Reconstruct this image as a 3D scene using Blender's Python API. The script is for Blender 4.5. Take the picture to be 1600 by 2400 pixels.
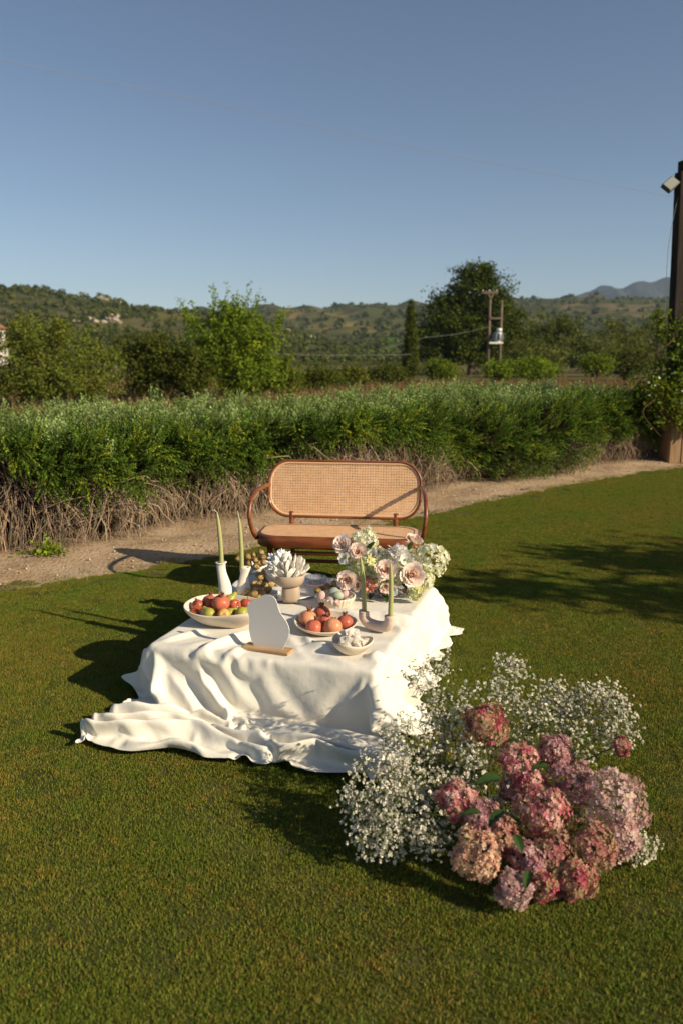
import bpy, bmesh, math, random, zlib, base64
import numpy as np
from mathutils import Vector, Matrix

# ------------------------------------------------------------------ camera, sky, sun, exposure
for _o in list(bpy.data.objects):
    bpy.data.objects.remove(_o)
sc = bpy.context.scene
COL = sc.collection
R = math.radians
rng = np.random.default_rng(11)
random.seed(11)

CAM_H = 1.63
PITCH = R(11.2)
FPX = 1867.0
cam = bpy.data.cameras.new('camera')
cam.sensor_fit = 'VERTICAL'
cam.sensor_height = 36.0
cam.sensor_width = 24.0
cam.lens = 28.0
cam.clip_start = 0.05
cam.clip_end = 12000
cam.dof.use_dof = True
cam.dof.focus_distance = 3.95
cam.dof.aperture_fstop = 2.5
cam_o = bpy.data.objects.new('camera', cam)
COL.objects.link(cam_o)
cam_o.location = (0, 0, CAM_H)
cam_o.rotation_euler = (R(90) - PITCH, 0, 0)
sc.camera = cam_o

SUN_EL, SUN_AZ = R(26.7), R(29.0)
SUN_DIR = Vector((math.cos(SUN_EL) * math.cos(SUN_AZ), -math.cos(SUN_EL) * math.sin(SUN_AZ), math.sin(SUN_EL)))
world = bpy.data.worlds.new('World')
sc.world = world
world.use_nodes = True
wn = world.node_tree
bg = wn.nodes['Background']
sky = wn.nodes.new('ShaderNodeTexSky')
sky.sky_type = 'NISHITA'
sky.sun_disc = False
sky.sun_elevation = SUN_EL
sky.sun_rotation = math.atan2(SUN_DIR.x, SUN_DIR.y)
sky.altitude = 60
sky.air_density = 0.75
sky.dust_density = 0.45
sky.ozone_density = 0.5
wn.links.new(sky.outputs[0], bg.inputs[0])
bg.inputs[1].default_value = 0.060

sun = bpy.data.lights.new('sun', 'SUN')
sun.energy = 4.15
sun.angle = R(0.53)
sun.color = (1.0, 0.84, 0.60)
sun_o = bpy.data.objects.new('sun', sun)
COL.objects.link(sun_o)
sun_o.rotation_euler = SUN_DIR.to_track_quat('Z', 'Y').to_euler()
sun_o.location = (8, -5, 9)

sc.view_settings.view_transform = 'Standard'
sc.view_settings.look = 'None'
sc.view_settings.gamma = 1.0
sc.view_settings.use_curve_mapping = False
sc.view_settings.exposure = 0.68
sc.render.engine = 'CYCLES'
cy = sc.cycles
cy.use_denoising = True
cy.max_bounces = 8
cy.diffuse_bounces = 3
cy.glossy_bounces = 3
cy.transmission_bounces = 8
cy.transparent_max_bounces = 8
cy.volume_bounces = 0
cy.caustics_reflective = False
cy.caustics_refractive = False
cy.sample_clamp_indirect = 6.0

# ------------------------------------------------------------------ helpers
SP, CP = math.sin(PITCH), math.cos(PITCH)


def W(u, v, z=None, Y=None):
    """point of the place seen at (u, v) of the 1600x2400 survey picture, at height z or at ground distance Y"""
    a = (u - 800.0) / FPX
    b = (1200.0 - v) / FPX
    d = (a, CP + b * SP, -SP + b * CP)
    t = (z - CAM_H) / d[2] if z is not None else Y / d[1]
    return Vector((d[0] * t, d[1] * t, CAM_H + d[2] * t))


def pxs(p, px):
    """length of px survey pixels at the distance of point p"""
    return px / FPX * (CP * p[1] - SP * (p[2] - CAM_H))


def tag(o, label=None, cat=None, group=None, kind=None):
    if label: o['label'] = label
    if cat: o['category'] = cat
    if group: o['group'] = group
    if kind: o['kind'] = kind
    return o


def thing(name, label, cat, loc=(0, 0, 0), rotz=0.0, group=None):
    o = bpy.data.objects.new(name, None)
    o.empty_display_size = 0.05
    COL.objects.link(o)
    o.location = loc
    o.rotation_euler = (0, 0, rotz)
    return tag(o, label, cat, group)


def link(name, me, parent=None, loc=(0, 0, 0), rot=(0, 0, 0), scale=None):
    o = bpy.data.objects.new(name, me)
    COL.objects.link(o)
    o.location = loc
    o.rotation_euler = rot
    if scale is not None:
        o.scale = (scale, scale, scale) if not hasattr(scale, '__len__') else scale
    if parent is not None:
        o.parent = parent
    return o


def mesh_np(name, V, F, mat=None, tint=None, smooth=True):
    """fast mesh from arrays; F is an array (n,3)/(n,4) or a list of such arrays"""
    V = np.asarray(V, dtype=np.float32).reshape(-1, 3)
    Fs = F if isinstance(F, (list, tuple)) else [F]
    Fs = [np.asarray(f, dtype=np.int32) for f in Fs if len(f)]
    me = bpy.data.meshes.new(name)
    me.vertices.add(len(V))
    me.vertices.foreach_set('co', V.ravel())
    loops = np.concatenate([f.ravel() for f in Fs])
    tot = np.concatenate([np.full(len(f), f.shape[1], np.int32) for f in Fs])
    start = np.concatenate([[0], np.cumsum(tot)[:-1]]).astype(np.int32)
    me.loops.add(len(loops))
    me.polygons.add(len(tot))
    me.loops.foreach_set('vertex_index', loops)
    me.polygons.foreach_set('loop_start', start)
    me.polygons.foreach_set('loop_total', tot)
    me.polygons.foreach_set('use_smooth', np.full(len(tot), bool(smooth)))
    if tint is not None:
        a = me.attributes.new('tint', 'FLOAT_COLOR', 'POINT')
        c = np.ones((len(V), 4), np.float32)
        c[:, :3] = tint
        a.data.foreach_set('color', c.ravel())
    me.update(calc_edges=True)
    me.validate()
    if mat is not None:
        for m in (mat if isinstance(mat, (list, tuple)) else [mat]):
            me.materials.append(m)
    return me


def rots_from_dir(D, spin):
    """rotation matrices whose z axis is D (n,3), spun by spin (n)"""
    D = D / np.linalg.norm(D, axis=1, keepdims=True)
    ref = np.where(np.abs(D[:, 2:3]) < 0.95, np.array([[0, 0, 1.0]]), np.array([[1.0, 0, 0]]))
    X = np.cross(ref, D)
    X /= np.linalg.norm(X, axis=1, keepdims=True)
    Y = np.cross(D, X)
    c, s = np.cos(spin)[:, None], np.sin(spin)[:, None]
    return np.stack([X * c + Y * s, -X * s + Y * c, D], axis=2)


def rand_dirs(n, r=None):
    r = r or rng
    v = r.normal(size=(n, 3))
    return v / np.linalg.norm(v, axis=1, keepdims=True)


def scatter(tv, tf, pos, rot, scale, tint=None):
    """copies of a small template (tv, tf) merged into one set of arrays"""
    tv = np.asarray(tv, float)
    tf = np.asarray(tf, int)
    n, k = len(pos), len(tv)
    scale = np.asarray(scale, float)
    if scale.ndim == 1: scale = scale[:, None]
    V = np.einsum('mij,mnj->mni', rot, tv[None] * scale[:, None, :]) + pos[:, None, :]
    F = (tf[None] + (np.arange(n) * k)[:, None, None]).reshape(-1, tf.shape[1])
    T = None if tint is None else np.repeat(tint, k, axis=0)
    return V.reshape(-1, 3), F, T


def tubes(paths, radii, sides=5, caps=False):
    """paths (m,k,3), radii (m,k) or (k,) -> merged tube arrays"""
    P = np.asarray(paths, float)
    if P.ndim == 2: P = P[None]
    m, k, _ = P.shape
    rad = np.broadcast_to(np.asarray(radii, float), (m, k))
    T = np.gradient(P, axis=1)
    T /= np.linalg.norm(T, axis=2, keepdims=True) + 1e-12
    avg = P[:, -1] - P[:, 0]
    ref = np.where((np.abs(avg[:, 2]) > 0.8 * np.linalg.norm(avg, axis=1))[:, None], np.array([[1.0, 0.13, 0]]), np.array([[0, 0.07, 1.0]]))
    ref = np.repeat(ref[:, None, :], k, axis=1)
    X = np.cross(ref, T)
    X /= np.linalg.norm(X, axis=2, keepdims=True) + 1e-12
    Y = np.cross(T, X)
    a = np.arange(sides) / sides * 2 * np.pi
    V = P[:, :, None, :] + rad[:, :, None, None] * (X[:, :, None, :] * np.cos(a)[None, None, :, None] + Y[:, :, None, :] * np.sin(a)[None, None, :, None])
    idx = np.arange(m * k * sides).reshape(m, k, sides)
    nx = np.roll(idx, -1, axis=2)
    F = np.stack([idx[:, :-1], nx[:, :-1], nx[:, 1:], idx[:, 1:]], -1).reshape(-1, 4)
    V = V.reshape(-1, 3)
    Fs = [F]
    if caps:
        nv = len(V)
        V = np.concatenate([V, P[:, 0], P[:, -1]])
        for j in range(m):
            c0, c1 = nv + j, nv + m + j
            Fs.append(np.stack([np.full(sides, c0), nx[j, 0], idx[j, 0]], -1))
            Fs.append(np.stack([np.full(sides, c1), idx[j, -1], nx[j, -1]], -1))
    return V, Fs


def smooth_path(pts, n):
    """Catmull-Rom through pts, n samples"""
    P = np.asarray(pts, float)
    P = np.concatenate([[2 * P[0] - P[1]], P, [2 * P[-1] - P[-2]]])
    s = np.linspace(0, len(P) - 3 - 1e-6, n)
    i = s.astype(int)
    t = (s - i)[:, None]
    p0, p1, p2, p3 = P[i], P[i + 1], P[i + 2], P[i + 3]
    return 0.5 * ((2 * p1) + (-p0 + p2) * t + (2 * p0 - 5 * p1 + 4 * p2 - p3) * t ** 2 + (-p0 + 3 * p1 - 3 * p2 + p3) * t ** 3)


def rings(ring_list, close_bottom=True, close_top=True):
    """stack of closed rings (each (n,3)) -> surface"""
    n = len(ring_list[0])
    V = np.concatenate(ring_list)
    F = []
    for i in range(len(ring_list) - 1):
        a = np.arange(n) + i * n
        b = np.roll(np.arange(n), -1) + i * n
        F.append(np.stack([a, b, b + n, a + n], -1))
    Fs = [np.concatenate(F)]
    if close_bottom:
        c = len(V)
        V = np.concatenate([V, [ring_list[0].mean(0)]])
        a = np.arange(n)
        Fs.append(np.stack([np.full(n, c), np.roll(a, -1), a], -1))
    if close_top:
        c = len(V)
        V = np.concatenate([V, [ring_list[-1].mean(0)]])
        a = np.arange(n) + (len(ring_list) - 1) * n
        Fs.append(np.stack([np.full(n, c), a, np.roll(a, -1)], -1))
    return V, Fs


def lathe(profile, n=28, wob=None):
    a = np.arange(n) / n * 2 * np.pi
    L = []
    for r, z in profile:
        rr = r * (1 + (wob(a, z) if wob else 0))
        L.append(np.stack([rr * np.cos(a), rr * np.sin(a), np.full(n, z)], -1))
    return rings(L)


def box_arrays(x0, x1, y0, y1, z0, z1, bev=0.0):
    bm = bmesh.new()
    bmesh.ops.create_cube(bm, size=1)
    for v in bm.verts:
        v.co = ((x0 + x1) / 2 + v.co.x * (x1 - x0), (y0 + y1) / 2 + v.co.y * (y1 - y0), (z0 + z1) / 2 + v.co.z * (z1 - z0))
    if bev > 0:
        bmesh.ops.bevel(bm, geom=bm.edges[:], offset=bev, segments=2, affect='EDGES', profile=0.6)
    return bm


def bm_obj(name, bm, mat, parent=None, loc=(0, 0, 0), rot=(0, 0, 0), smooth=False):
    me = bpy.data.meshes.new(name)
    bm.to_mesh(me)
    bm.free()
    me.materials.append(mat)
    if smooth: me.shade_smooth()
    return link(name, me, parent, loc, rot)


def box(name, x0, x1, y0, y1, z0, z1, mat, parent=None, bev=0.0):
    return bm_obj(name, box_arrays(x0, x1, y0, y1, z0, z1, bev), mat, parent)


# ------------------------------------------------------------------ materials
def M(name, c, c2=None, scale=8.0, detail=5.0, lo=0.4, hi=0.6, rough=0.6, spec=0.3, bump=0.0, bscale=60.0, tint=False, rnd=0.0,
      trans=0.0, transl=0.0, sss=0.0, sss_r=(0.01, 0.006, 0.004), metal=0.0, coat=0.0, sheen=0.0, ior=1.45, coords='Object', stretch=None, c3=None, scale3=30.0, lo3=0.6, hi3=0.65,
      rough2=None, bdist=0.01):
    m = bpy.data.materials.new(name)
    m.use_nodes = True
    nt = m.node_tree
    N, L = nt.nodes, nt.links
    p = N['Principled BSDF']
    tc = N.new('ShaderNodeTexCoord')
    if coords == 'World':
        geo = N.new('ShaderNodeNewGeometry')
        cs = geo.outputs['Position']
    else:
        cs = tc.outputs[coords]
    if stretch:
        mp = N.new('ShaderNodeMapping')
        mp.inputs['Scale'].default_value = stretch
        L.new(cs, mp.inputs[0])
        cs = mp.outputs[0]

    def noise(s, d):
        n = N.new('ShaderNodeTexNoise')
        n.inputs['Scale'].default_value = s
        n.inputs['Detail'].default_value = d
        L.new(cs, n.inputs['Vector'])
        return n.outputs['Fac']

    def ramp(fac, a, b):
        r = N.new('ShaderNodeMapRange')
        r.inputs['From Min'].default_value = a
        r.inputs['From Max'].default_value = b
        L.new(fac, r.inputs['Value'])
        return r.outputs[0]

    def mix(fac, a, b, mode='MIX'):
        x = N.new('ShaderNodeMix')
        x.data_type = 'RGBA'
        x.blend_type = mode
        for s, v in ((x.inputs[0], fac), (x.inputs[6], a), (x.inputs[7], b)):
            if hasattr(v, 'is_linked'): L.new(v, s)
            elif isinstance(v, (int, float)): s.default_value = v
            else: s.default_value = (*v, 1)
        return x.outputs[2]
    col = None
    rgb = N.new('ShaderNodeRGB')
    rgb.outputs[0].default_value = (*c, 1)
    col = rgb.outputs[0]
    if c2 is not None:
        f = ramp(noise(scale, detail), lo, hi)
        col = mix(f, col, c2)
        if rough2 is not None:
            rr = N.new('ShaderNodeMapRange')
            rr.inputs['To Min'].default_value = rough
            rr.inputs['To Max'].default_value = rough2
            L.new(f, rr.inputs['Value'])
            L.new(rr.outputs[0], p.inputs['Roughness'])
    if c3 is not None:
        col = mix(ramp(noise(scale3, 4), lo3, hi3), col, c3)
    if tint:
        at = N.new('ShaderNodeAttribute')
        at.attribute_name = 'tint'
        col = mix(1.0, col, at.outputs['Color'], 'MULTIPLY')
    if rnd:
        oi = N.new('ShaderNodeObjectInfo')
        hs = N.new('ShaderNodeHueSaturation')
        r = N.new('ShaderNodeMapRange')
        r.inputs['To Min'].default_value = 1 - rnd
        r.inputs['To Max'].default_value = 1 + rnd
        L.new(oi.outputs['Random'], r.inputs['Value'])
        L.new(r.outputs[0], hs.inputs['Value'])
        L.new(col, hs.inputs['Color'])
        col = hs.outputs[0]
    L.new(col, p.inputs['Base Color'])
    if rough2 is None: p.inputs['Roughness'].default_value = rough
    p.inputs['Specular IOR Level'].default_value = spec
    p.inputs['Metallic'].default_value = metal
    p.inputs['IOR'].default_value = ior
    p.inputs['Transmission Weight'].default_value = trans
    p.inputs['Coat Weight'].default_value = coat
    p.inputs['Sheen Weight'].default_value = sheen
    if sss:
        p.inputs['Subsurface Weight'].default_value = sss
        p.inputs['Subsurface Radius'].default_value = sss_r
        p.inputs['Subsurface Scale'].default_value = 1.0
    if bump:
        b = N.new('ShaderNodeBump')
        b.inputs['Strength'].default_value = bump
        b.inputs['Distance'].default_value = bdist
        L.new(noise(bscale, 5), b.inputs['Height'])
        L.new(b.outputs[0], p.inputs['Normal'])
    if transl:
        t = N.new('ShaderNodeBsdfTranslucent')
        L.new(col, t.inputs['Color'])
        ms = N.new('ShaderNodeMixShader')
        ms.inputs[0].default_value = transl
        L.new(p.outputs[0], ms.inputs[1])
        L.new(t.outputs[0], ms.inputs[2])
        L.new(ms.outputs[0], N['Material Output'].inputs['Surface'])
    return m


def glassy(name, clear, rough):
    m = M(name, (.97, .98, 1.0), rough=rough, spec=.6, trans=1.0, ior=1.47)
    nt = m.node_tree
    t = nt.nodes.new('ShaderNodeBsdfTransparent')
    x = nt.nodes.new('ShaderNodeMixShader')
    x.inputs[0].default_value = clear
    nt.links.new(nt.nodes['Principled BSDF'].outputs[0], x.inputs[1])
    nt.links.new(t.outputs[0], x.inputs[2])
    nt.links.new(x.outputs[0], nt.nodes['Material Output'].inputs['Surface'])
    return m


MAT = dict(
    soil=M('lawn_thatch', (.085, .092, .024), (.06, .066, .018), scale=1.3, c3=(.11, .085, .04), scale3=3.0, lo3=.55, hi3=.75, rough=.95, spec=.05, bump=.5, bscale=90, coords='World'),
    blade=M('grass_blade', (2.0, 2.05, 1.3), (2.5, 2.05, 1.5), scale=.9, detail=3, lo=.42, hi=.66, tint=True, rough=.65, spec=.05, transl=.25, coords='World', c3=(1.65, 2.1, 1.15), scale3=2.3, lo3=.5, hi3=.7),
    sand=M('sandy_path', (.42, .315, .21), (.32, .225, .14), scale=2.2, c3=(.45, .35, .25), scale3=14, lo3=.5, hi3=.75, rough=.95, spec=.08, bump=.8, bscale=38, coords='World', bdist=.02),
    field=M('dry_field', (.13, .105, .045), (.075, .08, .028), scale=.09, c3=(.20, .14, .07), scale3=.35, lo3=.52, hi3=.7, rough=.95, spec=.05, coords='World'),
    dry=M('dry_grass', (.21, .145, .085), tint=True, rough=.9, spec=.05, transl=.2),
    sprig=M('rosemary_needles', (.138, .188, .052), tint=True, rough=.65, spec=.07, transl=.22),
    core=M('twig_shade_core', (.022, .016, .010), (.012, .009, .006), scale=9, rough=1, spec=0, bump=.6, bscale=30),
    twig=M('bare_twig', (.33, .25, .175), tint=True, rough=.85, spec=.1),
    leaf=M('leaf', (2.0, 1.95, 1.05), tint=True, rough=.6, spec=.07, transl=.3),
    bark=M('bark', (.12, .085, .055), (.06, .045, .03), scale=7, rough=.9, spec=.1, bump=.6, bscale=22),
    cloth=M('ivory_satin', (.81, .78, .695), (.79, .755, .665), scale=3, rough=.55, spec=.18, sheen=.1, bump=.22, bscale=26, bdist=.012, transl=.08),
    wood=M('bent_wood', (.23, .068, .02), (.14, .038, .012), scale=5, stretch=(1, 1, 6), rough=.32, spec=.42, coat=.25),
    cane=M('woven_cane', (.68, .42, .25), (.60, .36, .20), scale=16, c3=(.70, .50, .30), scale3=60, lo3=.5, hi3=.7, rough=.55, spec=.25, bump=.15, bscale=200, bdist=.002),
    caneedge=M('cane_beading', (.64, .42, .24), rough=.5, spec=.3),
    cream=M('cream_ceramic', (.72, .635, .515), (.66, .57, .45), scale=5, rough=.55, spec=.3, bump=.05, bscale=40),
    blush=M('blush_ceramic', (.66, .52, .42), (.62, .48, .39), scale=6, rough=.65, spec=.25, bump=.05, bscale=60),
    white=M('white_plaster', (.74, .695, .61), rough=.7, spec=.25, bump=.12, bscale=45),
    taupe=M('taupe_ceramic', (.43, .335, .25), (.40, .31, .23), scale=5, rough=.55, spec=.3),
    tray=M('white_tray', (.72, .72, .70), rough=.25, spec=.45),
    candle=M('sage_candle', (.36, .365, .155), rough=.45, spec=.35, sss=.15),
    wick=M('candle_wick', (.75, .70, .55), rough=.8),
    pome=M('pomegranate_skin', (.42, .065, .04), (.56, .20, .11), scale=14, lo=.40, hi=.66, c3=(.62, .34, .18), scale3=30, lo3=.58, hi3=.78, rough=.36, spec=.42, rnd=.12, bump=.06, bscale=30),
    pomel=M('pale_pomegranate_skin', (.56, .20, .10), (.64, .34, .18), scale=11, lo=.38, hi=.62, c3=(.45, .11, .07), scale3=24, lo3=.55, hi3=.7, rough=.4, spec=.4, bump=.06, bscale=30),
    calyx=M('pomegranate_crown', (.24, .10, .05), (.12, .05, .03), scale=40, rough=.7),
    pear=M('pear_skin', (.36, .33, .05), (.30, .30, .045), scale=10, c3=(.28, .20, .05), scale3=120, lo3=.62, hi3=.68, rough=.42, spec=.4, rnd=.06),
    appler=M('red_apple_skin', (.33, .045, .03), (.52, .22, .09), scale=11, lo=.46, hi=.70, rough=.3, spec=.45, rnd=.1),
    appley=M('yellow_apple_skin', (.62, .40, .11), (.56, .18, .07), scale=7, lo=.5, hi=.68, rough=.34, spec=.45),
    stalk=M('stalk', (.12, .07, .03), rough=.8),
    gold=M('gold_walnut', (.50, .34, .13), (.22, .13, .05), scale=55, lo=.46, hi=.62, rough=.38, metal=.55, spec=.5, bump=.7, bscale=70, bdist=.004, rnd=.2),
    crystal=M('milky_crystal', (.97, .94, .87), (.95, .90, .80), scale=30, rough=.28, spec=.5, trans=.08, bump=.5, bscale=90, bdist=.004, transl=.35),
    crystalw=M('white_crystal', (.86, .86, .85), rough=.3, spec=.5, trans=.12, bump=.2, bscale=90, bdist=.003),
    ice=M('clear_crystal', (.95, .91, .84), rough=.12, spec=.6, trans=.0, ior=1.45, bump=.3, bscale=60, bdist=.004, transl=.55),
    glass=glassy('clear_glass', .55, .03),
    panel=M('frosted_panel', (.74, .715, .69), rough=.45, spec=.2),
    oak=M('oak', (.52, .34, .18), (.40, .24, .115), scale=6, stretch=(1.5, 14, 14), rough=.55, spec=.25),
    dkwood=M('dark_post_wood', (.032, .023, .018), (.018, .013, .010), scale=4, stretch=(6, 6, .7), rough=.8, spec=.15, bump=.3, bscale=20),
    palewood=M('pale_board', (.33, .22, .13), (.25, .16, .09), scale=4, stretch=(8, 8, .7), rough=.85, spec=.1, bump=.25, bscale=20),
    poleM=M('weathered_pole', (.17, .13, .10), (.12, .09, .07), scale=2, rough=.9, spec=.1),
    metal=M('grey_metal', (.30, .33, .36), (.24, .26, .28), scale=3, rough=.5, spec=.4, metal=.3),
    porcel=M('porcelain', (.75, .74, .70), rough=.3),
    lamp=M('lamp_housing', (.10, .10, .085), rough=.45, spec=.35, metal=.4),
    lampg=M('lamp_glass', (.30, .31, .27), rough=.15, spec=.5),
    cable=M('grey_cable', (.20, .20, .20), rough=.7),
    wallw=M('white_render', (.62, .58, .52), (.52, .48, .42), scale=.8, rough=.9, spec=.1),
    roof=M('roof_tile', (.30, .13, .075), (.22, .09, .05), scale=3, rough=.9),
    dark=M('dark_glass', (.03, .035, .04), rough=.15, spec=.5),
    rock=M('pale_rock', (.42, .36, .29), (.30, .24, .18), scale=.5, rough=.95, spec=.05),
    stone=M('pebble', (.50, .42, .33), (.40, .32, .24), scale=20, rough=.95, spec=.05),
    hillm=M('hillside', (.072, .083, .030), (.135, .108, .058), scale=.020, detail=8, lo=.50, hi=.66, c3=(.048, .055, .022), scale3=.05, lo3=.48, hi3=.56, tint=True, rough=1, spec=0, coords='World'),
    mount=M('bare_mountain', (.035, .04, .035), (.055, .055, .045), scale=.006, detail=8, rough=1, spec=0, bump=1.0, bscale=.01, bdist=40, coords='World'),
    petal=M('petal', (1, 1, 1), tint=True, rough=.65, spec=.08, transl=.36),
    stem=M('green_stem', (.13, .16, .045), (.10, .12, .035), scale=30, rough=.6, spec=.2),
    leafd=M('dark_leaf', (.045, .085, .018), (.03, .06, .014), scale=40, rough=.42, spec=.35, transl=.2),
    gyp=M('gypsophila_petal', (.90, .86, .72), tint=True, rough=.7, spec=.1, transl=.25),
    eggs=None,
)


def egg_mat(name, c, c2):
    return M(name, c, c2, scale=260, detail=2, lo=.52, hi=.60, rough=.7, spec=.2, c3=tuple(x * .8 for x in c), scale3=40, lo3=.5, hi3=.7, bump=.1, bscale=200, bdist=.001)

# ------------------------------------------------------------------ ground, path, lawn
def sheet(name, xs, ys, z, mat):
    X, Y = np.meshgrid(xs, ys)
    n, m = X.shape
    I = np.arange(n * m).reshape(n, m)
    F = np.stack([I[:-1, :-1], I[:-1, 1:], I[1:, 1:], I[1:, :-1]], -1).reshape(-1, 4)
    return mesh_np(name, np.stack([X, Y, np.full_like(X, z)], -1), F, mat)


tag(link('ground', sheet('ground', np.linspace(-2200, 2200, 12), np.linspace(-60, 3700, 12), -0.02, MAT['field'])), kind='structure')

EDGE = np.array([(-14, -2.9), (-9, 1.0), (-4.6, 3.75), (-2.45, 5.36), (-1.75, 5.78), (-1.2, 6.22), (-.73, 6.72), (.1, 7.35), (.89, 8.0), (2.22, 9.42), (3.4, 10.4), (5.0, 11.55), (9, 14.2), (16, 18.5)])
ex = np.linspace(-14, 16, 420)
ey = np.interp(ex, EDGE[:, 0], EDGE[:, 1])
jag = sum(np.sin(ex * k + p) * a for k, p, a in ((1.7, .4, .05), (4.3, 1.9, .035), (9.1, .2, .03), (19., 2.2, .022), (41., .9, .014)))
ey = ey + jag
rowf = np.linspace(0, 1, 24) ** 1.0
Lx = np.repeat(ex[None], 24, 0)
Ly = -5 + (ey[None] + 5) * rowf[:, None]
I = np.arange(Lx.size).reshape(Lx.shape)
LF = np.stack([I[:-1, :-1], I[:-1, 1:], I[1:, 1:], I[1:, :-1]], -1).reshape(-1, 4)
tag(link('lawn', mesh_np('lawn', np.stack([Lx, Ly, np.full_like(Lx, .0)], -1), LF, MAT['soil'])), kind='structure')

# the sandy path lies between lawn and hedge, a little lower than the turf, with humps
px_ = np.linspace(-14, 16, 500)
pe = np.interp(px_, EDGE[:, 0], EDGE[:, 1])
PX = np.repeat(px_[None], 26, 0)
PY = pe[None] - .35 + np.linspace(0, 2.4, 26)[:, None]
PZ = -.012 + .010 * np.sin(PX * 3.1 + 1.3 * np.sin(PY * 4)) * np.sin(PY * 5.3 + PX) + .008 * np.sin(PX * 11 + PY * 7) * np.sin(PY * 13)
PZ = np.where(PY < pe[None] + .06, -.012, PZ) + np.clip((PY - pe[None] - .35) / .5, 0, 1) * .03
I = np.arange(PX.size).reshape(PX.shape)
PF = np.stack([I[:-1, :-1], I[:-1, 1:], I[1:, 1:], I[1:, :-1]], -1).reshape(-1, 4)
tag(link('path', mesh_np('path', np.stack([PX, PY, PZ], -1), PF, MAT['sand'])), kind='structure')


def edge_y(x):
    return np.interp(x, EDGE[:, 0], EDGE[:, 1]) + sum(np.sin(x * k + p) * a for k, p, a in ((1.7, .4, .05), (4.3, 1.9, .035), (9.1, .2, .03), (19., 2.2, .022), (41., .9, .014)))


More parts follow.
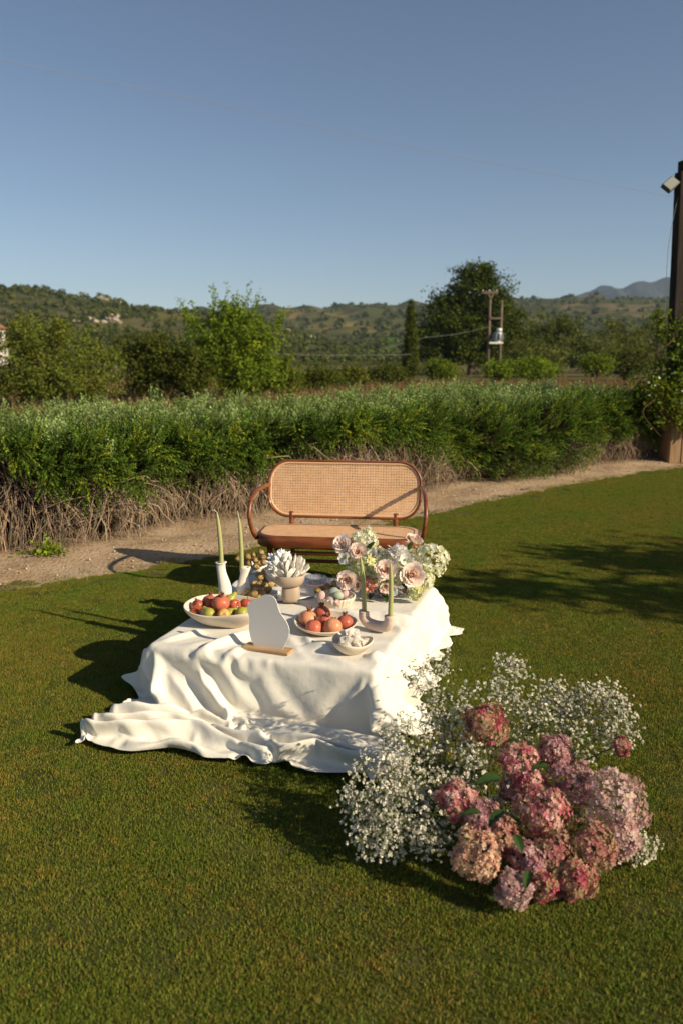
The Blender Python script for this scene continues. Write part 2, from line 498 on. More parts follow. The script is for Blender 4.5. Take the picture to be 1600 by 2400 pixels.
# turf: one tile of blades, set down all over the lawn by geometry nodes
def build_grass():
    r = np.random.default_rng(3)
    n = 3600
    S = .36
    pos = np.stack([r.uniform(-S / 2, S / 2, n), r.uniform(-S / 2, S / 2, n), np.zeros(n)], -1)
    h = r.uniform(.005, .011, n)
    h[r.random(n) < .02] *= 1.5
    w = r.uniform(.0009, .0016, n)
    az = r.uniform(0, 2 * np.pi, n)
    lean = r.uniform(.1, 1.1, n) * h
    dirv = np.stack([np.cos(az), np.sin(az), np.zeros(n)], -1)
    side = np.stack([-np.sin(az + .7), np.cos(az + .7), np.zeros(n)], -1) * w[:, None]
    mid = pos + dirv * (lean * .35)[:, None] + np.array([0, 0, 1.]) * (h * .62)[:, None]
    tip = pos + dirv * lean[:, None] + np.array([0, 0, 1.]) * h[:, None]
    V = np.stack([pos - side, pos + side, mid + side * .75, mid - side * .75, tip], 1).reshape(-1, 3)
    b = np.arange(n)[:, None] * 5
    Q = b + np.array([[0, 1, 2, 3]])
    T3 = b + np.array([[3, 2, 4]])
    g = np.array([.070, .092, .019])
    cols = np.repeat(g[None], n, 0) * r.uniform(.72, 1.35, (n, 1))
    k = r.random(n)
    cols[k < .07] = np.array([.165, .125, .052]) * r.uniform(.7, 1.2, ((k < .07).sum(), 1))
    m = (k > .07) & (k < .34)
    cols[m] = np.array([.100, .100, .024]) * r.uniform(.75, 1.25, (m.sum(), 1))
    for q in range(26):      # little tan and dark clumps a few centimetres wide
        c = r.uniform(-S / 2, S / 2, 2)
        near = np.exp(-(np.hypot(pos[:, 0] - c[0], pos[:, 1] - c[1]) / r.uniform(.010, .024)) ** 2)[:, None]
        f = np.array([1.45, 1.05, 1.25]) if q % 2 else np.array([.62, .72, .7])
        cols = cols * (1 + (f - 1) * near)
    tint = np.repeat(cols, 5, axis=0)
    # where the tiles stand
    step = .23
    gx, gy = np.meshgrid(np.arange(-7.2, 9.6, step), np.arange(1.0, 15.5, step))
    gx = gx.ravel() + r.uniform(-.07, .07, gx.size)
    gy = gy.ravel() + r.uniform(-.07, .07, gy.size)
    keep = (np.abs(gx) < .47 * gy + .9) & (gy < np.minimum(edge_y(gx - .12), edge_y(gx + .12)) - .13)
    gx, gy = gx[keep], gy[keep]
    # ragged fringe: half size tiles along the lawn edge
    fx = np.arange(-7, 9.5, .06)
    fy = edge_y(fx) - r.uniform(.02, .12, len(fx))
    sc1 = np.concatenate([np.ones(len(gx)), np.full(len(fx), .32)])
    gx, gy = np.concatenate([gx, fx]), np.concatenate([gy, fy])
    pts = np.stack([gx, gy, np.zeros_like(gx)], -1)
    me = mesh_np('grass', np.concatenate([V, pts]), [Q, T3], MAT['blade'], np.concatenate([tint, np.ones((len(pts), 3))]), smooth=False)
    nv, npt = len(V), len(pts)
    a = me.attributes.new('is_pt', 'FLOAT', 'POINT')
    a.data.foreach_set('value', np.concatenate([np.zeros(nv), np.ones(npt)]).astype(np.float32))
    a = me.attributes.new('spin', 'FLOAT_VECTOR', 'POINT')
    rv = np.zeros((nv + npt, 3), np.float32)
    rv[nv:, 2] = r.uniform(0, 6.28, npt)
    a.data.foreach_set('vector', rv.ravel())
    a = me.attributes.new('size', 'FLOAT_VECTOR', 'POINT')
    sv = np.ones((nv + npt, 3), np.float32)
    sv[nv:, 0] = sc1
    sv[nv:, 1] = sc1
    sv[nv:, 2] = np.where(sc1 < 1, .8, 1) * r.uniform(.85, 1.15, npt)
    a.data.foreach_set('vector', sv.ravel())
    o = link('grass', me)
    tag(o, 'short mown green turf with tan blades covering the lawn', 'grass', kind='stuff')
    ng = bpy.data.node_groups.new('set_turf', 'GeometryNodeTree')
    ng.interface.new_socket('Geometry', in_out='INPUT', socket_type='NodeSocketGeometry')
    ng.interface.new_socket('Geometry', in_out='OUTPUT', socket_type='NodeSocketGeometry')
    N, L = ng.nodes, ng.links
    gi, go = N.new('NodeGroupInput'), N.new('NodeGroupOutput')

    def attr(nm, dt):
        q = N.new('GeometryNodeInputNamedAttribute')
        q.data_type = dt
        q.inputs['Name'].default_value = nm
        return q.outputs['Attribute']
    cmp_ = N.new('FunctionNodeCompare')
    cmp_.data_type = 'FLOAT'
    cmp_.operation = 'GREATER_THAN'
    cmp_.inputs[1].default_value = .5
    L.new(attr('is_pt', 'FLOAT'), cmp_.inputs[0])
    sep = N.new('GeometryNodeSeparateGeometry')
    sep.domain = 'POINT'
    L.new(gi.outputs[0], sep.inputs['Geometry'])
    L.new(cmp_.outputs[0], sep.inputs['Selection'])
    iop = N.new('GeometryNodeInstanceOnPoints')
    L.new(sep.outputs['Selection'], iop.inputs['Points'])
    L.new(sep.outputs['Inverted'], iop.inputs['Instance'])
    L.new(attr('spin', 'FLOAT_VECTOR'), iop.inputs['Rotation'])
    L.new(attr('size', 'FLOAT_VECTOR'), iop.inputs['Scale'])
    L.new(iop.outputs[0], go.inputs[0])
    md = o.modifiers.new('turf', 'NODES')
    md.node_group = ng


build_grass()


def ico(sub=1):
    bm = bmesh.new()
    bmesh.ops.create_icosphere(bm, subdivisions=sub, radius=1)
    v = np.array([x.co[:] for x in bm.verts])
    f = np.array([[y.index for y in x.verts] for x in bm.faces])
    bm.free()
    return v, f


ICO1 = ico(1)
ICO2 = ico(2)


def build_pebbles():
    r = np.random.default_rng(5)
    n = 900
    x = r.uniform(-5, 7, n)
    y = np.interp(x, EDGE[:, 0], EDGE[:, 1]) + r.beta(1.6, 1.6, n) * .95 + .02
    s = .004 + .014 * r.random(n) ** 3
    pos = np.stack([x, y, s * .3 + .006 + np.clip((y - np.interp(x, EDGE[:, 0], EDGE[:, 1]) - .35) / .5, 0, 1) * .03 - .012], -1)
    tv = ICO1[0] * (1 + .2 * r.normal(size=(len(ICO1[0]), 1)))
    V, F, T = scatter(tv, ICO1[1], pos, rots_from_dir(rand_dirs(n, r), r.uniform(0, 6, n)), s[:, None] * np.array([[1, .8, .6]]), r.uniform(.7, 1.2, (n, 1)) * np.ones((1, 3)))
    tag(link('pebbles', mesh_np('pebbles', V, F, MAT['stone'], T)), 'pale pebbles and crumbs scattered over the sandy path', 'pebbles', kind='stuff')


build_pebbles()

BLADE3 = (np.array([(-.5, 0, 0), (.5, 0, 0), (.32, .12, .55), (-.32, .12, .55), (0, .42, 1.0)]), np.array([(0, 1, 2, 3)]), np.array([(3, 2, 4)]))


def tufts(name, centers, per, h, w, spread, cols, label, cat, mat, kind='stuff', r=None):
    r = r or np.random.default_rng(9)
    c = np.repeat(np.asarray(centers, float), per, axis=0)
    n = len(c)
    pos = c + np.concatenate([r.normal(0, spread, (n, 2)), np.zeros((n, 1))], 1)
    d = np.concatenate([r.normal(0, .35, (n, 2)), np.ones((n, 1))], 1)
    rot = rots_from_dir(d, r.uniform(0, 6.28, n))
    hh = h * r.uniform(.5, 1.2, n)
    s = np.stack([np.full(n, w), hh, hh], -1)
    tint = np.asarray(cols)[r.integers(0, len(cols), n)] * r.uniform(.7, 1.3, (n, 1))
    V, Fq, T = scatter(BLADE3[0], BLADE3[1], pos, rot, s, tint)
    F3 = (BLADE3[2][None] + (np.arange(n) * 5)[:, None, None]).reshape(-1, 3)
    return tag(link(name, mesh_np(name, V, [Fq, F3], mat, T, smooth=False)), label, cat, kind=kind)


def build_tufts():
    r = np.random.default_rng(21)
    x = r.uniform(-4, 5.5, 170)
    y = edge_y(x) + r.uniform(.0, .42, 170) ** 1.7 * .9
    c = np.stack([x, y, np.zeros(170)], -1)
    c = np.repeat(c, 5, 0) + np.concatenate([r.normal(0, .05, (850, 2)) * [1.8, .5], np.zeros((850, 1))], 1)
    tufts('weeds', c, 10, .022, .003, .018, [(.09, .10, .03), (.13, .12, .045)], 'sparse low weeds creeping from the lawn onto the path', 'weeds', MAT['blade'])


build_tufts()


def build_litter():
    r = np.random.default_rng(23)
    n = 2600
    x = r.uniform(-4.5, 6.5, n)
    y = np.interp(x, EDGE[:, 0], EDGE[:, 1]) + .15 + r.beta(2.2, 1.1, n) * .85
    z = .010 + np.clip((y - np.interp(x, EDGE[:, 0], EDGE[:, 1]) - .35) / .5, 0, 1) * .03 - .004
    tv = np.array([(-1, 0, 0), (0, -.25, .12), (1, 0, .05), (0, .25, .12)])
    V, F, T = scatter(tv, np.array([(0, 1, 2, 3)]), np.stack([x, y, z], -1), rots_from_dir(np.concatenate([r.normal(0, .3, (n, 2)), np.ones((n, 1))], 1), r.uniform(0, 6.28, n)), r.uniform(.006, .028, n)[:, None] * np.array([[1, .5, 1]]), np.ones((n, 3)) * r.uniform(.25, 1.2, (n, 1)))
    tag(link('leaf_litter', mesh_np('leaf_litter', V, F, MAT['twig'], T, smooth=False)), 'dry leaf and twig litter strewn along the hedge foot on the path', 'leaf litter', kind='stuff')


build_litter()

# ------------------------------------------------------------------ the rosemary hedge
HA = np.array([-2.79, 6.30])
HE = np.array([.783, .622])
HN = np.array([-.622, .783])
HEM = np.array([(-3, .80), (-1, .82), (.05, .80), (.32, .55), (.6, .40), (1.1, .42), (1.8, .46), (2.54, .44), (2.95, .60), (3.36, .72), (4.0, .74), (4.52, .66), (5.0, .48), (5.43, .34), (6.0, .16), (6.47, .08), (7.0, .10), (7.4, .20), (8.0, .32), (8.4, .40), (9.1, .50), (9.5, .52), (9.9, .25), (10.3, .05), (10.8, .05)])
S0, S1 = -3.0, 10.6


def hem(s):
    return np.interp(s, HEM[:, 0], HEM[:, 1]) + .05 + .06 * np.clip((5 - s) / 2, 0, 1) + .04 * np.sin(s * 9) + .03 * np.sin(s * 23 + 1)


def htop(s, t):
    """height of the hedge top, t = distance back from the front face"""
    base = .86 + .008 * np.clip(s, 0, 10) - .07 * np.clip((3 - s) / 4, 0, 1.2) + .04 * np.sin(s * .9 + .6) + .03 * np.sin(s * 2.7 + t * 1.3)
    return base + .025 * t + .025 * np.sin(t * 3 + s * 1.7)


def hpt(s, t, z):
    p = HA[None] + np.outer(s, HE) + np.outer(t, HN)
    return np.concatenate([p, np.asarray(z)[:, None]], 1)


def bulge(s, z):
    return .16 * np.sin(s * 1.9 + .5) + .09 * np.sin(s * 4.7 + 2 + z * 3) + .05 * np.sin(s * 11 + z * 7)


def build_hedge():
    r = np.random.default_rng(17)
    root = thing('hedge', 'long rosemary hedge with green top over bare brown twigs behind the bench', 'hedge', (HA[0] + HE[0] * 3.5, HA[1] + HE[1] * 3.5, 0))
    off = np.array(root.location[:])
    T_ = 3.2

    def local(V):
        return np.asarray(V) - off
    # woody inside, coloured near black to stand in for self-shadow between twigs
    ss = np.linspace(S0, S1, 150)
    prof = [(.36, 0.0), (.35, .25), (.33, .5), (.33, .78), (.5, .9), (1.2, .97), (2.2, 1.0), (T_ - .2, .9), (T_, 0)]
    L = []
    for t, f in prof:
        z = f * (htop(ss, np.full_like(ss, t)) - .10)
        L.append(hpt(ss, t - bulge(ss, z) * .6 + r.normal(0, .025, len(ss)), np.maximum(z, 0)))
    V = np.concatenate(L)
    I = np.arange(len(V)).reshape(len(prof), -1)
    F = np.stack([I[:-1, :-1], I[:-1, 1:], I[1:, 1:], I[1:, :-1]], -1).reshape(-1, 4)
    link('shade_core', mesh_np('shade_core', local(V), F, MAT['core']), root)
    # needled sprigs
    m = 13
    a = np.arange(m) * 2.4
    zz = np.linspace(.06, .97, m)
    tv, tf = [], []
    for i in range(m):
        d = np.array([np.cos(a[i]), np.sin(a[i]), 1.15])
        d /= np.linalg.norm(d)
        sd = np.array([-np.sin(a[i]), np.cos(a[i]), 0])
        L_ = .17 * (1.05 - .35 * zz[i])
        p = np.array([0, 0, zz[i]])
        b = len(tv)
        tv += [p - sd * .040, p + sd * .040, p + d * L_ * 1.1]
        tf.append((b, b + 1, b + 2))
    b = len(tv)
    tv += [(-.012, 0, 0), (.012, 0, 0), (0, 0, 1.04)]
    tf.append((b, b + 1, b + 2))
    tv, tf = np.array(tv), np.array(tf)
    # front face: plumes of sprigs that fan out from shared shoots, dark gaps between them
    nc, per = 1900, 8
    s = r.uniform(S0, S1, nc)
    zt = htop(s, np.zeros(nc)) + .02
    hm = np.minimum(hem(s) + .05, .92)
    f = r.random(nc) ** .85
    z = hm + (zt - hm) * f
    t = -bulge(s, z) + .0 + r.uniform(-.08, .20, nc) + .25 * np.clip(f - .75, 0, 1) * 2
    base_ = hpt(s, t, z)
    up = np.clip(f * 1.6 - .55 + r.normal(0, .3, nc), -.9, 1.2)
    dc = -np.outer(np.ones(nc), np.append(HN, 0)) * (1.0 - .5 * f)[:, None] + np.outer(r.normal(0, .45, nc), np.append(HE, 0)) + np.outer(up, [0, 0, 1])
    ci = np.repeat(np.arange(nc), per)
    n1 = nc * per
    dc /= np.linalg.norm(dc, axis=1, keepdims=True)
    d1 = dc[ci] + r.normal(0, .30, (n1, 3))
    pos1 = base_[ci] + dc[ci] * r.uniform(-.05, .13, (n1, 1)) + r.normal(0, .02, (n1, 3))
    len1 = r.uniform(.10, .19, n1)
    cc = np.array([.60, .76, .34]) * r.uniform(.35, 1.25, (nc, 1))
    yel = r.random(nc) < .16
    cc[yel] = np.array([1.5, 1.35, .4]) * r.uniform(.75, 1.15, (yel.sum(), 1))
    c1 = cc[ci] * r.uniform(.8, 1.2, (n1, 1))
    # hanging sprigs below the hem
    n3 = 1600
    s3 = r.uniform(S0, S1, n3)
    h3 = hem(s3)
    z3 = h3 + r.uniform(-.05, .1, n3)
    pos3 = hpt(s3, -bulge(s3, z3) + r.uniform(-.10, .15, n3), np.maximum(z3, .07))
    d3 = -np.outer(np.ones(n3), np.append(HN, 0)) * .5 + np.outer(r.normal(0, .35, n3), np.append(HE, 0)) + np.outer(r.uniform(-1.1, -.1, n3), [0, 0, 1])
    len3 = np.minimum(r.uniform(.12, .24, n3), np.maximum(z3 - .0, .07))
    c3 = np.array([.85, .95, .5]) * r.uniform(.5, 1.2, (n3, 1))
    # top: same leaves as the darker front, tinted pale as if sunlit and silvery
    nc2, per2 = 1500, 7
    s2 = r.uniform(S0, S1, nc2)
    t2 = T_ * r.random(nc2) ** .9
    z2 = htop(s2, t2) - .08 + r.normal(0, .035, nc2)
    b2 = hpt(s2, t2 - bulge(s2, z2) * np.clip(1 - t2, 0, 1), z2)
    lean = np.concatenate([r.normal(0, .30, (nc2, 2)) - np.outer(np.clip(.35 - t2, 0, 1), HN) * 1.2, np.ones((nc2, 1))], 1)
    c2i = np.repeat(np.arange(nc2), per2)
    n2 = nc2 * per2
    pos2 = b2[c2i] + r.normal(0, 1, (n2, 3)) * [.045, .045, .02]
    d2 = lean[c2i] + r.normal(0, .20, (n2, 3))
    len2 = r.uniform(.12, .24, n2) * r.uniform(.8, 1.2, nc2)[c2i]
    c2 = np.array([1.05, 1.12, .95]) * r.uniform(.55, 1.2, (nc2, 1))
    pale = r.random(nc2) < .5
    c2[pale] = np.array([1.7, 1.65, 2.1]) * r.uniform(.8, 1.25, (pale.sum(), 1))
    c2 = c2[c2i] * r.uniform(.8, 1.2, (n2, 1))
    pos = np.concatenate([pos1, pos3, pos2])
    d = np.concatenate([d1, d3, d2])
    ln = np.concatenate([len1, len3, len2])
    c = np.concatenate([c1, c3, c2])
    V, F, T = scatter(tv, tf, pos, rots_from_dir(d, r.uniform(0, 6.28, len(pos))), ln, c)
    T = T * np.tile(.55 + .75 * np.clip(tv[:, 2], 0, 1), len(pos))[:, None]      # paler young tips; bases darkened to paint shade deep in the foliage
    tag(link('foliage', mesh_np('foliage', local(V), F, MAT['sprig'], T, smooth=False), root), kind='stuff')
    # bare twigs of the lower part
    n = 4700
    s = r.uniform(S0, S1, n)
    h = np.clip(hem(s) + .02, .10, 1.0)
    keep = r.random(n) < np.clip(h * 1.6, .15, 1)
    s, h = s[keep], h[keep]
    n = len(s)
    K = 7
    tt = np.linspace(0, 1, K)[None]
    kind = r.random(n)
    z0 = h * r.uniform(.4, 1.05, n)
    z1 = np.where(kind < .68, r.uniform(-.02, .05, n), np.clip(z0 + r.normal(-.05, .18, n), .03, h))
    tb = -bulge(s, z0) + r.uniform(.08, .36, n)
    te = np.where(kind < .68, -bulge(s, z0) * .8 + r.uniform(-.04, .26, n), tb + r.uniform(-.24, .04, n))
    ds = r.normal(0, .16, n) + np.where(kind < .68, 0, r.normal(0, .16, n))
    arch = r.uniform(-.04, .16, n)
    Sx = s[:, None] + ds[:, None] * tt + .025 * np.sin(tt * 9 + r.uniform(0, 6, (n, 1)))
    Tx = tb[:, None] + (te - tb)[:, None] * tt ** .8 - arch[:, None] * np.sin(np.pi * tt) + .018 * np.sin(tt * 11 + r.uniform(0, 6, (n, 1)))
    Zx = z0[:, None] + (z1 - z0)[:, None] * tt ** 1.5 + .05 * np.sin(np.pi * tt) + .015 * np.sin(tt * 8 + r.uniform(0, 6, (n, 1)))
    Zx = np.maximum(Zx, .01)
    P = HA[None, None] + Sx[..., None] * HE + Tx[..., None] * HN
    P = np.concatenate([P, Zx[..., None]], -1)
    rad = (.0020 + .0050 * r.random(n) ** 2.5)[:, None] * np.linspace(1.15, .5, K)[None]
    V, F = tubes(P, rad, 4)
    tint = np.repeat(np.array([1, 1, 1]) * r.uniform(.35, 1.3, (n, 1)) * (1 + r.normal(0, .06, (n, 3))), K * 4, axis=0)
    tag(link('bare_twigs', mesh_np('bare_twigs', local(V), F, MAT['twig'], tint), root), kind='stuff')


build_hedge()

# ------------------------------------------------------------------ trees and shrubs
LEAF = (np.array([(0, 0, 0), (.38, .5, .10), (0, 1.0, .02), (-.38, .5, .10)]), np.array([(0, 1, 2), (0, 2, 3)]))


def crown_arrays(ells, nclump, per, leaf, r, col, var=.25, upbias=.4, sig=None, yellow=0.12, shell=.5, wob=.22):
    E = np.asarray(ells, float)
    w = E[:, 3] * E[:, 4] + E[:, 4] * E[:, 5] + E[:, 3] * E[:, 5]
    k = r.choice(len(E), nclump, p=w / w.sum())
    d = rand_dirs(nclump, r)
    fr = r.uniform(shell, 1.0, nclump) * (1 + wob * np.sin(d[:, 0] * 5 + k) * np.sin(d[:, 2] * 6 + k * 2.1) + wob * .5 * r.normal(size=nclump))
    c = E[k, :3] + d * E[k, 3:6] * fr[:, None]
    sig = sig or leaf * 1.6
    n = nclump * per
    ci = np.repeat(np.arange(nclump), per)
    pos = c[ci] + r.normal(0, 1, (n, 3)) * sig * np.array([1, 1, .75]) * r.uniform(.5, 1.4, (nclump, 1))[ci]
    nd = rand_dirs(n, r) + d[ci] * .7 + np.array([0, 0, upbias])
    rot = rots_from_dir(nd, r.uniform(0, 6.28, n))
    tint = np.asarray(col)[None] * r.uniform(1 - var, 1 + var, (nclump, 1))[ci] * r.uniform(.75, 1.25, (n, 1))
    y = r.random(nclump)[ci] < yellow
    tint[y] *= np.array([1.35, 1.18, .8])
    pos[:, 2] = np.maximum(pos[:, 2], leaf * .3)
    return scatter(LEAF[0], LEAF[1], pos, rot, leaf * r.uniform(.6, 1.3, n), tint), c


def tree(name, label, cat, u, v_top, Y, halfw, col, ells=None, nclump=120, per=34, leaf=.12, trunk=.08, shoots=0, seed=1, group=None, z_base=0.0, upbias=.4, var=.25, yellow=.12, crown_from=.1, depthf=.8, mat='leaf', shell=.5, xy=None, height=None, rad=None, wob=.22, sig=None):
    r = np.random.default_rng(seed)
    if xy is None:
        p = W(u, v_top, Y=Y)
        x, H = p.x, p.z
        rw = pxs((x, Y, 1.5), halfw)
    else:
        x, Y = xy
        H, rw = height, rad
    root = thing(name, label, cat, (x, Y, z_base), group=group)
    if ells is None:
        ells = [(0, 0, .5, 1, 1, .5)]
    E = [(e[0] * rw, e[1] * rw * depthf, e[2] * H, e[3] * rw, e[4] * rw * depthf, e[5] * H) for e in ells]
    (V, F, T), C = crown_arrays(E, nclump, per, leaf, r, col, var=var, upbias=upbias, yellow=yellow, shell=shell, wob=wob, sig=sig)
    if shoots:
        K = 9
        k = r.integers(0, len(E), shoots)
        a = r.uniform(0, 6.28, shoots)
        st = np.array([[E[i][0] + E[i][3] * .75 * np.cos(b), E[i][1] + E[i][4] * .75 * np.sin(b), E[i][2] + E[i][5] * r.uniform(.1, .8)] for i, b in zip(k, a)])
        dr = np.stack([np.cos(a) * .42, np.sin(a) * .42, np.ones(shoots)], -1) + r.normal(0, .12, (shoots, 3))
        ln = H * r.uniform(.10, .26, shoots)
        q = np.repeat(np.linspace(.0, 1, K)[None], shoots, 0)
        pp = st[:, None] + dr[:, None] * (ln[:, None] * q)[..., None]
        pp = np.repeat(pp.reshape(-1, 3), 6, 0) + r.normal(0, leaf * .55, (shoots * K * 6, 3))
        n = len(pp)
        tt = np.asarray(col) * r.uniform(.8, 1.35, (n, 1)) * np.array([1.1, 1.08, .9])
        V2, F2, T2 = scatter(LEAF[0], LEAF[1], pp, rots_from_dir(rand_dirs(n, r) + [0, 0, .3], r.uniform(0, 6, n)), leaf * r.uniform(.5, 1.1, n), tt)
        F = np.concatenate([F, F2 + len(V)])
        V = np.concatenate([V, V2])
        T = np.concatenate([T, T2])
    tag(link('crown', mesh_np('crown', V, F, MAT[mat], T, smooth=False), root), kind='stuff')
    # trunk with limbs
    top = np.array([E[0][0] * .3, 0, H * .72])
    P = [smooth_path([(0, 0, -.05), (rw * .03, 0, H * .25), tuple(top * [.6, .6, .72]), tuple(top)], 9)]
    Rr = [np.linspace(trunk, trunk * .3, 9)]
    for i in r.choice(len(C), min(9, len(C)), replace=False):
        b = top * r.uniform(.25, .75)
        e = C[i] * .92
        mid = (b + e) / 2 + np.array([0, 0, .06 * H])
        P.append(smooth_path([b, mid, e], 9))
        Rr.append(np.linspace(trunk * .45, trunk * .1, 9))
    V, Fs = tubes(np.array(P), np.array(Rr), 6)
    link('trunk', mesh_np('trunk', V, Fs, MAT['bark']), root)
    return root


BUSH = [(0, 0, .42, .95, .95, .40), (-.45, .1, .55, .55, .6, .38), (.4, -.1, .5, .6, .6, .40), (.05, 0, .72, .5, .5, .27)]
G_OL = (.070, .078, .018)       # yellow-olive
G_LU = (.085, .115, .016)       # lush light
G_DK = (.030, .043, .010)       # dark broadleaf
G_GR = (.065, .078, .036)       # grey olive
G_BR = (.085, .125, .018)       # bright citrus

tree('broad_tree', 'wide soft olive-green tree at the hill foot, cut by the left picture edge', 'tree', 95, 722, 26, 185, (.062, .077, .021), ells=[(-.35, 0, .45, .62, .8, .44), (.25, .1, .42, .68, .8, .43), (-.1, 0, .70, .62, .6, .30), (.62, 0, .30, .38, .5, .28), (.0, -.2, .25, .9, .7, .22)], nclump=420, per=50, leaf=.085, trunk=.13, seed=31, var=.2)
tree('dark_shrub', 'dark green shrub thicket between the broad olive-green tree and the lush one', 'shrub', 345, 772, 29, 92, (.040, .050, .013), ells=BUSH, nclump=190, per=44, leaf=.10, trunk=.08, seed=32, yellow=.05)
tree('dark_shrub', 'dark shrub squeezed under the left side of the lush tree', 'shrub', 425, 800, 28.5, 66, (.036, .046, .012), ells=BUSH, nclump=150, per=44, leaf=.10, trunk=.08, seed=132, yellow=.05)
tree('lush_tree', 'lush bright green tree with many upright shoots beyond the hedge', 'tree', 548, 712, 30, 122, (.064, .096, .014), ells=[(0, 0, .42, .85, .85, .38), (-.45, 0, .58, .5, .6, .32), (.40, .1, .55, .55, .6, .33), (-.05, 0, .80, .48, .5, .22), (.1, -.3, .22, .8, .6, .2)], nclump=300, per=46, leaf=.105, trunk=.12, shoots=90, seed=33, var=.3, shell=.35)
tree('leafy_shrub', 'rounded green shrub just right of the lush tree with shoots', 'shrub', 655, 838, 33, 62, (.060, .080, .014), ells=BUSH, nclump=110, per=40, leaf=.10, trunk=.06, seed=34, shoots=10)
tree('leafy_shrub', 'low dark shrub second to the right of the lush tree', 'shrub', 748, 850, 37, 50, (.045, .060, .014), ells=BUSH, nclump=90, per=36, leaf=.10, trunk=.06, seed=35)
tree('leafy_shrub', 'low olive shrub halfway between the lush tree and the cypress', 'shrub', 822, 856, 41, 46, (.055, .066, .018), ells=BUSH, nclump=90, per=36, leaf=.11, trunk=.06, seed=36)
tree('leafy_shrub', 'dark shrub directly left of the cypress', 'shrub', 905, 850, 45, 52, (.038, .050, .013), ells=BUSH, nclump=100, per=36, leaf=.12, trunk=.06, seed=37)
tree('cypress', 'narrow dark green cypress standing left of the big dark tree', 'cypress', 963, 700, 47, 19, (.040, .052, .013), ells=[(0, 0, .22, 1.0, 1, .22), (0, 0, .42, .92, .92, .22), (.03, 0, .60, .75, .75, .20), (-.02, 0, .77, .5, .5, .16), (.0, 0, .90, .24, .24, .11)], nclump=420, per=40, leaf=.085, sig=.075, trunk=.08, seed=38, upbias=.2, depthf=1, yellow=.08, wob=.10, shell=.45, var=.3)
tree('big_tree', 'tallest dark green broadleaf tree behind the utility poles', 'tree', 1108, 616, 66, 124, G_DK, ells=[(.0, 0, .30, .85, .9, .28), (-.42, 0, .48, .55, .7, .30), (.38, 0, .42, .60, .7, .30), (.12, 0, .76, .50, .5, .24), (-.35, 0, .70, .38, .5, .17), (.42, 0, .66, .36, .4, .18), (.75, .1, .36, .36, .4, .26), (-.78, 0, .22, .42, .4, .22), (.1, 0, .9, .36, .3, .10)], nclump=720, per=56, leaf=.20, trunk=.28, seed=39, var=.4, yellow=.22, shell=.4, wob=.3)
tree('citrus_shrub', 'bright green shrub low in front of the big dark tree, right of the cypress', 'shrub', 1035, 838, 50, 44, (.070, .098, .016), ells=BUSH, nclump=100, per=36, leaf=.12, trunk=.07, seed=40)
tree('citrus_shrub', 'bright rounded shrub at the foot of the utility poles', 'shrub', 1170, 845, 51, 34, G_BR, ells=BUSH, nclump=90, per=40, leaf=.12, trunk=.07, seed=41)
tree('citrus_shrub', 'widest bright rounded shrub right of the utility poles', 'shrub', 1250, 832, 51, 52, G_BR, ells=BUSH, nclump=130, per=40, leaf=.12, trunk=.07, seed=42)
tree('citrus_tree', 'small bright green fruit tree on a short trunk before the olive trees', 'tree', 1400, 828, 50, 38, (.075, .105, .018), ells=[(0, 0, .60, .95, .95, .34), (.3, 0, .72, .55, .5, .24), (-.4, 0, .68, .5, .5, .24)], nclump=80, per=36, leaf=.12, trunk=.07, seed=43)
tree('olive_tree', 'tall olive-green tree right of the big dark tree', 'tree', 1300, 722, 72, 82, (.052, .064, .020), ells=BUSH, nclump=190, per=40, leaf=.18, trunk=.18, seed=44)
tree('olive_tree', 'grey-green olive tree low between the poles and the tall olive-green tree', 'tree', 1255, 795, 58, 86, G_GR, ells=BUSH, nclump=160, per=40, leaf=.14, trunk=.14, seed=45)
tree('olive_tree', 'grey-green olive tree behind the small fruit tree', 'tree', 1395, 775, 60, 72, G_GR, ells=BUSH, nclump=150, per=40, leaf=.14, trunk=.14, seed=46)
tree('olive_tree', 'pale olive tree in the row left of the white-flowered climber', 'tree', 1455, 742, 70, 62, (.066, .078, .026), ells=BUSH, nclump=140, per=38, leaf=.15, trunk=.14, seed=47)
tree('olive_tree', 'dark olive tree at the end of the row behind the post', 'tree', 1545, 728, 74, 72, (.048, .058, .02), ells=BUSH, nclump=150, per=38, leaf=.17, trunk=.14, seed=48)
tree('olive_tree', 'dark olive tree under the pale olive', 'tree', 1470, 806, 52, 66, (.040, .048, .018), ells=BUSH, nclump=130, per=38, leaf=.13, trunk=.12, seed=49)

# dry grass standing behind the hedge
rg = np.random.default_rng(55)
_c = np.stack([rg.uniform(-22, 26, 5200), rg.uniform(13, 48, 5200), np.full(5200, -.02)], -1)
_c = _c[(_c[:, 1] > np.interp(_c[:, 0], EDGE[:, 0], EDGE[:, 1]) + 5.2) & (np.abs(_c[:, 0]) < .5 * _c[:, 1] + 2)]
tufts('dry_grass', _c, 7, .34, .03, .16, [(.95, .90, .75), (1.1, .95, .8), (.7, .85, .5), (1.0, .8, .66)], 'strip of tall dry brown grass between the hedge and the trees', 'dry grass', MAT['dry'], r=rg)

# the tree outside the picture whose shade falls on the lawn
tree('garden_tree', 'leafy garden tree on the lawn whose long shadow crosses the grass', 'tree', 0, 0, 0, 0, (.05, .07, .016), ells=[(.95, .2, .78, .9, 1.0, .18), (-.3, -.05, .72, .85, .34, .06), (-1.25, .24, .70, .75, .24, .05), (-.55, .98, .66, .60, .26, .05), (.3, .8, .7, .5, .35, .07), (-1.9, .38, .69, .45, .12, .025), (-1.25, 1.10, .64, .40, .12, .02)], nclump=300, per=26, leaf=.11, trunk=.12, seed=60, xy=(8.6, 2.2), height=4.1, rad=1.35, depthf=1.0)

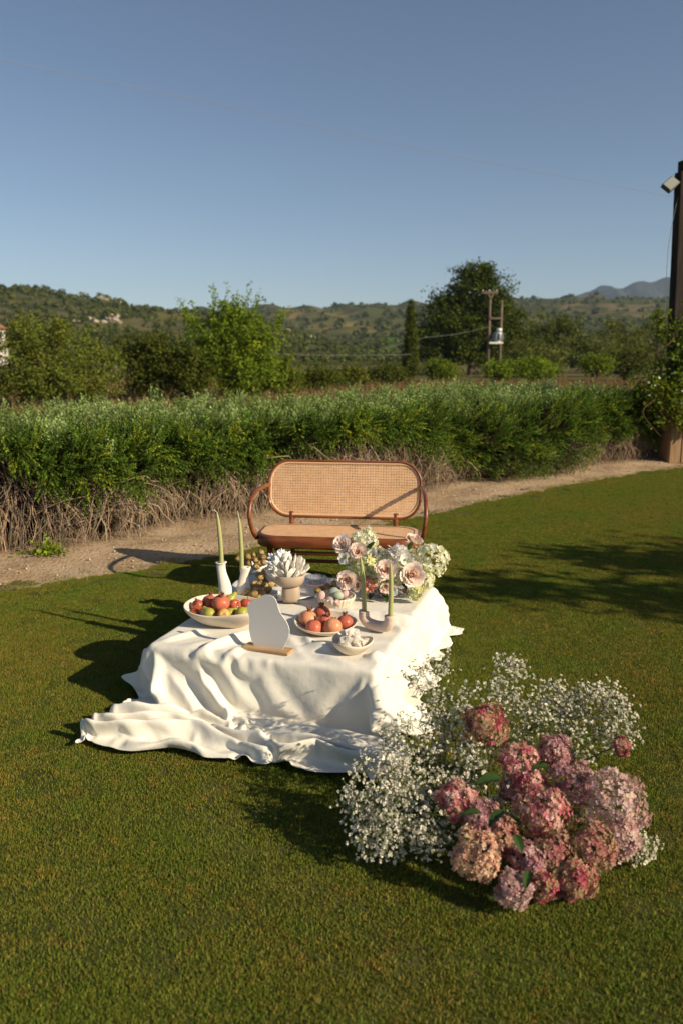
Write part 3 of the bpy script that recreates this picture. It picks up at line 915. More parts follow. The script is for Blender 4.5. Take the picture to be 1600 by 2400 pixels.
# ------------------------------------------------------------------ hills, fields, far mountain
def terrain(name, ut, Rr, r0, r1, nr, seed, fall=.6, amp=.004):
    r = np.random.default_rng(seed)
    az = np.linspace(-.62, .62, 230)
    tu = np.interp(az * FPX + 800, [q[0] for q in ut], [q[1] for q in ut])
    rad = r0 * (r1 / r0) ** np.linspace(0, 1, nr)
    A, D = np.meshgrid(az, rad)
    Tt = np.repeat(tu[None], nr, 0)
    s = np.clip((D - r0) / (Rr - r0), 0, 1)
    s = s * s * (3 - 2 * s)
    f = np.where(D > Rr, 1 - fall * np.clip((D - Rr) / (r1 - Rr), 0, 1), 1)
    Z = Tt * D * s * f
    X, Y = A * D, D
    for k in range(6):
        th, fr, ph = r.uniform(0, 3.14), r.uniform(.008, .05), r.uniform(0, 6)
        Z += amp * D * s * np.sin((X * np.cos(th) + Y * np.sin(th)) * fr * 6.28 * .6 + ph) / (1 + fr * 40)
    Z = Z * np.clip((D - r0) / 20, 0, 1) - .6 * (1 - np.clip((D - r0) / 20, 0, 1))
    I = np.arange(A.size).reshape(A.shape)
    F = np.stack([I[:-1, :-1], I[:-1, 1:], I[1:, 1:], I[1:, :-1]], -1).reshape(-1, 4)
    tint = np.ones((A.size, 3))
    return X, Y, Z, F, tint


near_prof = [(-400, .083), (-100, .086), (0, .0850), (60, .0835), (120, .0815), (200, .0750), (260, .0715), (300, .0690), (340, .0655), (400, .061), (450, .0585), (520, .0535), (600, .046), (700, .034), (800, .016), (880, .002), (2200, .0)]
far_prof = [(-400, .045), (300, .050), (600, .0535), (690, .0545), (780, .0575), (860, .0590), (950, .0600), (1050, .0615), (1230, .0640), (1300, .066), (1400, .0670), (1500, .068), (1600, .067), (2200, .06)]


def hill_height(name, prof, Rr, r0, r1, nr, seed):
    X, Y, Z, F, tint = terrain(name, prof, Rr, r0, r1, nr, seed)
    return X, Y, Z, F, tint


near_prof = [(q[0], q[1] - .005 * min(1, q[1] / .05)) for q in near_prof]
HX, HY, HZ, HF, HT = terrain('hill', near_prof, 430, 105, 640, 70, 70)
U_ = HX / HY * FPX + 800
V_ = 830 - (HZ - CAM_H) / HY * FPX
t3 = HT.reshape(*HX.shape, 3)


def patch(u, v, ru, rv, col, U=U_, V=V_, t=None):
    w = np.exp(-(((U - u) / ru) ** 2 + ((V - v) / rv) ** 2) ** 2)[..., None]
    t[:] = t * (1 - w) + np.array(col) * w


for q in ((420, 740, 60, 12, (1.7, 1.35, 1.2)), (560, 742, 70, 9, (1.6, 1.3, 1.1)), (285, 703, 36, 7, (2.9, 2.4, 2.2)), (260, 770, 60, 12, (1.7, 1.4, 1.2)), (50, 712, 26, 6, (1.9, 1.5, 1.2)), (700, 775, 60, 10, (1.9, 1.45, 1.2)), (290, 800, 40, 14, (1.8, 1.4, 1.2)), (430, 790, 50, 8, (1.6, 1.35, 1.1))):
    patch(*q, t=t3)
tag(link('hill', mesh_np('hill', np.stack([HX, HY, HZ], -1), HF, MAT['hillm'], HT)), kind='structure')
GX, GY, GZ, GF, GT = terrain('hills', far_prof, 980, 130, 1500, 80, 71)
U2 = GX / GY * FPX + 800
V2 = 830 - (GZ - CAM_H) / GY * FPX
t4 = GT.reshape(*GX.shape, 3)
for q in ((905, 806, 52, 18, (.95, 1.55, .55)), (830, 768, 140, 11, (2.4, 1.85, 1.6)), (740, 742, 120, 10, (2.1, 1.6, 1.4)), (1225, 760, 30, 10, (2.2, 1.6, 1.5)), (700, 745, 60, 9, (2.0, 1.5, 1.3)), (1380, 742, 90, 7, (1.5, 1.25, 1.2)), (760, 808, 70, 10, (.9, 1.2, .7)), (1300, 718, 120, 4, (1.5, 1.3, 1.3)), (860, 735, 150, 5, (1.4, 1.3, 1.3))):
    patch(*q, U=U2, V=V2, t=t4)
tag(link('hills', mesh_np('hills', np.stack([GX, GY, GZ], -1), GF, MAT['hillm'], GT)), kind='structure')


def hill_trees(name, X, Y, Z, n, size, cols, label, seed, vmin, vmax, umin, umax, dens=None):
    r = np.random.default_rng(seed)
    m, k = X.shape
    i = r.integers(0, m - 1, n * 4)
    j = r.integers(0, k - 1, n * 4)
    fi, fj = r.random(n * 4), r.random(n * 4)

    def bl(A):
        return (A[i, j] * (1 - fi) + A[i + 1, j] * fi) * (1 - fj) + (A[i, j + 1] * (1 - fi) + A[i + 1, j + 1] * fi) * fj
    x, y, z = bl(X), bl(Y), bl(Z)
    u, v = x / y * FPX + 800, 830 - (z - CAM_H) / y * FPX
    p = .5 + .5 * np.sin(x * .045 + 2 * np.sin(y * .03)) * np.sin(y * .05 + x * .02)
    ok = (u > umin) & (u < umax) & (v > vmin) & (v < vmax) & (z > -.3) & (r.random(n * 4) < .25 + .75 * p)
    x, y, z = x[ok][:n], y[ok][:n], z[ok][:n]
    n = len(x)
    s = size * r.uniform(.5, 1.35, n) * np.clip(y / 330, .55, 1.8)
    per = 22
    ci = np.repeat(np.arange(n), per)
    d = rand_dirs(n * per, r)
    pos = np.stack([x, y, z], -1)[ci] + (d * r.uniform(.5, 1, (n * per, 1)) * [1, 1, .8] + [0, 0, .75]) * s[ci][:, None]
    tint = np.asarray(cols)[r.integers(0, len(cols), n)][ci] * r.uniform(.7, 1.3, (n, 1))[ci] * r.uniform(.8, 1.2, (n * per, 1))
    V, F, T = scatter(LEAF[0] - [0, .5, 0], LEAF[1], pos, rots_from_dir(d + [0, 0, .4], r.uniform(0, 6, n * per)), s[ci] * .95, tint)
    tag(link(name, mesh_np(name, V, F, MAT['leaf'], T, smooth=False)), label, 'trees', kind='stuff')


hill_trees('hillside_trees', HX, HY, HZ, 2600, 1.25, [(.045, .055, .02), (.06, .07, .03), (.035, .046, .016)], 'scattered dark olive trees over the near hillside', 81, 640, 845, -60, 860)
hill_trees('valley_trees', GX, GY, GZ, 2400, 1.35, [(.045, .056, .022), (.06, .068, .032), (.034, .044, .018)], 'distant olive groves over the valley slopes', 82, 690, 850, 560, 1640)


def build_rocks():
    r = np.random.default_rng(90)
    pts = []
    for (u0, u1, v0, v1, n) in ((228, 302, 742, 764, 26), (250, 306, 694, 706, 14), (668, 700, 752, 762, 6), (725, 775, 770, 782, 8), (190, 215, 752, 770, 4)):
        for _ in range(n):
            u, v = r.uniform(u0, u1), r.uniform(v0, v1)
            dd = (U_ - u) ** 2 + (V_ - v) ** 2
            q = np.unravel_index(np.argmin(dd), dd.shape)
            pts.append((HX[q] + r.normal(0, 1.5), HY[q], HZ[q] + .2))
    pos = np.array(pts)
    n = len(pos)
    s = r.uniform(.5, 1.5, n)[:, None] * np.array([[1.3, 1, .8]])
    V, F, T = scatter(ICO1[0] * (1 + .22 * r.normal(size=(len(ICO1[0]), 1))), ICO1[1], pos, rots_from_dir(np.array([[0, 0, 1.]]) + r.normal(0, .25, (n, 3)), r.uniform(0, 6, n)), s)
    tag(link('rock_outcrop', mesh_np('rock_outcrop', V, F, MAT['rock'], smooth=False)), 'pale limestone outcrops breaking through the near hillside', 'rocks', kind='stuff')


build_rocks()


def build_mountain():
    r = np.random.default_rng(95)
    prof = [(1150, 735), (1240, 726), (1290, 712), (1312, 703), (1338, 697), (1362, 690), (1384, 678), (1402, 676), (1418, 683), (1436, 684), (1456, 672), (1476, 667), (1500, 671), (1518, 664), (1540, 658), (1570, 657), (1620, 652), (1700, 648), (1850, 662), (2100, 690)]
    Yc = 3000
    u = np.linspace(1150, 2100, 150)
    hh = (830 - np.interp(u, [p[0] for p in prof], [p[1] for p in prof])) / FPX * Yc + CAM_H
    x = (u - 800) / FPX * Yc
    rows = np.linspace(-1, 1, 41)
    X = np.repeat(x[None], 41, 0)
    Yv = Yc + rows[:, None] * 420 + 0 * X
    prof2 = (1 - np.abs(rows) ** 1.25)[:, None]
    spur = sum(np.sin(X * f + p + rows[:, None] * q) * a for f, p, q, a in ((.021, .3, 1.2, .5), (.047, 1.1, 2.0, .3), (.09, 2.2, 1.5, .2)))
    Z = hh[None] * prof2 * (1 + .16 * spur * np.sin(np.pi * np.clip(1 - prof2, 0, 1))) + r.normal(0, 1.0, X.shape)
    Z = np.maximum(Z, -.5)
    I = np.arange(X.size).reshape(X.shape)
    F = np.stack([I[:-1, :-1], I[:-1, 1:], I[1:, 1:], I[1:, :-1]], -1).reshape(-1, 4)
    tag(link('mountain', mesh_np('mountain', np.stack([X, Yv, Z], -1), F, MAT['mount'])), kind='structure')


build_mountain()

# air between here and the mountain
_bm = box_arrays(-2300, 2300, -70, 3800, -3, 325)
_me = bpy.data.meshes.new('haze')
_bm.to_mesh(_me)
_bm.free()
_hm = bpy.data.materials.new('haze_air')
_hm.use_nodes = True
_n = _hm.node_tree
_n.nodes.remove(_n.nodes['Principled BSDF'])
_pv = _n.nodes.new('ShaderNodeVolumePrincipled')
_pv.inputs['Color'].default_value = (.55, .74, 1.0, 1)
_pv.inputs['Density'].default_value = 1.2e-4
_n.links.new(_pv.outputs[0], _n.nodes['Material Output'].inputs['Volume'])
_me.materials.append(_hm)
tag(link('haze', _me), kind='stuff')

# ------------------------------------------------------------------ far house, utility poles, cables, post
def build_house():
    p = W(6, 800, Y=122)
    root = thing('house', 'white two-storey house with dark windows behind the broad olive-green tree', 'house', (p.x - 5.7, 122, -.9))
    box('wall', -4.8, 4.8, -4, 4, -.4, 6.4, MAT['wallw'], root)
    bm = bmesh.new()
    vs = [bm.verts.new(q) for q in ((-5.2, -4.4, 6.4), (5.2, -4.4, 6.4), (5.2, 4.4, 6.4), (-5.2, 4.4, 6.4), (-4, 0, 7.7), (4, 0, 7.7))]
    for f in ((0, 1, 5, 4), (2, 3, 4, 5), (1, 2, 5), (3, 0, 4), (3, 2, 1, 0)):
        bm.faces.new([vs[i] for i in f])
    bm_obj('roof', bm, MAT['roof'], root)
    for zc in (1.5, 4.6):
        for xc in (-3.2, -.2, 2.2, 3.9):
            w = box('window', xc - .45, xc + .45, -4.06, -3.99, zc - .1, zc + 1.2, MAT['dark'], root)
            box('sill', xc - .55, xc + .55, -4.2, -4.0, zc - .22, zc - .1, MAT['wallw'], w)
    box('balcony', 1.6, 4.8, -5.0, -4.0, 3.9, 4.05, MAT['wallw'], root)
    q = W(768, 832, Y=200)
    r2 = thing('hut', 'tiny pale hut with red roof among the far groves', 'hut', (q.x, 200, q.z - 1.6))
    box('wall', -1.4, 1.4, -1.2, 1.2, -.5, 1.2, MAT['wallw'], r2)
    bm = bmesh.new()
    vs = [bm.verts.new(k) for k in ((-1.5, -1.4, 1.2), (1.5, -1.4, 1.2), (1.5, 1.4, 1.2), (-1.5, 1.4, 1.2), (-1.5, 0, 1.7), (1.5, 0, 1.7))]
    for f in ((0, 1, 5, 4), (2, 3, 4, 5), (1, 2, 5), (3, 0, 4), (3, 2, 1, 0)):
        bm.faces.new([vs[i] for i in f])
    bm_obj('roof', bm, MAT['roof'], r2)
    box('door', -.4, .4, -1.26, -1.19, -.4, 1.0, MAT['dark'], r2)


build_house()


def build_poles():
    Y = 56.0
    a, b = W(1148, 683, Y=Y), W(1175, 703, Y=Y)
    k = a.x
    root = thing('utility_pole', 'twin-pole transformer stand with a T-shaped crossarm before the big dark tree', 'utility pole', (k, Y, 0))
    for dx, h in ((0, a.z), (b.x - a.x, b.z)):
        V, F = tubes(np.array([[(dx - .02, 0, -.3), (dx, 0, h * .5), (dx, 0, h)]]), np.array([.11, .10, .08]), 10, caps=True)
        link('pole', mesh_np('pole', V, F, MAT['poleM']), root)
    px = pxs((k, Y, 3), 1)
    box('crossarm', -21 * px, 17 * px, -.16, -.06, a.z - .16, a.z + .02, MAT['poleM'], root, .01)
    V, F = tubes(np.array([[(-6 * px, -.09, a.z - .16), (0, -.12, a.z - .5)], [(6 * px, -.09, a.z - .16), (0, -.12, a.z - .5)]]), .06, 6)
    link('arm_brace', mesh_np('arm_brace', V, F, MAT['poleM']), root)
    for xx in (-18, -3, 14):
        V, F = lathe([(.0, 0), (.03, .0), (.04, .04), (.025, .07), (.0, .10)], 10)
        link('insulator', mesh_np('insulator', V, F, MAT['porcel']), root, (xx * px, -.11, a.z + .02))
    z1 = W(1160, 746, Y=Y).z
    box('tie_beam', 0, b.x - a.x, -.14, -.04, z1 - .07, z1 + .07, MAT['poleM'], root)
    z0 = W(1160, 803, Y=Y).z
    box('platform', -.02, b.x - a.x + .1, -.45, .25, z0 - .08, z0 + .04, MAT['porcel'], root)
    cx = W(1165, 790, Y=Y).x - k
    tr = link('transformer', mesh_np('transformer', *lathe([(0, 0), (.26, 0), (.30, .03), (.30, .58), (.27, .62), (0, .64)], 20), MAT['metal']), root, (cx, -.1, z0 + .10))
    for i in range(9):
        an = i / 9 * 6.28
        bm = box_arrays(.29, .37, -.015, .015, .08, .52)
        bm_obj('cooling_fin', bm, MAT['metal'], tr, rot=(0, 0, an))
    link('drum_cap', mesh_np('drum_cap', *lathe([(0, 0), (.17, 0), (.19, .02), (.19, .17), (.15, .2), (0, .2)], 16), MAT['porcel']), tr, (.07, 0, .66))
    link('drum_foot', mesh_np('drum_foot', *lathe([(0, 0), (.17, 0), (.17, .06), (0, .07)], 16), MAT['porcel']), root, (cx, -.18, z0 + .04))
    # wires
    e0 = W(1147, 765, Y=Y)
    e1 = W(985, 793, Y=Y - 6)
    e2 = W(945, 832, Y=46)
    cpts = smooth_path([tuple(e0), tuple((e0 + e1) / 2 + Vector((0, 0, -.12))), tuple(e1), tuple(W(900, 818, Y=43))], 24)
    V, F = tubes(cpts, .008, 5)
    tag(link('power_cable', mesh_np('power_cable', V, F, MAT['cable'])), 'thin cable sagging from the twin poles towards the cypress', 'cable')
    cpts = smooth_path([tuple(W(640, 829, Y=40)), tuple(W(760, 832.5, Y=42)), tuple(W(860, 832.5, Y=43.5)), tuple(W(945, 831, Y=45.5)), tuple(W(975, 829, Y=47.5))], 24)
    V, F = tubes(cpts, .009, 5)
    tag(link('power_cable', mesh_np('power_cable', V, F, MAT['cable'])), 'pale level cable running left from the cypress over the far orchard', 'cable')


build_poles()


def build_post():
    # pergola post on a boarded plinth
    X, Y = 5.085, 12.35
    top = W(1579, 404, Y=Y).z
    root = thing('pergola_post', 'tall dark square wooden post at the right picture edge', 'post', (X, Y, .70))
    root.rotation_euler = (0, R(-2.2), R(13))
    w = .078
    bm = box_arrays(-w, w, -w, w, 0, top - .70, .012)
    bm_obj('shaft', bm, MAT['dkwood'], root)
    bm = box_arrays(w - .10, w + .9, -.09, .09, top - .70 + .0, top - .70 + .16, .008)
    bm_obj('cross_beam', bm, MAT['dkwood'], root)
    pr = thing('wooden_plinth', 'pale boarded wooden plinth under the dark post', 'plinth', (X + .26, Y + .1, 0))
    s = .36
    box('inner_box', -s + .03, s - .03, -s + .03, s - .03, 0, .685, MAT['palewood'], pr)
    for side in range(4):
        for i in range(4):
            a0 = -s + i * (2 * s / 4) + .008
            a1 = a0 + 2 * s / 4 - .016
            bm = box_arrays(a0, a1, -s - .012, -s + .02, .0, .67 + .01 * ((i * 7 + side) % 3), .004)
            bm_obj('board', bm, MAT['palewood'], pr, rot=(0, 0, side * math.pi / 2))
    box('cap', -s - .03, s + .03, -s - .03, s + .03, .69, .70, MAT['palewood'], pr)
    # floodlight
    c = W(1576, 432, Y=Y - .12)
    fr = thing('floodlight', 'square grey floodlight on the left side of the dark post', 'floodlight', (c.x - .03, Y - .10, c.z))
    h = bm_obj('housing', box_arrays(-.11, .11, -.035, .035, -.08, .08, .01), MAT['lamp'], fr, rot=(R(-35), R(-38), R(20)))
    box('lens', -.095, .095, -.042, -.034, -.066, .066, MAT['lampg'], h)
    V, F = tubes(smooth_path([(.03, .02, .08), (.10, .03, .07), (.16, .05, .0), (.2, .06, -.02)], 10), .009, 6)
    link('bracket', mesh_np('bracket', V, F, MAT['lamp']), fr)
    V, F = tubes(smooth_path([(.18, .05, -.05), (.10, .0, -.32), (.04, 0, -.9), (.06, .0, -1.7), (.04, 0, -2.2)], 16), .004, 5)
    link('lead', mesh_np('lead', V, F, MAT['cable']), fr)
    # overhead cable
    P0 = W(1580, 462, Y=Y - .1)
    P1 = W(1025, 358, Y=10.6)
    P2 = W(500, 243, Y=9.0)
    P3 = W(0, 139, Y=7.6)
    P4 = P3 + (P3 - P2) * 1.2
    V, F = tubes(smooth_path([tuple(P0), tuple(P1), tuple(P2), tuple(P3), tuple(P4)], 60), .0022, 5)
    tag(link('overhead_cable', mesh_np('overhead_cable', V, F, MAT['cable'])), 'thin cable crossing the open sky down to the dark post', 'cable')


build_post()


def build_climber():
    r = np.random.default_rng(101)
    X, Y = 5.05, 12.1
    root = thing('climbing_shrub', 'leafy white-flowered climber wrapped round the dark post above the plinth', 'climber', (X, Y, 0))
    E = [(.05, 0, 1.05, .62, .5, .42), (-.22, -.1, 1.25, .42, .4, .40), (.2, 0, 1.75, .40, .38, .5), (-.05, -.1, 2.05, .24, .25, .30), (-.36, -.1, .95, .36, .35, .30), (.35, 0, 1.3, .5, .4, .6), (-.40, -.15, 2.12, .14, .12, .24), (.1, -.1, .72, .4, .35, .2)]
    (V, F, T), C = crown_arrays(E, 300, 30, .055, r, (.060, .085, .018), var=.35, sig=.075, yellow=.25, shell=.35)
    tag(link('foliage', mesh_np('foliage', V, F, MAT['leaf'], T, smooth=False), root), kind='stuff')
    n = 90
    k = r.choice(len(C), n)
    pos = C[k] + r.normal(0, .06, (n, 3)) + [0, -.12, .03]
    fl = []
    ff = []
    for i in range(5):
        a = i * 1.2566
        b = len(fl)
        fl += [(0, 0, 0), (.5 * math.cos(a - .5), .5 * math.sin(a - .5), .12), (math.cos(a), math.sin(a), .2), (.5 * math.cos(a + .5), .5 * math.sin(a + .5), .12)]
        ff += [(b, b + 1, b + 2), (b, b + 2, b + 3)]
    V, F, T = scatter(np.array(fl), np.array(ff), pos, rots_from_dir(rand_dirs(n, r) * .7 + [0, -.8, .5], r.uniform(0, 6, n)), r.uniform(.016, .030, n), np.ones((n, 3)) * [.80, .79, .72])
    tag(link('flowers', mesh_np('flowers', V, F, MAT['petal'], T, smooth=False), root), kind='stuff')
    P, q = [], []
    for i in range(16):
        c = C[r.integers(len(C))]
        b = np.array([r.uniform(-.1, .3), r.uniform(-.1, .1), r.uniform(.5, .7)])
        P.append(smooth_path([b, (b + c) / 2 + r.normal(0, .08, 3), c], 9))
    for i in range(10):   # loose trailing stems
        c = C[r.integers(len(C))]
        P.append(smooth_path([c, c + [r.normal(0, .15), -.1, -.2], c + [r.normal(0, .25), -.15, -.5 - r.random() * .2]], 9))
    V, F = tubes(np.array(P), np.linspace(.010, .003, 9), 5)
    link('stems', mesh_np('stems', V, F, MAT['stalk']), root)


build_climber()
# small plants by the path
tree('weed_plant', 'small green weed growing at the hedge foot left of the bench', 'weed', 0, 0, 0, 0, (.075, .11, .02), ells=[(0, 0, .5, 1, 1, .5)], nclump=26, per=10, leaf=.035, trunk=.004, seed=64, xy=(-2.42, 6.30), height=.11, rad=.13)

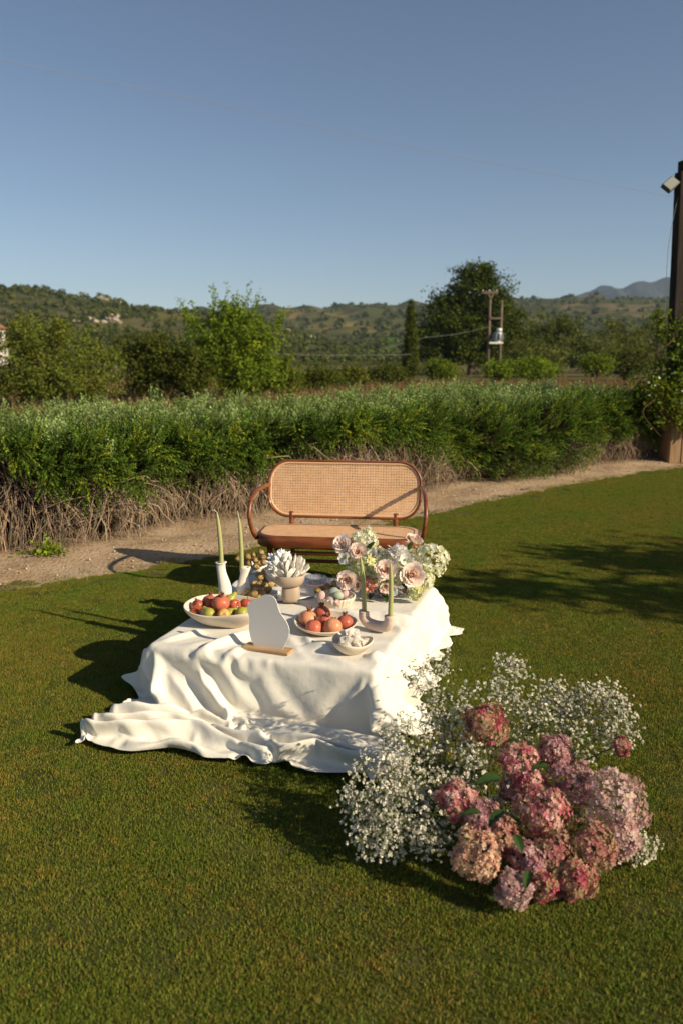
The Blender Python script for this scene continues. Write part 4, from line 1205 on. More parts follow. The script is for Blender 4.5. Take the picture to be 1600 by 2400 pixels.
CLOTH_ROWS = [j for j in range(136) if j <= 63 or (j - 63) % 3 == 0]
CLOTH_X = [
-323,15,14,15,15,19,19,18,4,20,35,36,37,38,38,37,38,37,37,37,38,38,37,36,35,35,36,37,35,36,37,37,37,36,37,34,28,24,27,27,27,27,28,26,25,22,27,17,25,27,18,24,26,25,26,26,22,21,19,20,21,15,24,13,28,27,27,26,27,26,26,26,26,26,26,26,26,26,27,26,26,25,16,13,9,9,11,13,16,13,14,14,17,16,15,14,15,16,16,16,16,14,16,16,-6,-1,0,0,-1,-1,1,1,0,-1,1,1,0,-1,0,0,-1,0,-2,-1,2,-3,3,3,2,1,0,-1,0,-2,0,0,0,0,-1,-1,4,1,-1,-1,0,-1,-2,0,1,1,0,1,2,-1,2,2,-2,-2,-2,-1,-10,2,2,1,-2,6,-4,4,-1,0,-1,1,0,0,0,0,1,0,0,0,0,0,-1,0,-1,1,4,1,3,3,-3,3,-11,2,1,-1,-1,1,2,1,0,0,-1,0,0,1,0,0,-7,0,1,-1,0,0,0,-1,1,3,0,0,-1,1,-1,-1,0,0,-2,-2,-1,-3,1,1,1,1,0,0,1,2,0,-1,-1,1,0,3,-1,-1,0,0,-2,-1,1,0,1,3,-1,4,-4,0,4,-3,-3,0,0,2,9,-17,-7,0,2,0,4,10,-1,-1,0,-1,0,0,0,0,0,0,0,0,-1,-1,-1,-1,0,-1,5,1,-2,1,8,-8,3,-2,1,2,0,-1,-2,1,1,0,1,0,0,1,-1,0,-6,0,-1,1,-1,1,-1,-1,7,0,0,-1,1,-1,-1,-1,-2,-2,4,-5,-6,6,-2,-1,0,1,1,1,0,0,-2,1,0,-1,0,0,1,1,0,-1,1,1,-1,1,-1,0,-1,4,1,-4,-3,-1,2,2,3,-2,2,0,11,-3,-1,-1,0,-3,0,-1,-1,-1,-2,0,0,1,-1,0,-2,-2,-1,-1,-1,0,-1,0,0,6,6,2,-11,1,5,1,0,1,0,-1,1,0,0,0,0,0,0,1,1,0,-5,0,0,-1,1,-1,-1,-3,8,-1,1,2,1,0,0,0,0,-2,-3,5,1,-4,-4,-2,-1,-1,1,0,1,-2,1,0,1,-2,0,1,-1,1,-1,1,0,0,0,-1,0,-1,0,-3,0,-2,2,3,3,1,0,0,-8,18,-3,1,-1,5,1,0,-1,-1,-1,-1,-5,0,-3,-2,-1,-5,-2,0,0,1,1,0,2,1,0,5,0,1,1,6,0,-3,0,-1,-1,1,-1,-1,0,-1,0,0,0,0,0,0,-6,1,0,0,0,-1,-1,5,1,0,0,0,-1,0,0,2,1,2,1,-1,0,1,-5,-4,-1,-2,-6,1,0,3,1,-1,-1,2,0,-1,0,0,1,0,0,0,0,0,-2,-4,-1,0,0,6,3,1,0,-1,-3,-4,6,-2,-6,3,6,2,2,1,0,0,0,-1,1,0,3,-7,-13,3,2,0,2,1,0,2,0,0,1,0,3,0,9,0,-4,2,-1,0,0,-1,1,0,-2,-1,-1,-1,-1,-1,0,-1,-5,0,0,0,0,-1,4,1,-1,0,-2,-1,0,-1,1,-1,1,2,2,3,1,-1,2,-4,-6,-3,5,-3,-1,0,1,0,1,1,-2,-4,1,0,0,1,0,0,0,0,-2,4,3,1,-4,1,0,-1,-4,0,-7,-6,0,-1,9,4,1,1,0,2,1,1,-1,1,2,-3,-11,-3,12,1,2,2,0,0,1,-1,0,-1,0,-1,3,-1,1,1,6,0,-2,0,-1,1,-1,0,1,1,-1,-1,0,-1,-1,0,-4,-1,0,-1,0,4,-1,0,1,-1,-3,-1,-1,0,-1,1,1,-2,-1,0,2,2,3,5,2,-6,-2,0,0,-1,-2,2,0,0,-4,0,1,1,0,-1,-1,0,0,0,4,1,-1,-2,4,-2,-3,1,4,1,9,7,0,-2,-14,0,-5,-7,1,0,-4,-2,1,0,0,1,8,10,1,0,-1,-1,-2,-4,0,0,1,1,0,2,0,0,
0,0,-2,2,-1,0,1,0,0,1,1,1,1,1,0,-1,0,0,-5,1,0,1,0,-1,0,1,-1,0,-4,0,-1,2,-2,0,-1,2,0,-1,-2,0,1,2,5,7,-1,0,-1,-4,-4,-3,0,0,2,3,-1,-2,-1,0,1,0,0,0,0,-1,-1,3,0,-3,3,0,1,-1,-1,1,3,-10,14,-9,-11,3,-1,0,3,-1,1,2,1,1,1,1,1,0,1,1,-2,4,0,0,-1,0,0,-1,2,1,0,-1,3,0,2,-3,0,-1,0,-1,0,-1,1,1,0,2,0,1,-5,0,0,1,0,0,0,-1,0,1,-3,0,3,-4,-3,0,1,0,0,1,3,1,1,-4,-3,2,2,1,-1,3,1,-2,-3,-2,3,1,-2,0,1,1,0,1,-1,-2,-2,-3,0,0,2,4,0,-1,-3,-2,-2,-1,-1,6,-4,-2,6,0,-2,-1,1,4,2,-1,1,0,-1,1,-1,1,-1,0,4,0,-1,1,0,0,0,0,2,0,0,1,-1,1,1,2,0,-2,1,0,-6,0,0,0,0,0,1,0,-4,0,0,-1,1,0,0,0,0,0,-4,2,-1,0,1,0,-1,0,1,1,-1,0,1,3,2,-9,-3,-1,2,1,2,2,-1,-2,0,1,1,2,1,-1,0,-3,-3,-3,1,2,1,1,-1,-1,-1,-1,-2,-2,0,2,-5,4,-1,0,6,2,1,0,0,-1,0,0,0,0,2,0,1,-1,1,0,0,0,2,-1,0,1,0,0,0,1,0,0,1,0,1,-2,1,3,-1,-5,1,1,-1,-1,1,-1,0,0,-2,-4,1,0,0,0,0,0,0,-1,-1,-5,0,2,5,0,0,0,-1,2,-1,-1,-13,2,3,7,-2,-1,-1,-1,0,0,2,3,2,-1,1,0,-2,-3,-2,0,-3,3,1,2,-1,-2,-1,-1,0,-2,1,2,1,-8,-5,-1,2,10,5,1,0,1,1,1,-3,-3,1,1,0,-1,1,1,0,1,0,0,-1,0,0,-2,0,0,0,5,0,0,-1,1,0,1,-1,-1,1,-3,4,1,0,1,-1,0,0,-1,4,2,-4,-1,0,0,1,0,0,-1,0,1,-1,1,0,-1,0,0,1,-12,2,3,2,-7,-1,4,4,2,2,0,-2,-3,-1,-2,-1,1,0,-5,-4,1,-1,0,5,1,0,-2,-2,0,0,0,0,2,3,2,3,12,8,-2,-16,1,-4,-6,1,-1,-1,0,-1,5,0,0,2,0,-1,0,0,-1,-1,0,-1,0,0,2,0,1,1,2,0,0,1,-1,0,3,0,0,-6,6,0,-1,0,0,0,1,0,0,9,0,-7,3,1,-1,-2,-1,0,1,0,2,0,0,-1,1,-1,-1,-2,-1,-5,-7,7,6,-2,-1,2,0,-1,1,0,1,-1,-2,-4,-1,-9,-1,3,-1,1,1,1,1,-3,-1,1,0,1,2,0,2,0,1,-3,-10,-1,2,14,-4,0,3,-2,0,0,-1,4,-1,0,0,0,0,0,0,-1,0,1,0,1,1,1,0,1,0,-1,2,0,-1,0,0,0,-1,1,-1,2,1,0,-1,0,-1,1,-1,0,1,3,2,7,-9,-2,0,1,1,-1,0,0,0,0,0,0,-1,0,0,0,7,0,0,-3,-4,-2,-3,0,2,1,-6,-5,2,1,1,0,-12,4,1,2,0,2,0,-1,-2,0,1,1,2,0,0,1,0,0,0,-9,7,-10,0,3,4,3,2,2,0,0,1,0,0,0,0,-1,1,0,0,2,0,1,0,1,0,0,-1,0,-1,0,0,0,1,0,-1,0,1,-1,2,3,1,0,0,-1,-2,0,1,-1,0,3,-2,4,4,-6,0,0,-1,0,-1,2,-1,0,-1,-1,-1,-1,-2,0,2,3,4,3,1,-1,-9,-5,-3,-1,3,-1,-1,1,2,3,7,-6,3,-14,3,-2,0,-2,1,2,3,0,0,0,0,-1,0,-1,0,6,1,16,4,-5,-15,0,0,-1,1,0,0,-1,1,0,0,0,0,0,0,0,0,0,0,0,-1,0,0,-1,1,0,-1,2,-1,0,0,0,0,0,0,1,1,1,0,-2,2,0,0,0,0,8,-5,0,-4,7,0,-2,
-2,0,0,0,0,-1,0,0,0,0,1,-1,-3,-1,-2,3,2,0,7,-4,-7,-6,-3,7,1,-1,-1,0,3,9,-2,-13,-3,1,0,3,2,1,-3,-1,-1,1,0,0,1,0,0,5,-1,-3,-12,5,14,-4,0,0,0,0,1,0,0,0,0,1,-1,0,0,-1,0,-1,1,-1,0,0,0,0,0,0,2,2,0,0,1,-1,-1,0,0,0,-1,0,0,5,-1,-1,0,0,0,18,-11,-3,2,1,-6,-1,2,0,0,2,-1,0,-1,0,-1,0,-1,1,1,-3,-3,-3,-1,2,3,4,2,2,1,-1,-1,-2,-2,-2,-1,0,5,-7,0,-2,1,2,-2,-4,0,1,1,0,0,2,-3,1,-3,-1,-3,0,14,-7,0,4,0,1,-1,0,-1,0,-1,0,0,-1,0,0,0,1,0,0,0,0,0,0,0,1,0,0,0,2,1,0,0,1,0,1,-1,0,1,-2,0,-1,1,0,0,1,-1,-1,13,-7,5,-5,-3,1,-1,0,0,2,0,-1,-2,-1,1,0,1,-6,-1,3,1,-3,-2,-4,0,2,5,3,3,1,-2,1,-1,-1,-1,-2,-12,10,1,2,3,-7,0,4,2,-7,1,0,0,0,-2,0,3,-12,4,-4,0,11,1,0,1,-1,0,0,0,0,0,0,0,0,-1,0,0,0,0,1,-1,1,0,0,1,-1,-1,1,-1,2,0,0,0,0,1,0,1,-1,0,2,0,0,0,-1,0,-1,1,5,2,2,0,-14,8,1,1,-1,-1,1,-2,-1,1,-2,-2,-1,-2,5,1,-1,2,3,1,1,-6,-4,-4,0,1,1,1,0,1,0,0,-14,-4,22,1,2,0,-3,-1,0,-4,3,-4,2,2,-6,4,-5,-2,13,-14,6,1,-1,0,0,0,0,1,0,1,0,0,0,-1,-1,1,0,1,0,0,0,0,0,0,-1,0,0,0,-1,-1,2,1,0,0,0,1,0,0,-1,0,0,0,-2,1,2,0,1,-1,-3,1,8,-17,18,-1,0,-1,-3,-1,0,0,0,0,1,1,-1,-1,-1,0,0,-1,0,1,1,5,-1,-2,-8,-2,-2,0,-1,0,0,0,15,7,-4,-4,-1,-2,-2,1,-5,5,3,-3,-1,-3,-3,0,0,2,-2,13,-12,0,0,0,1,-1,0,0,0,-1,1,0,1,1,1,1,0,-1,-1,0,-1,1,-1,0,1,-1,0,1,0,1,0,0,0,0,0,-1,0,-1,0,1,-1,-2,2,-1,-1,1,0,0,3,1,-7,18,-9,1,-2,-4,1,1,1,1,-1,-1,0,-1,0,1,0,0,-1,0,0,0,-7,-3,2,4,2,-3,-3,-2,-2,-3,1,0,1,6,-1,5,0,-1,10,-10,7,-10,2,0,-1,-2,-1,-4,3,0,0,1,11,-4,-3,-1,-1,0,0,-1,1,0,-1,1,-1,0,1,-1,1,0,0,1,0,-1,0,0,0,0,0,-1,0,1,0,2,0,0,-1,0,0,-3,1,0,2,2,-3,0,0,-2,0,0,9,-14,7,-3,8,-4,-3,3,2,-1,5,-1,1,-1,-1,-1,-2,-1,-1,0,0,0,-1,-1,1,-3,-3,-4,0,2,1,0,-2,-2,0,0,-1,2,7,-1,0,0,1,3,-8,4,-4,2,-1,-4,3,2,-3,0,3,0,1,5,0,-4,-1,0,0,0,-1,0,1,-1,0,1,-1,1,-1,0,0,-1,0,-1,1,0,-1,0,1,0,0,0,0,3,0,0,1,-1,0,2,1,-2,-3,1,1,-1,1,-1,-2,1,1,11,-9,2,0,3,-2,0,0,6,-1,1,-1,0,-1,-1,-1,-2,-2,-1,-1,-1,0,-1,4,2,-1,-3,-4,-7,-4,0,1,6,-1,0,0,-1,0,0,0,1,-1,8,4,1,0,-4,-5,1,-3,0,0,0,-1,-1,-1,1,3,2,1,0,-1,-1,0,-1,0,0,0,0,0,-1,-1,0,0,0,0,2,0,0,1,0,0,0,0,-1,1,1,0,0,0,1,0,1,-2,0,2,-1,1,0,-3,-1,-1,-1,-5,1,7,-1,-2,1,5,0,0,4,0,0,0,0,
-1,0,0,0,-3,-1,-1,-1,-3,-1,0,4,3,2,0,-1,-5,1,-4,-5,0,-2,0,0,0,2,-1,-2,0,-1,1,2,0,1,0,1,-2,-2,4,-4,0,1,3,-1,0,3,0,0,1,-1,0,1,-4,0,0,0,0,0,1,0,1,1,0,0,-1,0,0,0,-1,0,1,0,-1,3,-1,0,0,0,0,1,-1,-1,0,1,1,-6,1,1,0,-3,1,2,-1,0,1,0,1,0,-1,4,0,0,-1,-1,0,0,1,1,0,-4,0,1,0,-1,-3,-6,2,1,2,3,5,-17,2,3,0,1,-1,0,0,-2,-5,-1,0,0,-1,-1,2,1,3,-6,6,3,1,3,0,-3,0,0,0,0,0,1,0,2,0,-3,0,1,0,-1,1,0,1,0,0,-1,0,-1,0,0,-1,1,0,0,0,0,0,1,1,0,0,0,-1,-1,3,-3,1,0,-3,1,1,0,-2,-1,-1,-1,3,3,2,-1,-1,-1,2,1,0,-2,-1,0,2,0,0,0,-3,7,-5,-1,0,0,0,-8,-7,0,0,-1,1,14,2,-11,-2,0,1,1,-3,1,3,2,-6,-5,0,1,-1,-1,1,8,5,-3,1,1,-2,1,-1,0,1,0,0,0,0,1,-1,0,2,-1,-1,0,0,0,-1,0,0,0,-1,0,0,1,0,-1,0,1,-1,0,1,-1,3,0,0,0,0,-4,-1,5,-2,-2,-3,4,0,-1,0,-1,3,1,1,0,0,-2,0,1,2,0,-1,-1,1,1,0,0,-1,-1,-6,-6,7,-1,2,1,1,7,-8,-16,-1,1,0,1,5,4,-1,0,-1,1,4,0,-1,0,-5,4,-4,-8,0,5,2,2,-1,2,0,-2,1,2,0,1,-1,0,1,-1,0,0,-2,2,-1,0,1,0,-1,1,0,0,-1,0,1,1,0,-1,0,1,0,-1,1,0,-1,0,2,-1,-1,-3,0,4,-1,0,0,-2,-2,2,-2,-6,2,3,7,1,-5,0,0,2,-1,-2,4,0,-1,0,2,0,-1,-1,0,3,8,-7,-10,-5,-2,-2,-4,-2,-1,1,0,0,4,3,1,2,0,0,3,1,-1,-3,5,1,-1,-3,-11,3,0,2,0,1,1,1,-2,3,1,0,1,-1,0,1,-1,0,0,0,3,-5,2,0,0,1,0,0,0,0,1,0,1,-1,0,0,0,-2,1,0,-1,0,0,1,1,-5,1,2,0,1,1,-2,-3,-3,4,-1,-5,0,1,1,4,1,4,-4,-1,0,0,2,4,-2,-1,0,1,0,-1,0,3,2,-3,5,1,-14,-9,-1,1,-5,-9,9,1,2,2,2,-1,0,1,1,0,-1,0,5,1,-12,11,-7,-8,4,4,1,-1,1,-4,3,2,0,1,0,0,0,1,-1,0,1,-1,-4,0,6,0,0,0,0,0,0,0,0,-1,0,0,0,-1,0,-1,2,-1,0,1,0,0,-1,3,6,-5,-4,0,0,-2,-2,-3,3,2,-5,-2,4,-1,1,1,0,1,2,1,0,2,3,2,-8,3,4,-1,-3,-1,3,2,0,0,1,-5,6,-22,-2,-1,-9,10,2,1,4,3,0,-6,-3,3,1,0,-2,2,2,0,-4,2,-13,6,6,0,-1,1,-2,4,0,0,0,-1,1,0,1,-1,0,1,-1,-2,4,0,0,0,0,0,-1,0,-1,0,1,0,1,-1,0,2,0,1,-2,0,1,-1,-1,0,-1,2,-5,3,0,0,-3,-2,-1,2,0,-3,-1,1,2,1,-1,5,0,-1,1,1,0,0,5,-3,8,2,0,-13,-1,0,2,0,-4,6,-6,-4,-21,13,0,-3,2,3,1,3,4,1,-8,-1,3,0,0,-3,1,0,-4,-1,9,-10,-4,9,-1,-1,-1,1,3,2,0,-1,0,1,0,1,-2,0,0,0,1,4,-1,0,0,0,0,0,0,0,0,0,0,0,0,0,0,0,0,1,0,0,0,0,-2,-5,2,0,7,-1,-2,-5,-4,-1,-1,0,1,-2,0,3,1,0,0,7,-2,-1,2,2,2,-3,2,1,5,3,-9,-5,2,3,1,-2,-2,-4,-8,-18,3,8,-3,-4,8,5,3,4,1,-7,1,-7,7,1,
-3,-1,-1,-5,1,-1,-8,-8,12,11,-3,-1,2,2,2,0,-1,0,0,1,1,-1,2,0,0,0,0,0,0,0,0,1,0,1,-1,0,0,1,-1,1,-1,0,1,-1,1,-1,0,1,0,0,1,2,-6,-5,3,-7,-5,2,0,0,1,1,-1,-1,2,2,1,0,0,4,0,2,1,0,-2,5,0,4,2,-6,-12,8,2,2,0,-4,-2,-14,-19,-3,10,5,-1,6,6,2,4,2,-5,-2,-2,4,1,-3,-2,0,-1,1,1,-7,-18,9,17,-1,0,2,3,1,-2,-1,-1,1,1,0,-1,0,-1,1,1,0,-1,0,-1,0,1,0,0,0,1,0,0,0,1,-1,0,0,0,1,-1,0,2,-1,0,0,2,3,4,-12,-22,5,8,-5,2,1,1,0,-2,2,1,2,-1,0,0,5,1,2,0,-2,-1,3,5,2,-4,-21,10,8,2,2,-5,-3,-13,-14,-10,6,13,-1,6,4,0,3,3,-1,-5,-3,-1,7,-2,-3,-1,1,-2,4,-5,-9,6,10,1,0,1,2,1,-1,-1,-1,0,1,0,-2,-1,0,0,0,1,0,0,-1,1,1,-2,-1,1,-1,0,1,1,-1,-1,1,0,1,0,0,0,0,0,1,-1,0,0,1,-29,-1,8,-6,5,3,6,0,0,0,0,1,2,1,0,0,0,5,2,1,-1,-2,0,7,2,-2,-13,5,3,3,2,-4,-6,-7,-10,-13,8,19,-9,5,2,-1,1,4,0,-5,-1,-3,5,1,-3,-1,-3,4,0,-1,-11,-10,26,1,0,0,1,2,-1,-2,-1,0,2,-1,0,-1,-2,0,1,1,-1,-1,0,1,0,-2,1,0,0,0,0,0,0,0,0,-1,1,0,0,-1,0,1,0,0,0,0,1,-7,1,-18,-6,4,3,2,1,8,0,0,0,2,1,-1,0,0,0,7,1,-1,-2,0,5,3,-2,-8,-7,9,5,1,-4,-6,-4,-5,-9,3,7,7,9,-7,-4,-2,4,2,-3,-4,-1,4,1,-2,-2,-3,2,-2,4,-6,-14,22,3,-1,-1,0,3,0,-2,-1,0,1,0,0,-1,-1,0,0,1,-1,-1,0,0,-1,0,2,0,0,-1,0,1,0,-1,0,0,0,0,-1,0,0,1,0,-1,0,0,1,-1,-3,-5,2,8,-17,-9,3,2,2,6,0,3,1,0,0,-1,1,0,-3,0,0,2,3,5,-2,-4,-1,-1,5,3,-8,-7,0,1,-3,-6,6,7,4,0,-1,-7,4,3,-2,-5,-1,0,4,0,-3,-1,0,1,-2,-1,-7,10,7,0,-1,-1,3,0,-2,-1,-1,1,1,-1,0,-1,0,1,1,-1,0,0,0,0,0,0,0,0,0,0,1,0,-1,1,0,0,0,0,0,-1,1,0,0,0,-1,1,0,-2,-4,-1,0,-8,28,-4,3,-6,-5,-1,1,-1,2,1,1,-8,-3,6,-21,3,1,2,3,-6,-5,-3,2,15,0,-7,-1,-6,0,7,6,10,-4,-5,1,-5,-2,4,3,0,-5,-2,0,4,1,-2,-1,2,1,-2,-1,-3,-4,17,1,-2,0,3,0,0,-2,-2,2,0,0,0,0,-1,1,2,0,0,-1,0,0,0,1,1,0,0,0,1,0,0,0,0,0,1,0,0,0,1,0,0,-1,1,0,0,1,-4,-7,1,4,8,0,16,3,-2,-3,-5,-1,1,-6,-1,0,-3,2,-1,-22,0,2,2,1,0,-10,0,-1,1,0,1,0,5,-2,-2,10,11,5,-7,-10,9,-5,1,-1,-2,-3,-1,5,2,-2,-2,2,3,-2,-2,-1,-6,13,5,-2,-1,3,1,0,-3,0,0,1,1,0,0,-1,1,2,1,-1,0,0,0,1,1,0,0,0,1,1,0,0,0,1,0,1,0,0,0,1,0,0,0,1,-1,2,0,-2,-7,-11,9,10,8,5,3,1,-3,-4,-2,2,0,-1,-3,-3,6,-4,-5,-28,4,2,2,0,0,1,-9,-2,1,-2,-1,0,0,0,0,-1,14,16,0,-14,1,8,-2,-5,-4,2,3,1,-1,-3,1,3,0,
4,-3,-5,8,6,-2,-2,3,1,0,-1,0,-2,2,1,1,-1,-1,1,2,1,0,0,0,0,1,1,1,0,0,1,0,1,0,1,0,1,0,0,0,2,-1,0,1,0,0,0,2,-1,0,-4,-13,7,6,8,9,2,-2,-9,6,1,-2,-1,0,1,2,1,-1,-4,-2,-31,1,3,2,1,2,1,2,-7,-6,0,-1,1,0,0,0,-2,1,15,18,-6,-13,8,1,-5,-3,1,3,-1,-2,1,1,0,-2,1,6,2,3,0,-2,2,1,0,0,0,-2,2,2,0,0,0,2,1,-1,1,0,0,0,1,1,1,0,0,1,0,1,0,1,0,1,0,2,0,0,0,2,0,-1,1,0,0,0,1,-2,-5,-1,4,8,9,-2,-2,-7,-2,-2,7,4,-2,0,3,-2,1,-2,-2,-12,-12,-2,-4,-3,-2,0,3,0,1,-6,-9,1,1,3,-3,-1,2,0,-1,13,13,-7,-3,3,1,-3,1,-1,-1,-1,1,1,-1,0,0,2,6,2,0,2,0,0,1,0,0,1,2,0,-1,-1,2,1,1,0,-1,1,0,1,1,1,0,0,1,1,1,0,1,0,1,0,1,0,1,0,1,0,0,1,0,-1,1,1,-1,-7,-1,3,10,11,1,-2,-13,-3,4,2,-2,3,2,1,0,2,-11,5,0,7,-27,-7,-5,2,5,5,2,4,2,0,-2,-9,-2,-2,4,-1,-2,-1,2,2,14,12,-16,4,0,1,1,-1,-1,1,1,0,-1,0,2,1,3,3,0,0,2,4,2,-3,1,3,-4,-1,1,1,1,0,0,1,1,0,1,1,1,0,0,1,1,0,0,1,0,1,0,1,0,0,1,2,-1,1,2,-2,1,0,1,-1,-10,-2,-1,19,12,2,-4,-5,1,-2,0,0,-1,-1,-1,-2,-3,-1,7,0,0,17,13,-3,-2,-9,-8,-4,-1,-1,0,0,-1,-2,-9,-2,-1,-1,2,3,2,0,-1,8,2,-3,2,3,-1,0,1,0,0,-1,0,0,3,3,-3,3,2,1,1,-1,6,-3,3,3,-4,1,1,0,-1,0,1,1,1,-1,2,0,1,0,1,0,1,0,1,0,1,0,1,0,1,0,1,0,1,0,1,1,-1,0,2,-5,-10,6,11,7,0,-6,-3,-2,1,-1,-3,-3,-2,-3,0,-2,-4,0,10,14,22,-3,120,-6,-2,-2,-4,-9,-8,-9,-6,-5,-4,-4,-6,-11,-13,-18,-23,-17,-9,-3,3,6,20,-7,2,4,-1,1,0,1,0,1,1,-1,0,0,1,1,5,0,-2,-4,0,9,-4,6,0,0,-1,0,-1,1,0,1,0,2,0,1,0,1,0,1,-1,1,0,1,0,1,0,1,0,1,-1,1,1,0,0,2,-3,3,-3,-13,25,13,2,-6,-9,-7,-6,-4,-3,0,-1,2,4,5,5,6,9,15,8,0,6,7,-13,11,16,6,2,0,-1,1,-1,0,1,0,1,0,0,2,-4,-11,-13,-3,-9,-4,-1,12,-1,0,1,1,0,0,0,0,1,0,-1,-4,8,-7,7,-4,1,1,0,2,-3,7,2,0,0,-1,0,0,-1,2,2,-3,3,0,0,1,0,0,1,0,0,1,0,0,0,0,0,1,1,0,0,1,0,1,1,-4,-11,22,0,-5,-23,5,-7,-7,-1,3,1,1,4,2,0,2,2,9,6,-5,-4,3,-7,-1,-5,10,-2,6,7,6,1,1,0,0,-2,-2,-1,-2,5,0,2,-1,-11,-2,0,-17,-5,1,6,0,1,-1,1,0,1,0,-1,3,-1,6,-8,1,-4,0,4,-2,-6,2,6,1,2,-1,-2,1,2,1,0,0,2,-1,0,2,1,-1,0,0,1,0,0,-1,1,0,0,0,1,-1,0,1,0,1,-1,1,1,1,12,-1,-18,2,11,-37,-2,2,2,0,3,3,1,2,3,2,3,-1,-1,-1,-1,-1,2,1,13,-3,-1,0,2,8,3,2,4,-2,-4,0,1,3,-1,-5,3,-1,-5,-1,-2,-9,-6,-2,1,1,0,1,-1,1,-1,0,1,-1,0,-1,15,-13,-7,
-3,6,3,-2,4,-2,-11,10,4,0,-1,0,-2,0,1,2,-1,0,2,-1,0,0,0,0,0,0,0,0,0,0,1,-1,0,1,-1,1,-1,2,-1,3,5,5,-4,-12,-3,-6,12,-18,-4,0,2,1,1,2,1,2,2,-1,-2,2,1,0,-2,-2,-1,13,1,0,2,-2,-6,3,5,6,2,1,3,2,1,-1,0,-6,-12,4,-13,2,-5,1,0,0,0,0,0,0,0,0,0,-1,0,-1,-2,-7,13,-6,14,-12,3,-2,-8,9,-8,-3,7,3,2,-2,-1,1,-1,3,-1,-2,1,1,0,1,0,-1,0,1,0,-1,1,0,-1,1,0,-1,1,0,0,0,1,2,2,5,-8,-6,-11,4,-11,8,-2,-1,0,1,1,2,2,1,0,2,1,3,2,2,1,-2,-12,14,-1,1,0,3,2,1,0,-4,6,6,-2,-3,-6,-11,-8,-7,28,7,-6,-34,13,3,1,-2,0,-4,3,1,-1,1,0,0,0,0,-1,-5,8,-1,-6,-3,4,2,-1,2,-1,2,-4,3,-2,2,0,-1,0,-1,2,-1,2,1,0,-1,1,0,0,-1,1,0,0,1,0,0,0,0,0,-1,1,0,-1,-2,-2,-5,6,1,-4,-7,2,1,1,-2,-3,-3,7,4,3,2,4,-1,-3,2,0,-1,-1,-1,6,14,1,0,-1,2,1,0,0,0,-4,-4,-2,-3,-1,-2,-8,3,-17,0,1,15,10,-4,-1,3,-2,3,-6,2,1,-1,1,0,0,0,-1,-2,-2,6,-3,7,-10,4,0,-5,6,-4,-2,3,1,0,1,0,-1,-1,3,1,-1,0,0,1,-1,0,0,0,0,2,0,0,-1,0,0,1,-1,1,-2,-2,0,0,0,-5,2,5,-10,-2,8,3,-2,-4,-2,15,6,-1,-2,-2,-4,-1,1,-6,-4,-3,-5,-6,-6,7,2,2,2,0,3,1,-2,-7,-10,-9,4,2,3,-7,21,-5,-1,-3,1,7,-15,5,0,-1,1,1,-1,-2,2,0,0,0,0,0,1,-1,-5,6,0,-2,0,-1,1,-4,4,0,-2,-2,3,1,0,0,0,-2,3,-1,0,1,1,-1,-1,0,0,0,2,-2,0,0,1,0,0,-2,0,-1,1,2,0,1,-1,0,-4,4,-2,-2,-1,-4,-2,6,16,-4,-7,-3,-4,-3,-3,-3,-2,-2,-2,-4,-2,7,5,8,0,0,1,0,2,4,-5,-11,-10,0,-4,1,1,17,-4,10,2,-1,-4,-8,4,-2,0,-1,2,-2,4,-5,1,1,-1,1,0,0,0,0,-1,-2,4,-2,3,-5,3,-1,-2,2,-1,-2,3,-1,0,1,-1,-1,3,0,-1,1,-1,0,-1,0,1,0,-2,2,-1,0,0,-1,0,2,0,1,0,0,0,0,0,0,-3,3,1,-2,6,-9,-4,15,-9,-9,-7,-5,-1,-1,-1,0,-1,-2,0,3,3,-1,4,8,0,0,0,2,-1,3,-8,-10,3,-2,-7,-5,-2,-1,6,10,7,4,3,-2,-8,1,0,-1,0,3,-3,4,-6,2,1,-1,1,0,0,0,0,-4,4,1,-2,2,-3,3,-4,2,1,-3,-1,2,1,0,0,-1,1,1,-2,2,0,-3,2,1,-1,0,0,-1,0,0,0,1,1,-1,0,0,0,0,0,-2,-1,-1,3,2,0,0,5,-4,24,-17,-36,0,0,0,1,-1,0,-1,0,2,2,0,3,4,1,-4,2,2,1,1,-2,1,0,2,-2,-1,-3,-6,-6,-4,-1,3,6,7,4,0,1,0,0,0,-1,0,2,-1,1,-3,2,0,-1,1,0,0,0,-1,-1,3,-1,1,-1,0,0,-2,1,1,-4,2,0,0,1,-2,1,2,-1,-2,-1,3,1,-1,1,0,-1,0,0,0,0,0,-1,1,0,0,0,-1,-1,0,1,-6,3,0,6,-2,5,17,-20,-11,12,-26,-3,0,-2,1,1,2,0,1,1,4,4,0,1,-2,-1,0,1,1,4,-6,5,6,-1,-1,-3,-2,-4,-5,-5,-2,0,3,5,8,-1,1,-1,1,
